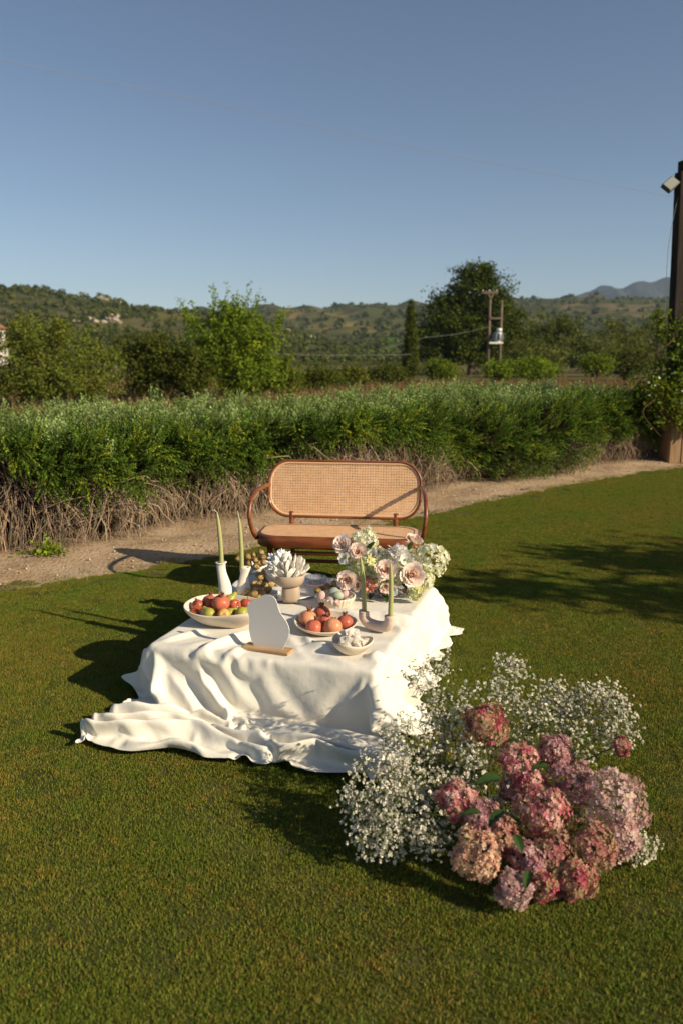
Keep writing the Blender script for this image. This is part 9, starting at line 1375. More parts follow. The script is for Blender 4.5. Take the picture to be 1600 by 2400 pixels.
def build_cloth():
    # drape measured along the weave: differences of x, y, z in 0.6 mm steps, rows from the front hem to the back
    ny, nx, Wt = 136, 104, 1.09
    q = np.array([CLOTH_X, CLOTH_Y, CLOTH_Z]).reshape(3, -1, nx)
    q = np.cumsum(np.cumsum(q, axis=1), axis=2) * .0006
    # rows between the measured ones
    rows = np.array(CLOTH_ROWS)
    full = np.empty((3, ny, nx))
    for j in range(ny):
        k = int(np.clip(np.searchsorted(rows, j, 'right') - 1, 0, len(rows) - 2))
        t = (j - rows[k]) / (rows[k + 1] - rows[k])
        p0, p1, p2, p3 = (q[:, int(np.clip(k + i, 0, len(rows) - 1))] for i in (-1, 0, 1, 2))
        full[:, j] = p1 if t == 0 else (.5 * (2 * p1 + (p2 - p0) * t + (2 * p0 - 5 * p1 + 4 * p2 - p3) * t * t + (-p0 + 3 * p1 - 3 * p2 + p3) * t ** 3) if k > 66 else p1 * (1 - t) + p2 * t)
    x, y, z = full
    # the pool on the grass: drawn in at the left, thick with folds, and lying on the blade tips
    low = np.clip((.24 - z) / .12, 0, 1) * np.clip((.12 - y) / .12, 0, 1)
    x = np.where(x < 0, x * (1 - .60 * low), x)
    lowr = np.clip((.20 - z) / .12, 0, 1) * np.clip((x - Wt - .02) / .06, 0, 1) * np.clip((y - .55) / .3, 0, 1)
    x = x - (x - Wt - .02) * .45 * lowr
    pool = np.clip((.16 - z) / .08, 0, 1) * np.clip((-.03 - y) / .06, 0, 1)
    z = z + pool * (z * .5 + .004) + .017 * np.clip(1 - z / .08, 0, 1)
    side = np.clip((x - Wt + .01) / .03, 0, 1) * np.clip((.285 - z) / .10, 0, 1) * np.clip((y - .02) / .12, 0, 1)
    x = x + side * (.024 * np.sin(6.283 * y / .27 + 1.4 * np.sin(y * 5)) + .013 * np.sin(6.283 * y / .112 + 2 + 3 * z) + .012)
    # creases across the top
    top = np.clip((z - .26) / .03, 0, 1)
    for ax, ay, bx, by, w, h in CREASES:
        L = math.hypot(bx - ax, by - ay)
        dx, dy = (bx - ax) / L, (by - ay) / L
        s = (x - ax) * dx + (y - ay) * dy
        t = -(x - ax) * dy + (y - ay) * dx + .012 * np.sin(s * 14)
        z = z + top * h * np.exp(-(t / np.where(t > 0, w, w * .6)) ** 2) * np.clip(1 - np.abs((s - L / 2) / (L / 2)) ** 3, 0, 1)
    ca, sa = math.cos(R(-17.5)), math.sin(R(-17.5))
    X, Yw = x * ca - y * sa - .897, x * sa + y * ca + 3.53
    # pressed flat where things stand
    for fx, fy, r in ((-.575, 3.835, .15), (-.37, 3.455, .065), (-.29, 3.41, .065), (-.33, 3.44, .08), (-.08, 3.752, .15), (.046, 3.425, .075), (.14, 3.72, .05), (.20, 3.68, .05), (-.03, 4.11, .10), (.245, 4.33, .13), (-.347, 4.454, .30), (-.645, 4.2, .06), (-.535, 4.27, .06), (-.53, 4.735, .1)):
        d = np.hypot(X - fx, Yw - fy)
        w = np.clip(1 - (d - r) / .05, 0, 1)
        w = w * w * (3 - 2 * w)
        z = np.where(z > .27, z + w * (np.minimum(z, .3015) - z), z)
    V = np.stack([X, Yw, np.maximum(z, .004)], -1)
    off = np.array([-.2, 4.0, 0])
    I = np.arange(nx * ny).reshape(ny, nx)
    F = np.stack([I[:-1, :-1], I[:-1, 1:], I[1:, 1:], I[1:, :-1]], -1).reshape(-1, 4)
    o = link('tablecloth', mesh_np('tablecloth', V - off, F, MAT['cloth']), loc=tuple(off))
    tag(o, 'ivory satin cloth draped over a low table and pooling on the lawn', 'tablecloth')
    sd = o.modifiers.new('thick', 'SOLIDIFY')
    sd.thickness = .0016
    sd.offset = -1
    ss = o.modifiers.new('smooth', 'SUBSURF')
    ss.levels = 1
    ss.render_levels = 1


build_cloth()
ZT = .3045          # top of the cloth on the table


# ------------------------------------------------------------------ pottery
def bowl_mesh(name, rx, ry, h, base, mat, th=.007, wob=(), rimwob=(), n=64, power=2.0, flute=0, curve=1.6):
    a = np.arange(n) / n * 2 * np.pi
    ca, sa = np.cos(a), np.sin(a)
    sup = (np.abs(ca) ** power + np.abs(sa) ** power) ** (-1 / power)
    w = 1 + sum(A * np.cos(k * a + p) for k, A, p in wob)
    rw = sum(A * np.cos(k * a + p) for k, A, p in rimwob) if rimwob else np.zeros(n)
    L = []
    for t in np.linspace(0, 1, 9):
        f = base + (1 - base) * (1 - (1 - t) ** curve)
        fl = 1 + flute * np.sin(t * np.pi * .5 + .4) * (np.cos(a * 28)) if flute else 1
        ww = 1 + (w - 1) * (.3 + .7 * t)
        L.append(np.stack([rx * f * sup * ww * ca * fl, ry * f * sup * ww * sa * fl, t * (h + rw * t ** 1.5)], -1))
    rim = L[-1].copy()
    rim[:, :2] *= 1 - th * .5 / max(rx, ry)
    rim[:, 2] += th * .35
    L.append(rim)
    for t in np.linspace(1, 0, 8):
        f = base + (1 - base) * (1 - (1 - t) ** curve)
        ww = 1 + (w - 1) * (.3 + .7 * t)
        L.append(np.stack([(rx * f * ww * sup - th) * ca, (ry * f * ww * sup - th) * sa, t * (h + rw * t ** 1.5 - th) + th], -1))
    V, Fs = rings(L)
    return mesh_np(name, V, Fs, mat)


def put(name, me, label, cat, loc, rotz=0, group=None):
    o = link(name, me, loc=loc, rot=(0, 0, rotz))
    return tag(o, label, cat, group)


put('fruit_bowl', bowl_mesh('fruit_bowl', .205, .165, .092, .52, MAT['cream'], .008, ((3, .035, .5), (2, .03, 1.0)), ((2, .008, .4), (3, .006, 2)), power=3.0), 'wide cream bowl with wavy rim heaped with pomegranates, apples and pears', 'bowl', (-.575, 3.835, ZT), R(-14))
put('plate', bowl_mesh('plate', .152, .175, .034, .70, MAT['cream'], .008, ((3, .02, 1.5), (2, .02, .3)), ((2, .003, .4),), curve=1.4), 'shallow cream plate carrying six pomegranates', 'plate', (-.08, 3.752, ZT), R(10))
put('egg_bowl', bowl_mesh('egg_bowl', .104, .104, .056, .74, MAT['cream'], .006, (), (), n=168, flute=.022, curve=1.3), 'small fluted cream bowl filled with speckled eggs', 'bowl', (-.03, 4.11, ZT), 0)
put('crystal_bowl', bowl_mesh('crystal_bowl', .094, .088, .056, .48, MAT['cream'], .006, ((3, .07, .9), (2, .05, 2.2)), ((3, .007, .9),), curve=1.7), 'small wavy cream bowl holding clear crystal chunks at the table front', 'bowl', (.046, 3.425, ZT), R(20))
put('walnut_bowl', bowl_mesh('walnut_bowl', .078, .078, .060, .6, MAT['white'], .006), 'plain white bowl of golden walnuts at the back corner of the table', 'bowl', (-.53, 4.735, ZT))
put('tray', mesh_np('tray', *lathe([(0, 0), (.265, 0), (.282, .004), (.287, .012), (.283, .015), (.268, .009), (0, .008)], 72), MAT['tray']), 'round white tray under the walnuts, pedestal and glass dish', 'tray', (-.347, 4.454, ZT))
ZR = ZT + .0095     # top of the tray


def build_holders():
    def wavy(name, prof, off, label, loc, rz=0):
        n = 26
        a = np.arange(n) / n * 2 * np.pi
        L = []
        for i, (r, z) in enumerate(prof):
            o = off(z)
            sq = (np.abs(np.cos(a)) ** 2.6 + np.abs(np.sin(a)) ** 2.6) ** (-1 / 2.6)
            L.append(np.stack([r * sq * np.cos(a) + o, r * sq * np.sin(a), np.full(n, z)], -1))
        V, Fs = rings(L)
        return put(name, mesh_np(name, V, Fs, MAT['white']), label, 'candle holder', loc, rz)

    zs = np.linspace(0, 1, 14)
    h = .212
    r1 = [.030 + .006 * math.sin(z * 5.2 + .3) for z in zs]
    prof = [(r, z * h) for r, z in zip(r1, zs)] + [(.032, h + .003), (.022, h + .004), (.014, h - .001), (.013, h - .03)]
    wavy('candle_holder', prof, lambda z: .010 * math.sin(z / h * 4.6 + .4), 'taller of two white wavy vase-shaped candle holders behind the fruit bowl', (-.645, 4.20, ZT), R(5))
    h2 = .166
    r2 = [.036 - .007 * z + .007 * math.sin(z * 5.0 + 1.2) for z in zs]
    prof = [(r, z * h2) for r, z in zip(r2, zs)] + [(.028, h2 + .003), (.02, h2 + .004), (.013, h2 - .001), (.012, h2 - .03)]
    wavy('candle_holder', prof, lambda z: -.009 * math.sin(z / h2 * 3.6 + .2), 'shorter of two white wavy vase-shaped candle holders behind the fruit bowl', (-.535, 4.27, ZT), R(-8))

    def candle(base, tip, wick, label, r0=.0118):
        b, t = np.array(base), np.array(tip)
        k = np.linspace(0, 1, 12)
        bend = np.array([.004, 0, 0])
        P = b + (t - b) * k[:, None] + bend * np.sin(k * 3.1)[:, None]
        rr = r0 * np.array([1, 1, 1, .99, .98, .96, .94, .91, .85, .74, .54, .22])
        V, Fs = tubes(P[None], rr, 14, caps=True)
        o = link('candle', mesh_np('candle', V - b, Fs, MAT['candle']), loc=tuple(b))
        tag(o, label, 'candle')
        w = np.array(wick)
        V, Fs = tubes(smooth_path([t - (t - b) * .01, (t + w) / 2 + [0, 0, .006], w], 7)[None], .0015, 5)
        link('wick', mesh_np('wick', V - b, Fs, MAT['wick']), o)

    b = W(520, 1321, Y=4.20)
    candle(b - Vector((0, 0, .02)), W(509, 1200, Y=4.20), W(498, 1196.5, Y=4.20), 'leftmost sage green taper candle with wick bent sideways', .0125)
    b = W(567, 1332, Y=4.27)
    candle(b - Vector((0, 0, .02)), W(560.5, 1213, Y=4.27), W(556.5, 1198, Y=4.27), 'sage green taper candle in the shorter white holder', .0122)

    # the U-shaped double holder
    c = Vector((.172, 3.70, ZT))
    ang = R(-33)
    P = smooth_path([(-.073, 0, .092), (-.073, 0, .075), (-.070, 0, .055), (-.050, 0, .036), (-.018, 0, .0275), (.018, 0, .0275), (.050, 0, .036), (.068, 0, .054), (.072, 0, .075), (.072, 0, .092)], 40)
    V, Fs = tubes(P[None], .0275, 20, caps=True)
    V[:, 2] = np.maximum(V[:, 2], 0)
    o = put('double_candle_holder', mesh_np('double_candle_holder', V, Fs, MAT['blush']), 'blush ceramic U-shaped holder carrying two candles beside the pomegranate plate', 'candle holder', c, ang)
    for sx, u0, v0, u1, v1, lab in ((-1, 856, 1437, 844.5, 1306, 'sage green taper candle in the rear arm of the U-shaped holder'), (1, 915, 1452, 914, 1318, 'sage green taper candle in the front arm of the U-shaped holder')):
        bx = c + Vector((sx * .0725 * math.cos(ang), sx * .0725 * math.sin(ang), .086))
        tp = W(u1, v1, Y=bx.y)
        candle(bx, tp, tp + Vector((.001, 0, .008)), lab)


build_holders()


def build_sign():
    a0, a1 = W(578, 1516, z=ZT), W(680, 1531, z=ZT)
    ctr = (a0 + a1) / 2
    ang = math.atan2(a1.y - a0.y, a1.x - a0.x)
    Lh = (a1 - a0).length / 2 + .004
    root = thing('tabletop_sign', 'blank grey wavy-edged panel standing in a slotted oak foot', 'sign', ctr, ang)
    bm_obj('foot', box_arrays(-Lh, Lh, -.036, .036, 0, .0125, .002), MAT['oak'], root)
    pts = [(705, 960), (712, 930), (728, 907), (765, 892), (805, 872), (835, 850), (868, 838), (905, 840), (938, 852), (962, 876), (980, 915), (990, 955), (1006, 1000), (1035, 1042), (1065, 1085), (1084, 1125), (1093, 1165), (1090, 1205), (1076, 1250), (1055, 1290), (1040, 1318), (1030, 1350), (770, 1304), (748, 1262), (732, 1215), (724, 1165), (722, 1120), (728, 1075), (722, 1030), (708, 992)]
    ux, uy = math.cos(ang), math.sin(ang)
    out = []
    for zx, zy in pts:
        u, v = 400 + zx / 3.92, 1180 + zy / 3.92
        d = W(u, v, Y=1.0) - Vector((0, 0, CAM_H))
        nrm = Vector((-uy, ux, 0))
        t = nrm.dot(Vector((ctr.x, ctr.y, 0))) / nrm.dot(Vector((d.x, d.y, 0)))
        p = Vector((0, 0, CAM_H)) + d * t
        out.append(((p.x - ctr.x) * ux + (p.y - ctr.y) * uy, max(p.z - ZT, .006)))
    out = np.array(out)
    cl = np.concatenate([out[-3:], out, out[:3]])
    sm = smooth_path(cl, 160)
    # keep one full turn
    sm = sm[12:-12]
    bm = bmesh.new()
    fr = [bm.verts.new((x, -.002, z)) for x, z in out]
    bk = [bm.verts.new((x, .002, z)) for x, z in out]
    bm.faces.new(fr)
    bm.faces.new(bk[::-1])
    for i in range(len(out)):
        j = (i + 1) % len(out)
        bm.faces.new((fr[j], fr[i], bk[i], bk[j]))
    bmesh.ops.recalc_face_normals(bm, faces=bm.faces[:])
    bm_obj('panel', bm, MAT['panel'], root)


build_sign()


# ------------------------------------------------------------------ fruit
def fruit_prof(pts, n=22, name='fruit', wob=None, mat=None):
    V, Fs = lathe(pts, n, wob)
    return mesh_np(name, V, Fs, mat)


def sph_prof(k=14, squash=1.0, dip_t=0.0, dip_b=0.0):
    out = []
    for i in range(k + 1):
        a = math.pi * (i / k)
        r, z = math.sin(a), -math.cos(a) * squash
        z += dip_b * math.exp(-(r / .35) ** 2) if i < k / 2 else -dip_t * math.exp(-(r / .35) ** 2)
        out.append((max(r, .001), z))
    return out


PM = fruit_prof(sph_prof(14, .92), 24, 'pomegranate', lambda a, z: .028 * np.cos(6 * a + .5) * (1 - z * z) + .015 * np.cos(2 * a), MAT['pome'])
PMP = fruit_prof(sph_prof(14, .93), 24, 'pomegranate', lambda a, z: .025 * np.cos(5 * a + .5) * (1 - z * z), MAT['pomel'])


def crown_me():
    V, F = [], []
    n = 6
    L = [np.stack([r * np.cos(np.arange(12) / 12 * 6.283), r * np.sin(np.arange(12) / 12 * 6.283), z + (0 if not tip else np.where(np.arange(12) % 2 == 0, .14, -.10))], -1) if tip else np.stack([r * np.cos(np.arange(12) / 12 * 6.283), r * np.sin(np.arange(12) / 12 * 6.283), np.full(12, z)], -1) for r, z, tip in ((.30, .84, 0), (.22, 1.0, 0), (.26, 1.14, 0), (.36, 1.26, 1), (.30, 1.24, 1), (.18, 1.08, 0), (.10, .98, 0))]
    return rings(L, False, True)


CALYX = mesh_np('calyx', *crown_me(), MAT['calyx'])
PEAR_P = [(.001, -1.0), (.35, -.98), (.66, -.80), (.86, -.45), (.90, -.1), (.80, .22), (.60, .55), (.46, .85), (.40, 1.1), (.33, 1.32), (.18, 1.45), (.001, 1.46)]
PEAR = fruit_prof(PEAR_P, 22, 'pear', lambda a, z: .03 * np.cos(3 * a + 1), MAT['pear'])
APR = fruit_prof(sph_prof(14, .88, .30, .15), 22, 'apple', lambda a, z: .02 * np.cos(5 * a) * (z < 0), MAT['appler'])
APY = fruit_prof(sph_prof(14, .88, .30, .15), 22, 'apple', lambda a, z: .02 * np.cos(5 * a) * (z < 0), MAT['appley'])
V_, F_ = tubes(smooth_path([(0, 0, .62), (.02, 0, .9), (.12, .03, 1.15)], 7)[None], .045, 6, caps=True)
STALK_A = mesh_np('stalk', V_, F_, MAT['stalk'])
V_, F_ = tubes(smooth_path([(0, 0, 1.4), (.06, 0, 1.8), (.3, .05, 2.15), (.55, .06, 2.3)], 9)[None], .05, 6, caps=True)
STALK_P = mesh_np('stalk', V_, F_, MAT['stalk'])


def tilt_rot(d, spin=0.0):
    return Vector(d).to_track_quat('Z', 'Y').to_euler() if spin == 0 else (Vector(d).to_track_quat('Z', 'Y') @ Vector((0, 0, 1)).rotation_difference(Vector((0, 0, 1)))).to_euler()


def fruit(kind, u, v, Y, rpx, label, axis=(0, 0, 1), group=None):
    p = W(u, v, Y=Y)
    r = pxs(p, rpx)
    me, st = {'pomegranate': (PM, CALYX), 'pale': (PMP, CALYX), 'pear': (PEAR, STALK_P), 'apple': (APR, STALK_A), 'yellow': (APY, STALK_A)}[kind]
    nm = {'pale': 'pomegranate', 'yellow': 'apple'}.get(kind, kind)
    o = link(nm, me, loc=p, rot=Vector(axis).to_track_quat('Z', 'Y').to_euler(), scale=r)
    tag(o, label, nm, group)
    link('calyx' if st is CALYX else 'stalk', st, o)
    return o


fruit('pomegranate', 518, 1414, 3.81, 21, 'big pomegranate crowning the heap in the wide cream bowl', (.1, -.25, 1))
fruit('pomegranate', 492, 1411, 3.88, 18, 'pomegranate left of the big one at the top of the bowl heap', (.15, .15, 1))
fruit('apple', 463, 1419, 3.84, 15, 'red apple at the far left of the bowl heap', (-.6, -.5, .7))
fruit('apple', 458, 1437, 3.80, 12, 'small orange-red apple tucked at the left inside the bowl', (-.3, -.5, .8))
fruit('pear', 541, 1404, 3.93, 14, 'pear lying on top at the back of the bowl with its stalk up', (.62, .25, .75))
fruit('apple', 551, 1419, 3.86, 15, 'red apple right of the big pomegranate in the bowl', (.4, -.6, .6))
fruit('apple', 578, 1416, 3.90, 16, 'dark red apple beside the blank sign in the bowl', (.2, .3, .9))
fruit('pear', 489, 1437, 3.75, 16, 'green pear lying at the front left of the bowl', (-.55, .5, .35))
fruit('yellow', 525, 1441, 3.72, 15, 'yellow apple with a red blush at the middle front of the bowl', (.1, -.9, .35))
fruit('pear', 541, 1437, 3.77, 15, 'pear half hidden behind the yellow apple', (.5, .6, .2))
fruit('pear', 569, 1437, 3.75, 18, 'large green pear at the front right of the bowl by the sign', (.35, .75, .1))
fruit('apple', 603, 1430, 3.79, 15, 'red apple hidden behind the sign at the right end of the bowl', (.2, .3, .9))
fruit('pomegranate', 510, 1436, 3.84, 18, 'pomegranate underneath the big one, deep in the bowl', (.1, .4, .8))

fruit('pale', 722, 1451, 3.77, 22, 'pale orange pomegranate at the left of the plate', (.15, .05, 1))
fruit('pomegranate', 755, 1437, 3.86, 20, 'pomegranate at the back of the plate with its crown up', (-.05, -.25, 1))
fruit('pomegranate', 736, 1471, 3.67, 20.5, 'dark red pomegranate at the front left of the plate', (.25, .1, .9))
fruit('pomegranate', 763, 1455, 3.77, 17, 'small pomegranate in the middle of the plate with its crown facing forward', (.3, -.35, .85))
fruit('pale', 780, 1470, 3.66, 22, 'large pinkish pomegranate at the front of the plate', (.1, .9, .3))
fruit('pomegranate', 808, 1459, 3.74, 19, 'pomegranate at the right of the plate nearest the candle holder', (.0, .1, 1))


# ------------------------------------------------------------------ walnuts and eggs
def walnut_me(seed):
    r = np.random.default_rng(seed)
    v, f = ico(3)
    a = np.arctan2(v[:, 1], v[:, 0])
    bump_ = .045 * np.sin(v[:, 2] * 9 + 2 * np.sin(a * 3 + seed)) * np.sin(a * 7 + seed) + .03 * np.sin(v[:, 0] * 17 + seed) * np.sin(v[:, 2] * 15)
    seam = .10 * np.exp(-(v[:, 1] / .10) ** 2)
    rr = 1 + bump_ + seam
    V = v * rr[:, None] * [1.0, .96, 1.14]
    V[:, 2] += .1 * np.clip(V[:, 2] - .9, 0, 1)
    return mesh_np('walnut', V, f, MAT['gold'])


WAL = [walnut_me(i) for i in range(4)]
rw_ = np.random.default_rng(120)


def walnut(p, r, label, group):
    o = link('walnut', WAL[rw_.integers(4)], loc=p, rot=tuple(rw_.uniform(0, 6.28, 3)), scale=r * rw_.uniform(.92, 1.08))
    tag(o, label, 'walnut', group)


for u, v, Y in ((560, 1310, 4.72), (582, 1306, 4.74), (584, 1321, 4.70), (596, 1301, 4.74), (599, 1313, 4.69), (612, 1295, 4.73), (616, 1306, 4.69), (618, 1318, 4.66), (601, 1328, 4.66), (572, 1318, 4.76), (606, 1320, 4.74), (588, 1332, 4.72)):
    walnut(W(u, v, Y=Y), .0205, 'golden walnut heaped in the white bowl at the back corner', 'golden walnuts in the white bowl')
for u, v, dz in ((608, 1348, .03), (620, 1341, .03), (628, 1357, .03), (613, 1362, .02), (606, 1374, .02), (621, 1374, .02), (590, 1378, .02), (600, 1384, .035), (611, 1385, .03), (635, 1369, .02), (572, 1397, .02), (592, 1398, .025), (605, 1401, .02), (617, 1394, .02), (583, 1387, .03), (597, 1368, .02), (631, 1348, .03), (622, 1384, .02), (612, 1352, .05), (630, 1382, .02), (596, 1392, .045), (586, 1403, .02), (604, 1412, .02)):
    walnut(W(u, v, z=ZR + dz), .0205, 'golden walnut in the trail spilling over the white tray', 'golden walnuts spilled on the tray')
for u, v, dz in ((744, 1385, .02), (753, 1381, .02), (766, 1375, .035), (783, 1368, .05), (768, 1384, .02), (795, 1381, .02), (780, 1379, .02)):
    walnut(W(u, v, z=ZT + dz + .004), .0195, 'dull golden walnut behind the bowl of speckled eggs', 'golden walnuts behind the eggs')

EGGP = [(max(.001, math.sin(a) * (1 - .10 * math.cos(a + math.pi) * -1 * 1.0)), -math.cos(a) * 1.28) for a in np.linspace(0, math.pi, 15)]
EGM = {k: mesh_np('egg', *lathe(EGGP, 20), egg_mat('egg_' + k, c, c2)) for k, c, c2 in (('pink', (.60, .42, .39), (.36, .20, .20)), ('mauve', (.36, .25, .26), (.55, .45, .44)), ('green', (.44, .49, .37), (.30, .33, .26)), ('blue', (.30, .35, .33), (.20, .24, .22)), ('grey', (.46, .36, .33), (.28, .20, .19)))}
for u, v, Y, rp, k, ax, lab in (
        (752, 1397, 4.07, 10.0, 'pink', (.25, .1, 1), 'pink speckled egg standing upright at the left of the fluted bowl'),
        (770, 1408, 4.05, 9.5, 'mauve', (.9, -.3, .35), 'dark mauve egg at the front left of the fluted bowl'),
        (789, 1413, 4.03, 8.6, 'pink', (.2, -.9, .3), 'pale pink egg at the front of the fluted bowl'),
        (791, 1397, 4.10, 11.0, 'green', (1, -.1, .12), 'largest egg, pale green, on top of the others'),
        (781, 1387, 4.14, 10.5, 'blue', (1, .3, .25), 'grey-blue egg lying behind the pale green one'),
        (810, 1409, 4.06, 8.8, 'grey', (.9, -.2, .3), 'grey speckled egg at the front right of the fluted bowl'),
        (807, 1393, 4.14, 9.0, 'pink', (.5, .4, .7), 'pink egg at the back right of the fluted bowl'),
        (821, 1404, 4.11, 8.4, 'grey', (1, .2, .2), 'small brownish egg at the right rim of the fluted bowl')):
    p = W(u, v, Y=Y)
    o = link('egg', EGM[k], loc=p, rot=Vector(ax).to_track_quat('Z', 'Y').to_euler(), scale=pxs(p, rp))
    tag(o, lab, 'egg', 'speckled eggs in the fluted bowl')


# ------------------------------------------------------------------ pedestal, crystals, glass
def build_pedestal():
    n = 32

    def sup(a, p=3.2):
        return (np.abs(np.cos(a)) ** p + np.abs(np.sin(a)) ** p) ** (-1 / p)
    a = np.arange(n) / n * 2 * np.pi + .5
    base = W(679, 1424, z=ZR)
    cx, cy_ = base.x, 4.165
    root = thing('pedestal_bowl', 'taupe ceramic bowl on a thick rounded foot holding the milky crystal', 'pedestal bowl', (cx, cy_, ZR))
    L = [np.stack([r * sup(a, 3) * np.cos(a), r * sup(a, 3) * np.sin(a), np.full(n, z)], -1) for r, z in ((.040, 0), (.046, .003), (.0495, .02), (.050, .045), (.048, .07), (.043, .084), (.03, .089))]
    link('foot', mesh_np('foot', *rings(L), MAT['taupe']), root)
    L = []
    for r, z in ((.032, .087), (.060, .090), (.074, .102), (.082, .125), (.0835, .150), (.081, .153), (.077, .150), (.074, .125), (.058, .102), (.02, .099)):
        L.append(np.stack([r * sup(a, 2.4) * np.cos(a) - .007, r * sup(a, 2.4) * np.sin(a), np.full(n, z)], -1))
    link('bowl', mesh_np('bowl', *rings(L), MAT['taupe']), root)
    # crystal: a fan of rough blades
    r = np.random.default_rng(130)
    c = W(676, 1357, Y=cy_)
    cr = thing('crystal_cluster', 'milky white crystal fan like an open flower on the taupe pedestal', 'crystal', c)
    tips = [(628, 1338), (634, 1325), (642, 1316), (652, 1309), (662, 1306), (672, 1303), (683, 1303), (693, 1303), (703, 1305), (712, 1312), (724, 1326), (646, 1330), (660, 1318), (676, 1314), (690, 1318), (706, 1322), (716, 1337), (637, 1346), (655, 1338), (671, 1332), (685, 1334), (700, 1340)]
    for i, (u, v) in enumerate(tips):
        back = .035 if i < 11 else (.0 if i < 17 else -.035)
        tp = W(u, v, Y=cy_ + back) - c
        b = Vector((tp.x * .22, back * .5, -.012))
        d = np.array(tp - b)
        Ln = np.linalg.norm(d)
        k = 6
        w0 = r.uniform(.026, .040)
        L = []
        m = 7
        aa = np.arange(m) / m * 2 * np.pi + r.uniform(0, 6)
        rot = rots_from_dir(d[None], np.array([r.uniform(-.5, .5)]))[0]
        for t, f in ((0, .55), (.3, .8), (.6, .95), (.85, 1.0), (.95, .85), (1.02, .45)):
            ring = np.stack([w0 * f * np.cos(aa) * (1 + r.normal(0, .14, m)), w0 * .26 * f * np.sin(aa) * (1 + r.normal(0, .14, m)), t * Ln + r.normal(0, .0045, m)], -1)
            L.append(ring @ rot.T + np.array(b))
        link('crystal_blade', mesh_np('crystal_blade', *rings(L), MAT['crystal'], smooth=False), cr)
    # white spiky cluster behind, on the tray
    bc = W(655, 1378, z=ZR)
    wc = thing('crystal_cluster', 'chalk white spiky crystal cluster standing behind the taupe pedestal', 'crystal', (bc.x, 4.47, ZR))
    org = np.array([bc.x, 4.47, ZR])
    V, F = [], []
    mound = ico(2)
    mv = mound[0] * (1 + .12 * r.normal(size=(len(mound[0]), 1))) * [.075, .07, .10] + [0, 0, .085]
    mv[:, 2] = np.maximum(mv[:, 2], .0)
    link('matrix', mesh_np('matrix', mv, mound[1], MAT['crystalw'], smooth=False), wc)
    for i in range(70):
        dd = rand_dirs(1, r)[0]
        dd[2] = abs(dd[2]) * 1.2 + .1
        dd /= np.linalg.norm(dd)
        b = np.array([.06, .055, .095]) * dd + [0, 0, .085]
        w0, Ln = r.uniform(.007, .012), r.uniform(.022, .045)
        aa = np.arange(6) / 6 * 2 * np.pi
        rot = rots_from_dir((dd + r.normal(0, .3, 3))[None], np.array([r.uniform(0, 6)]))[0]
        L = [np.stack([w0 * f * np.cos(aa), w0 * f * np.sin(aa), np.full(6, t * Ln)], -1) @ rot.T + b for t, f in ((-.3, .8), (.6, 1), (1.0, .12))]
        link('crystal_point', mesh_np('crystal_point', *rings(L), MAT['crystalw'], smooth=False), wc)
    for i, (u, v) in enumerate(((640, 1389), (646, 1396), (634, 1399), (650, 1388))):
        p = W(u, v, z=ZR + .012)
        o = link('crystal_shard', mesh_np('crystal_shard', ICO1[0] * (1 + .25 * r.normal(size=(len(ICO1[0]), 1))) * [.017, .012, .012], ICO1[1], MAT['crystalw'], smooth=False), loc=p, rot=tuple(r.uniform(0, 6, 3)))
        tag(o, 'loose white crystal shard on the tray between the walnuts and the pedestal', 'crystal', 'loose white shards')
    # clear chunks in the small bowl
    for i in range(26):
        aa, rr = r.uniform(0, 6.28), math.sqrt(r.random())
        lay = i // 11
        p = np.array([.046 + rr * (.064 - .018 * lay) * math.cos(aa), 3.427 + rr * (.058 - .016 * lay) * math.sin(aa), ZT + .040 + .024 * lay + r.uniform(-.004, .006)])
        v_, f_ = ICO1
        me = mesh_np('crystal_chunk', np.sign(v_) * np.abs(v_) ** .7 * (1 + .28 * r.normal(size=(len(v_), 1))) * [.024, .017, .015], f_, MAT['ice'], smooth=False)
        o = link('crystal_chunk', me, loc=p, rot=tuple(r.uniform(0, 6, 3)))
        tag(o, 'clear crystal chunk heaped in the small wavy cream bowl', 'crystal', 'clear chunks in the wavy bowl')
    # ribbed glass dish
    gx, gy = -.149, 4.475
    rib = lambda a, z: .035 * np.cos(a * 16) * (1 if z > .004 else .3)
    V, Fs = lathe([(.002, 0), (.058, 0), (.064, .004), (.067, .02), (.066, .040), (.063, .046), (.059, .043), (.057, .022), (.050, .012), (.002, .011)], 96, rib)
    put('glass_dish', mesh_np('glass_dish', V, Fs, MAT['glass']), 'ribbed clear glass dish at the back of the white tray', 'dish', (gx, gy, ZR))


build_pedestal()


# ------------------------------------------------------------------ flowers
def petal_arrays(r0, r1, h, phi, curl, rng_, nx=6, nt=6, ruf=.0, lift=0.0, p=1.3):
    s = np.linspace(-1, 1, nx)
    t = np.linspace(0, 1, nt)
    S, T = np.meshgrid(s, t)
    wprof = np.sin(np.pi * np.clip(T * .80 + .14, 0, 1)) ** .55
    ph = S * phi * wprof
    rad = r0 * .6 + (r1 - r0 * .6) * T ** (p * .55) + curl * np.clip(T - .72, 0, 1) ** 1.6 * 3.2
    z = lift + h * T ** 1.15 - curl * np.clip(T - .80, 0, 1) * 1.4 - .05 * h * S ** 2 * T
    rad = rad + ruf * np.sin(S * 7 + T * 3) * T * .5 + rng_.normal(0, .012 * r1, S.shape)
    z = z + ruf * np.cos(S * 9 + 1) * T ** 2 * .6
    V = np.stack([rad * np.cos(ph), rad * np.sin(ph), z], -1).reshape(-1, 3)
    I = np.arange(nx * nt).reshape(nt, nx)
    F = np.stack([I[:-1, :-1], I[:-1, 1:], I[1:, 1:], I[1:, :-1]], -1).reshape(-1, 4)
    return V, F, T.reshape(-1)


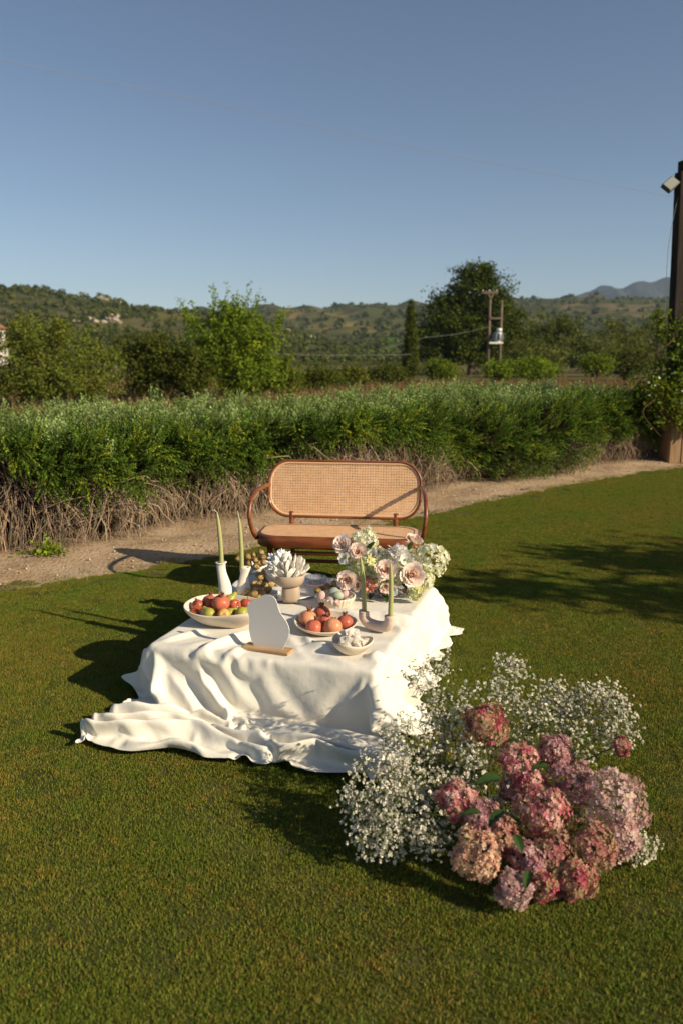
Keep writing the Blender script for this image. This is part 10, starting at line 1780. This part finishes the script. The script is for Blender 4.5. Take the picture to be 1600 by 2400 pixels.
ROSE_LAYERS = [(3, .04, .12, .66, 1.5, .00), (4, .08, .22, .74, 1.25, .02), (5, .13, .36, .76, 1.0, .05), (6, .19, .52, .70, .85, .09), (6, .24, .68, .66, .82, .10), (6, .28, .86, .54, .80, .12)]


def rose_kit(cin, cout, seed):
    r = np.random.default_rng(seed)
    kit = []
    for i, (n, r0, r1, h, phi, curl) in enumerate(ROSE_LAYERS):
        f = i / (len(ROSE_LAYERS) - 1)
        var = []
        for k in range(2):
            V, F, t = petal_arrays(r0, r1, h, phi, curl, r, ruf=.02 + .03 * f)
            c = np.asarray(cin) * (1 - f) + np.asarray(cout) * f
            tint = c * (1 - .10 * (1 - t))[:, None] * np.array([1, .98, .96]) * r.uniform(.95, 1.04)
            var.append(mesh_np('petal', V, F, MAT['petal'], tint))
        kit.append(var)
    return kit


ROSEKITS = {
    'blush': rose_kit((.92, .70, .60), (.96, .86, .78), 1),
    'lilac': rose_kit((.85, .70, .65), (.93, .86, .81), 2),
    'peach': rose_kit((.86, .66, .54), (.92, .82, .73), 3),
}
BUD = mesh_np('bud', *lathe([(.002, -.16), (.14, -.12), (.20, .0), (.16, .25), (.09, .45), (.02, .52)], 12), MAT['petal'], np.array([.60, .40, .34]))


def rose(parent, off, p, R_, d, kitname, r, name='rose', layers=6, lab=None):
    o = link(name, BUD, parent, loc=p - off, rot=Vector(d).to_track_quat('Z', 'Y').to_euler(), scale=R_)
    if lab: o['label'] = lab
    kit = ROSEKITS[kitname]
    for i, (n, *_) in enumerate(ROSE_LAYERS[:layers]):
        a0 = r.uniform(0, 6.28)
        for k in range(n):
            link('petal', kit[i][r.integers(2)], o, rot=(r.normal(0, .05), r.normal(0, .07), a0 + k * 6.283 / n + r.normal(0, .12)), scale=r.uniform(.94, 1.06))
    return o


def floret_tpl(cup=.25, n=4):
    V, F = [], []
    for i in range(n):
        a = i * 2 * math.pi / n
        b = len(V)
        c, s = math.cos(a), math.sin(a)
        for x, y, z in ((.04, 0, 0), (.50, .40, cup * .35), (.98, .22, cup), (.98, -.22, cup), (.50, -.40, cup * .35)):
            V.append((x * c - y * s, x * s + y * c, z))
        F += [(b, b + 1, b + 4), (b + 1, b + 2, b + 3), (b + 1, b + 3, b + 4)]
    return np.array(V), np.array(F)


FLO = floret_tpl()


def hyd_arrays(R_, n, cols, size, r, d=(0, 0, 1), lump=.14, low=-.35, dens=1.0, patch=2.2, seed=0):
    """florets over a lumpy dome that faces d"""
    dr = rand_dirs(int(n * 2.2), r)
    dr = dr[dr[:, 2] > low][:n]
    ph = r.uniform(0, 6.28, 6)
    lum = 1 + lump * (np.sin(dr[:, 0] * 4.2 + ph[0]) * np.sin(dr[:, 1] * 4.6 + ph[1]) + .6 * np.sin(dr[:, 2] * 6 + dr[:, 0] * 5 + ph[2]))
    fr = np.where(r.random(len(dr)) < .22, r.uniform(.62, .9, len(dr)), r.uniform(.9, 1.03, len(dr)))
    B = rots_from_dir(np.array([d], float), np.array([r.uniform(0, 6)]))[0]
    pos = (dr * (fr * lum * R_)[:, None] * np.array([1, 1, .86])) @ B.T
    nd = dr @ B.T + r.normal(0, .38, (len(dr), 3))
    m = .5 + .5 * np.sin(dr[:, 0] * patch + ph[3]) * np.sin(dr[:, 1] * patch + ph[4] + dr[:, 2] * 2)
    cols = np.asarray(cols, float)
    k = np.clip((m * len(cols) + r.normal(0, .8, len(dr))).astype(int), 0, len(cols) - 1)
    tint = cols[k] * r.uniform(.84, 1.16, (len(dr), 1)) * (1 + r.normal(0, .05, (len(dr), 3)))
    return scatter(FLO[0], FLO[1], pos, rots_from_dir(nd, r.uniform(0, 6.28, len(dr))), size * r.uniform(.7, 1.2, len(dr)), np.clip(tint, 0, .92))


def stems_me(paths, r0, r1, mat='stem', sides=5):
    P = np.array(paths)
    V, F = tubes(P, np.linspace(r0, r1, P.shape[1]), sides)
    return mesh_np('stem', V, F, MAT[mat])


def leaf_me(L=1.0, Wd=.5, seed=0, mat='leafd'):
    r = np.random.default_rng(seed)
    nt, nx = 9, 7
    T, S = np.meshgrid(np.linspace(0, 1, nt), np.linspace(-1, 1, nx), indexing='ij')
    w = Wd * .5 * np.sin(np.pi * T ** .8) ** .85 * (1 + .05 * np.sin(T * 60))
    X = S * w
    Z = .22 * np.abs(S) * w * 2 - .22 * T ** 2 * L + .03 * np.sin(T * 22 + np.abs(S) * 3) * np.abs(S)
    V = np.stack([X, T * L, Z], -1).reshape(-1, 3)
    I = np.arange(nt * nx).reshape(nt, nx)
    F = np.stack([I[:-1, :-1], I[:-1, 1:], I[1:, 1:], I[1:, :-1]], -1).reshape(-1, 4)
    return mesh_np('leaf', V, F, MAT[mat])


LEAVES = [leaf_me(1, .55, i) for i in range(3)]


def build_bouquet():
    r = np.random.default_rng(140)
    base = Vector((.245, 4.33, ZT))
    V, Fs = lathe([(.002, 0), (.085, 0), (.098, .006), (.102, .025), (.100, .050), (.096, .052), (.094, .026), (.088, .010), (.002, .009)], 48)
    put('glass_vase', mesh_np('glass_vase', V, Fs, MAT['glass']), 'low round clear glass bowl under the table bouquet', 'vase', base)
    root = thing('bouquet', 'low bouquet of blush roses, peony and cream hydrangea at the back right of the table', 'flowers', base + Vector((0, 0, .012)))
    off = Vector(root.location)

    def at(u, v, Y):
        return W(u, v, Y=Y)
    heads = []
    for u, v, Y, rp, d, kit, ly, lab in (
            (804, 1278, 4.34, 24, (-.3, -.75, .6), 'lilac', 6, 'lilac-white rose at the top left, seen from the side'),
            (839, 1294, 4.28, 22, (-.1, -1, .45), 'blush', 6, None),
            (815, 1360, 4.17, 25, (-.3, -1, .25), 'blush', 6, None),
            (904, 1337, 4.16, 27, (-.1, -1, .45), 'blush', 6, 'blush rose in the middle between the two candles'),
            (962, 1348, 4.17, 31, (.2, -1, .35), 'blush', 6, 'largest blush rose at the right'),
            (968, 1272, 4.36, 22, (.3, -.3, .9), 'peach', 6, 'peach rose at the top right'),
            (902, 1375, 4.14, 18, (.0, -1, .1), 'peach', 5, None),
            (884, 1297, 4.32, 18, (-.2, -.7, .8), 'peach', 4, 'half-open cream rose behind the peony'),
            (838, 1372, 4.19, 17, (-.4, -.9, .2), 'peach', 5, None),
            (945, 1386, 4.17, 15, (.3, -.9, .4), 'lilac', 4, None)):
        p = at(u, v, Y)
        rose(root, off, p, pxs(p, rp) * 1.08, d, kit, r, layers=ly, lab=lab)
        heads.append(p)
    cream = [(.90, .87, .66), (.86, .85, .58), (.91, .89, .75), (.80, .82, .52)]
    lime = [(.72, .74, .36), (.80, .80, .50), (.62, .66, .30), (.84, .83, .60)]
    for u, v, Y, rp, d, cols, lab in ((856, 1266, 4.38, 28, (0, -.5, .9), cream, 'pale cream hydrangea at the top'), (856, 1333, 4.24, 31, (-.1, -1, .3), lime, 'lime and yellow hydrangea in the middle left'), (1012, 1309, 4.28, 37, (.4, -.8, .4), cream, 'big cream hydrangea at the right end'), (900, 1338, 4.34, 44, (0, -.8, .5), cream, None), (848, 1325, 4.36, 34, (-.2, -.8, .5), cream, None), (955, 1320, 4.35, 38, (.2, -.8, .5), cream, None), (893, 1312, 4.30, 26, (-.1, -.8, .6), cream, None), (930, 1350, 4.22, 24, (.1, -1, .3), cream, None), (880, 1352, 4.21, 20, (0, -1, .3), lime, None), (996, 1362, 4.22, 20, (.5, -.8, .1), cream, None), (972, 1387, 4.14, 17, (.2, -1, .1), lime, 'small yellow-green hydrangea low at the right'), (985, 1330, 4.30, 26, (.4, -.8, .2), cream, None)):
        p = at(u, v, Y)
        V, F, T = hyd_arrays(pxs(p, rp), int(85 + rp * 4), cols, .0135, r, d, low=-.45)
        o = link('hydrangea_head', mesh_np('hydrangea_head', V, F, MAT['petal'], T, smooth=False), root, loc=p - off)
        if lab: o['label'] = lab
        heads.append(p)
    # peony, carnations: dense ruffled petals
    for nm, u, v, Y, rp, d, col, n, lab in (('peony', 931, 1299, 4.25, 31, (.0, -.9, .6), (.93, .88, .85), 90, 'lilac-white ruffled peony'), ('carnation', 866, 1371, 4.17, 23, (-.1, -1, .2), (.86, .42, .30), 80, 'coral carnation low in front'), ('carnation', 848, 1360, 4.21, 18, (-.2, -1, .3), (.86, .46, .34), 60, 'coral carnation behind the front candle')):
        p = at(u, v, Y)
        R_ = pxs(p, rp)
        dr = rand_dirs(n * 2, r)
        dr = dr[dr[:, 2] > -.3][:n]
        B = rots_from_dir(np.array([d], float), np.array([0.]))[0]
        tv, tf, _ = petal_arrays(.02, .34, .62, .85, .10, r, nx=6, nt=4, ruf=.16)
        pos = (dr * R_ * .52 * r.uniform(.4, 1, (len(dr), 1))) @ B.T
        T = np.asarray(col) * r.uniform(.82, 1.1, (len(dr), 1))
        V, F, T = scatter(tv, tf, pos, rots_from_dir(dr @ B.T + r.normal(0, .25, (len(dr), 3)), r.uniform(0, 6.28, len(dr))), R_ * r.uniform(.55, .8, len(dr)), np.clip(T, 0, .92))
        o = link(nm, mesh_np(nm, V, F, MAT['petal'], T), root, loc=p - off)
        o['label'] = lab
        heads.append(p)
    # lisianthus: open white cups with a yellow-green eye
    lis = []
    for k in range(3):
        V, F, t = petal_arrays(.08, .95, .62, .75, .08, r, ruf=.08, p=1.0)
        lis.append(mesh_np('petal', V, F, MAT['petal'], np.array([.86, .85, .80]) * (1 - .12 * (1 - t))[:, None]))
    eye = mesh_np('eye', *lathe([(.01, .05), (.16, .1), (.20, .25), (.12, .42), (.01, .48)], 10), MAT['petal'], np.array([.55, .58, .12]))
    for u, v, Y, rp, d, lab in ((808, 1308, 4.26, 15, (-.4, -.9, .2), 'white lisianthus at the left edge'), (949, 1312, 4.17, 16, (.1, -1, .35), 'white lisianthus with green eye in front of the peony'), (920, 1383, 4.13, 14, (-.2, -1, .2), None), (875, 1300, 4.25, 14, (-.5, -.6, .6), None)):
        p = at(u, v, Y)
        o = link('lisianthus', eye, root, loc=p - off, rot=Vector(d).to_track_quat('Z', 'Y').to_euler(), scale=pxs(p, rp))
        if lab: o['label'] = lab
        for k in range(6):
            link('petal', lis[k % 3], o, rot=(r.normal(0, .05), r.normal(0, .1), k * 1.047 + r.normal(0, .1)))
        heads.append(p)
    # leaves, stems, drooping bells
    for u, v, Y, s, d in ((866, 1288, 4.30, .075, (.3, -.5, 1)), (878, 1312, 4.28, .07, (-.4, -.4, .6)), (930, 1340, 4.22, .06, (.2, -.7, .3)), (940, 1368, 4.18, .055, (.5, -.9, -.2)), (985, 1315, 4.26, .05, (.2, -.8, .5)), (825, 1325, 4.24, .05, (-.7, -.6, .2)), (958, 1290, 4.32, .06, (.1, -.2, 1)), (872, 1390, 4.2, .06, (-.3, -.9, -.2)), (900, 1396, 4.2, .055, (.2, -1, -.3)), (820, 1385, 4.25, .05, (-.8, -.6, -.1)), (895, 1312, 4.3, .06, (0, -.6, .7)), (990, 1365, 4.25, .055, (.8, -.5, -.3))):
        p = at(u, v, Y)
        q = Vector(d).to_track_quat('Y', 'Z').to_euler()
        link('leaf', LEAVES[r.integers(3)], root, loc=p - off, rot=q, scale=s)
    P = []
    for h in heads:
        b = np.array([r.uniform(-.05, .05), r.uniform(-.05, .05), .0])
        e = np.array(h - off) + [0, .02, -.01]
        P.append(smooth_path([b, b * .6 + e * .35 + [0, 0, .02], e], 8))
    link('stem', stems_me(P, .003, .0022), root)
    P, B = [], []
    for k in range(5):
        s0 = np.array(at(996 + k * 3, 1345, 4.24) - off)
        e = s0 + [r.uniform(.0, .03), -.01, -r.uniform(.03, .055)]
        P.append(smooth_path([s0, (s0 + e) / 2 + [.008, 0, .01], e], 6))
        for q in range(4):
            B.append(e + r.normal(0, .008, 3))
    link('stem', stems_me(P, .0012, .0008), root)
    V, F, T = scatter(*floret_tpl(.6, 5), np.array(B), rots_from_dir(rand_dirs(len(B), r) + [0, 0, -.8], r.uniform(0, 6, len(B))), np.full(len(B), .007), np.ones((len(B), 3)) * [.70, .76, .50])
    tag(link('drooping_bells', mesh_np('drooping_bells', V, F, MAT['petal'], T, smooth=False), root), kind='stuff')


build_bouquet()


def build_floor_flowers():
    r = np.random.default_rng(150)
    base = Vector((.52, 2.52, 0))
    root = thing('flower_arrangement', 'large ground arrangement of pink hydrangeas in a cloud of white baby\'s breath on the lawn', 'flowers', base)
    off = Vector(root.location)
    dusk = [(.48, .20, .19), (.56, .28, .25), (.54, .36, .24), (.44, .36, .19)]
    red = [(.48, .11, .15), (.56, .19, .20), (.56, .38, .24), (.44, .36, .19), (.66, .34, .31)]
    pink = [(.64, .26, .27), (.72, .40, .37), (.80, .60, .53), (.58, .40, .26), (.62, .20, .24)]
    mauve = [(.52, .27, .29), (.60, .37, .37), (.66, .48, .45), (.48, .24, .25)]
    pale = [(.66, .44, .42), (.72, .53, .50), (.62, .46, .36), (.76, .62, .57)]
    peach = [(.80, .54, .36), (.84, .64, .46), (.74, .44, .32), (.80, .66, .42)]
    heads = []
    for u, v, Y, rp, cols, d, lab in (
            (1135, 1702, 2.62, 56, red, (-.1, -.7, .7), 'topmost hydrangea, dark red and green'),
            (1212, 1785, 2.50, 50, pink, (.1, -.6, .8), None),
            (1240, 1838, 2.42, 42, pink, (.3, -.8, .5), None),
            (1195, 1852, 2.44, 26, pink, (-.3, -.9, .3), None),
            (1068, 1873, 2.34, 47, pink, (-.4, -.8, .5), 'bright pink hydrangea at the left beside the baby\'s breath'),
            (1128, 1925, 2.28, 50, mauve, (-.2, -.8, .5), None),
            (1298, 1762, 2.56, 44, mauve, (.2, -.6, .7), 'mauve hydrangea at the back right'),
            (1455, 1748, 2.48, 22, red, (.5, -.6, .3), 'small crimson hydrangea at the far right tip'),
            (1338, 1842, 2.40, 58, mauve, (.1, -.7, .7), None),
            (1432, 1885, 2.32, 84, pale, (.5, -.8, .6), 'largest pale mauve hydrangea at the right'),
            (1272, 1905, 2.30, 66, pink, (0, -.9, .5), None),
            (1118, 2005, 2.16, 62, peach, (-.3, -.9, .3), 'peach and cream hydrangea at the lower left'),
            (1203, 2085, 2.09, 44, pale, (-.1, -.9, .1), 'pale pink hydrangea lowest on the lawn'),
            (1290, 2010, 2.20, 60, dusk, (0, -.9, .4), None),
            (1385, 1985, 2.22, 62, dusk, (.4, -.8, .4), 'greenish pink hydrangea with open centre at the lower right'),
            (1345, 2062, 2.14, 52, red, (.2, -.9, .2), 'crimson-edged hydrangea at the bottom'),
            (1172, 1965, 2.24, 48, dusk, (-.1, -.8, .5), None),
            (1455, 1965, 2.26, 48, pale, (.6, -.7, .2), None),
            (1235, 2020, 2.17, 46, mauve, (-.2, -.9, .2), None),
            (1275, 2075, 2.13, 40, red, (.0, -.9, .1), None)):
        p = W(u, v, Y=Y)
        R_ = pxs(p, rp) * .89
        p.z = max(p.z, R_ * .75)
        V, F, T = hyd_arrays(R_, int(240 + 9.5 * rp), cols, .0078, r, d, low=-.5, lump=.20, patch=3.0)
        o = link('hydrangea_head', mesh_np('hydrangea_head', V, F, MAT['petal'], T * [.93, .87, .88], smooth=False), root, loc=p - off)
        if lab: o['label'] = lab
        dv = np.array(Vector(d).normalized())
        P = []
        for k in range(26):
            q = rand_dirs(1, r)[0]
            q = q if q.dot(dv) > -.2 else -q
            P.append(smooth_path([-dv * R_ * .7, q * R_ * .3 - dv * R_ * .1, q * R_ * .93], 6))
        link('stem', stems_me(P, .0016, .0008, sides=3), o)
        heads.append((p, dv, R_))
    P = []
    for p, dv, R_ in heads:
        e = np.array(p - off) - dv * R_ * .7
        b = np.array([e[0] * .25, .02 + r.normal(0, .03), .02])
        P.append(smooth_path([b, b * .5 + e * .5 + [0, .02, .03], e], 8))
    link('stem', stems_me(P, .0042, .003), root)
    for u, v, Y, s, d in ((1178, 1826, 2.36, .10, (-1, -.3, .15)), (1243, 1805, 2.36, .060, (1, .1, .35)), (1128, 1905, 2.20, .062, (-1, -.1, .1)), (1140, 1728, 2.52, .05, (-.3, -.8, .4)), (1185, 1740, 2.55, .05, (.7, -.2, .3)), (1335, 1900, 2.3, .07, (.3, -.9, -.2)), (1240, 2040, 2.1, .06, (-.4, -.9, -.2)), (1400, 1790, 2.5, .04, (-.3, .1, .9)), (1180, 1900, 2.2, .07, (-.8, -.5, -.3)), (1205, 1955, 2.15, .06, (.2, -.9, -.3))):
        p = W(u, v, Y=Y)
        o = link('leaf', LEAVES[r.integers(3)], root, loc=p - off, rot=Vector(d).to_track_quat('Y', 'Z').to_euler(), scale=s)
    # baby's breath: each spray a stem fan with its cloud of blossoms
    puff_v, puff_f = [], []
    for k in range(9):
        dd = rand_dirs(1, r)[0]
        dd[2] = abs(dd[2]) * .9 + .05
        dd /= np.linalg.norm(dd)
        rot = rots_from_dir(dd[None], np.array([r.uniform(0, 6)]))[0]
        q = np.array([(.0, -.10, .10), (.46, .0, .62), (.0, .46, .95), (-.46, .0, .62)]) @ rot.T
        b = len(puff_v)
        puff_v += q.tolist()
        puff_f += [(b, b + 1, b + 2), (b, b + 2, b + 3)]
    puff_v, puff_f = np.array(puff_v), np.array(puff_f)
    sprays = [(1000, 1592, 2.86, 45, 40, 150), (1042, 1562, 2.90, 42, 24, 60), (1200, 1570, 2.78, 36, 40, 140), (1150, 1628, 2.76, 68, 44, 240), (1275, 1632, 2.76, 78, 38, 280), (1395, 1645, 2.70, 80, 46, 330), (1452, 1705, 2.62, 40, 58, 300), (1345, 1705, 2.68, 80, 52, 300), (1230, 1700, 2.68, 66, 56, 260), (1025, 1665, 2.76, 56, 56, 230), (1010, 1745, 2.64, 66, 56, 330), (925, 1722, 2.62, 52, 52, 190), (890, 1795, 2.54, 62, 36, 170), (1115, 1785, 2.54, 70, 56, 320), (1335, 1775, 2.58, 72, 36, 200), (862, 1880, 2.40, 64, 62, 380), (950, 1895, 2.36, 84, 64, 480), (880, 1970, 2.30, 72, 42, 270), (1000, 1955, 2.31, 60, 44, 230), (1035, 1845, 2.46, 58, 56, 270), (1500, 2005, 2.33, 34, 46, 150), (1180, 1890, 2.44, 60, 50, 180), (1080, 1700, 2.68, 44, 52, 180), (1475, 1960, 2.38, 36, 40, 80), (950, 1820, 2.48, 60, 40, 240)]
    for (u, v, Y, ru, rv, n) in sprays:
        n = int(n * .9)
        c = W(u, v, Y=Y)
        c.z = max(c.z, .05)
        a, b_ = pxs(c, ru), pxs(c, rv)
        c0 = np.array(c - off)
        m = max(6, n // 13)
        cl = c0 + rand_dirs(m, r) * r.uniform(.25, 1.0, (m, 1)) ** .6 * np.array([a, (a + b_) * .5, b_])
        cl[:, 2] = np.maximum(cl[:, 2], .03)
        ci = r.integers(0, m, n)
        bl = cl[ci] + r.normal(0, 1, (n, 3)) * .019
        bl[:, 2] = np.maximum(bl[:, 2], .012)
        sz = r.uniform(.0042, .0088, n)
        out = bl - np.array([c0[0] * .2, .02, .0])
        T = np.array([1, 1, 1]) * r.uniform(.80, 1.08, (n, 1))
        V, F, T = scatter(puff_v, puff_f, bl, rots_from_dir(out / (np.linalg.norm(out, axis=1, keepdims=True) + 1e-6) + r.normal(0, .5, (n, 3)), r.uniform(0, 6.28, n)), sz, T)
        sp = link('gypsophila_spray', mesh_np('gypsophila_spray', V, F, MAT['gyp'], T, smooth=False), root)
        sp['kind'] = 'stuff'
        root_p = np.array([c0[0] * .3 + r.normal(0, .03), .05 + r.normal(0, .03), .02])
        K = 7
        nodep = c0 * .62 + root_p * .38 + [0, 0, .03]
        P = [smooth_path([root_p, (root_p + nodep) / 2 + r.normal(0, .012, 3), nodep], K)]
        P += [smooth_path([nodep, (nodep + q) / 2 + r.normal(0, .014, 3), q], K) for q in cl]
        V1, F1 = tubes(np.array(P), np.concatenate([np.full((1, K), .0019), np.repeat(np.linspace(.0012, .0007, K)[None], m, 0)]), 3)
        k3 = np.linspace(0, 1, 3)[None, :, None]
        st = cl[ci]
        P2 = st[:, None] * (1 - k3) + bl[:, None] * k3
        P2[:, 1] += r.normal(0, .003, (n, 3))
        V2, F2 = tubes(P2, np.full(3, .0008), 3)
        st_o = link('stem', mesh_np('stem', np.concatenate([V1, V2]), np.concatenate([F1[0], F2[0] + len(V1)]), MAT['stem']), sp)
        st_o['kind'] = 'stuff'


build_floor_flowers()
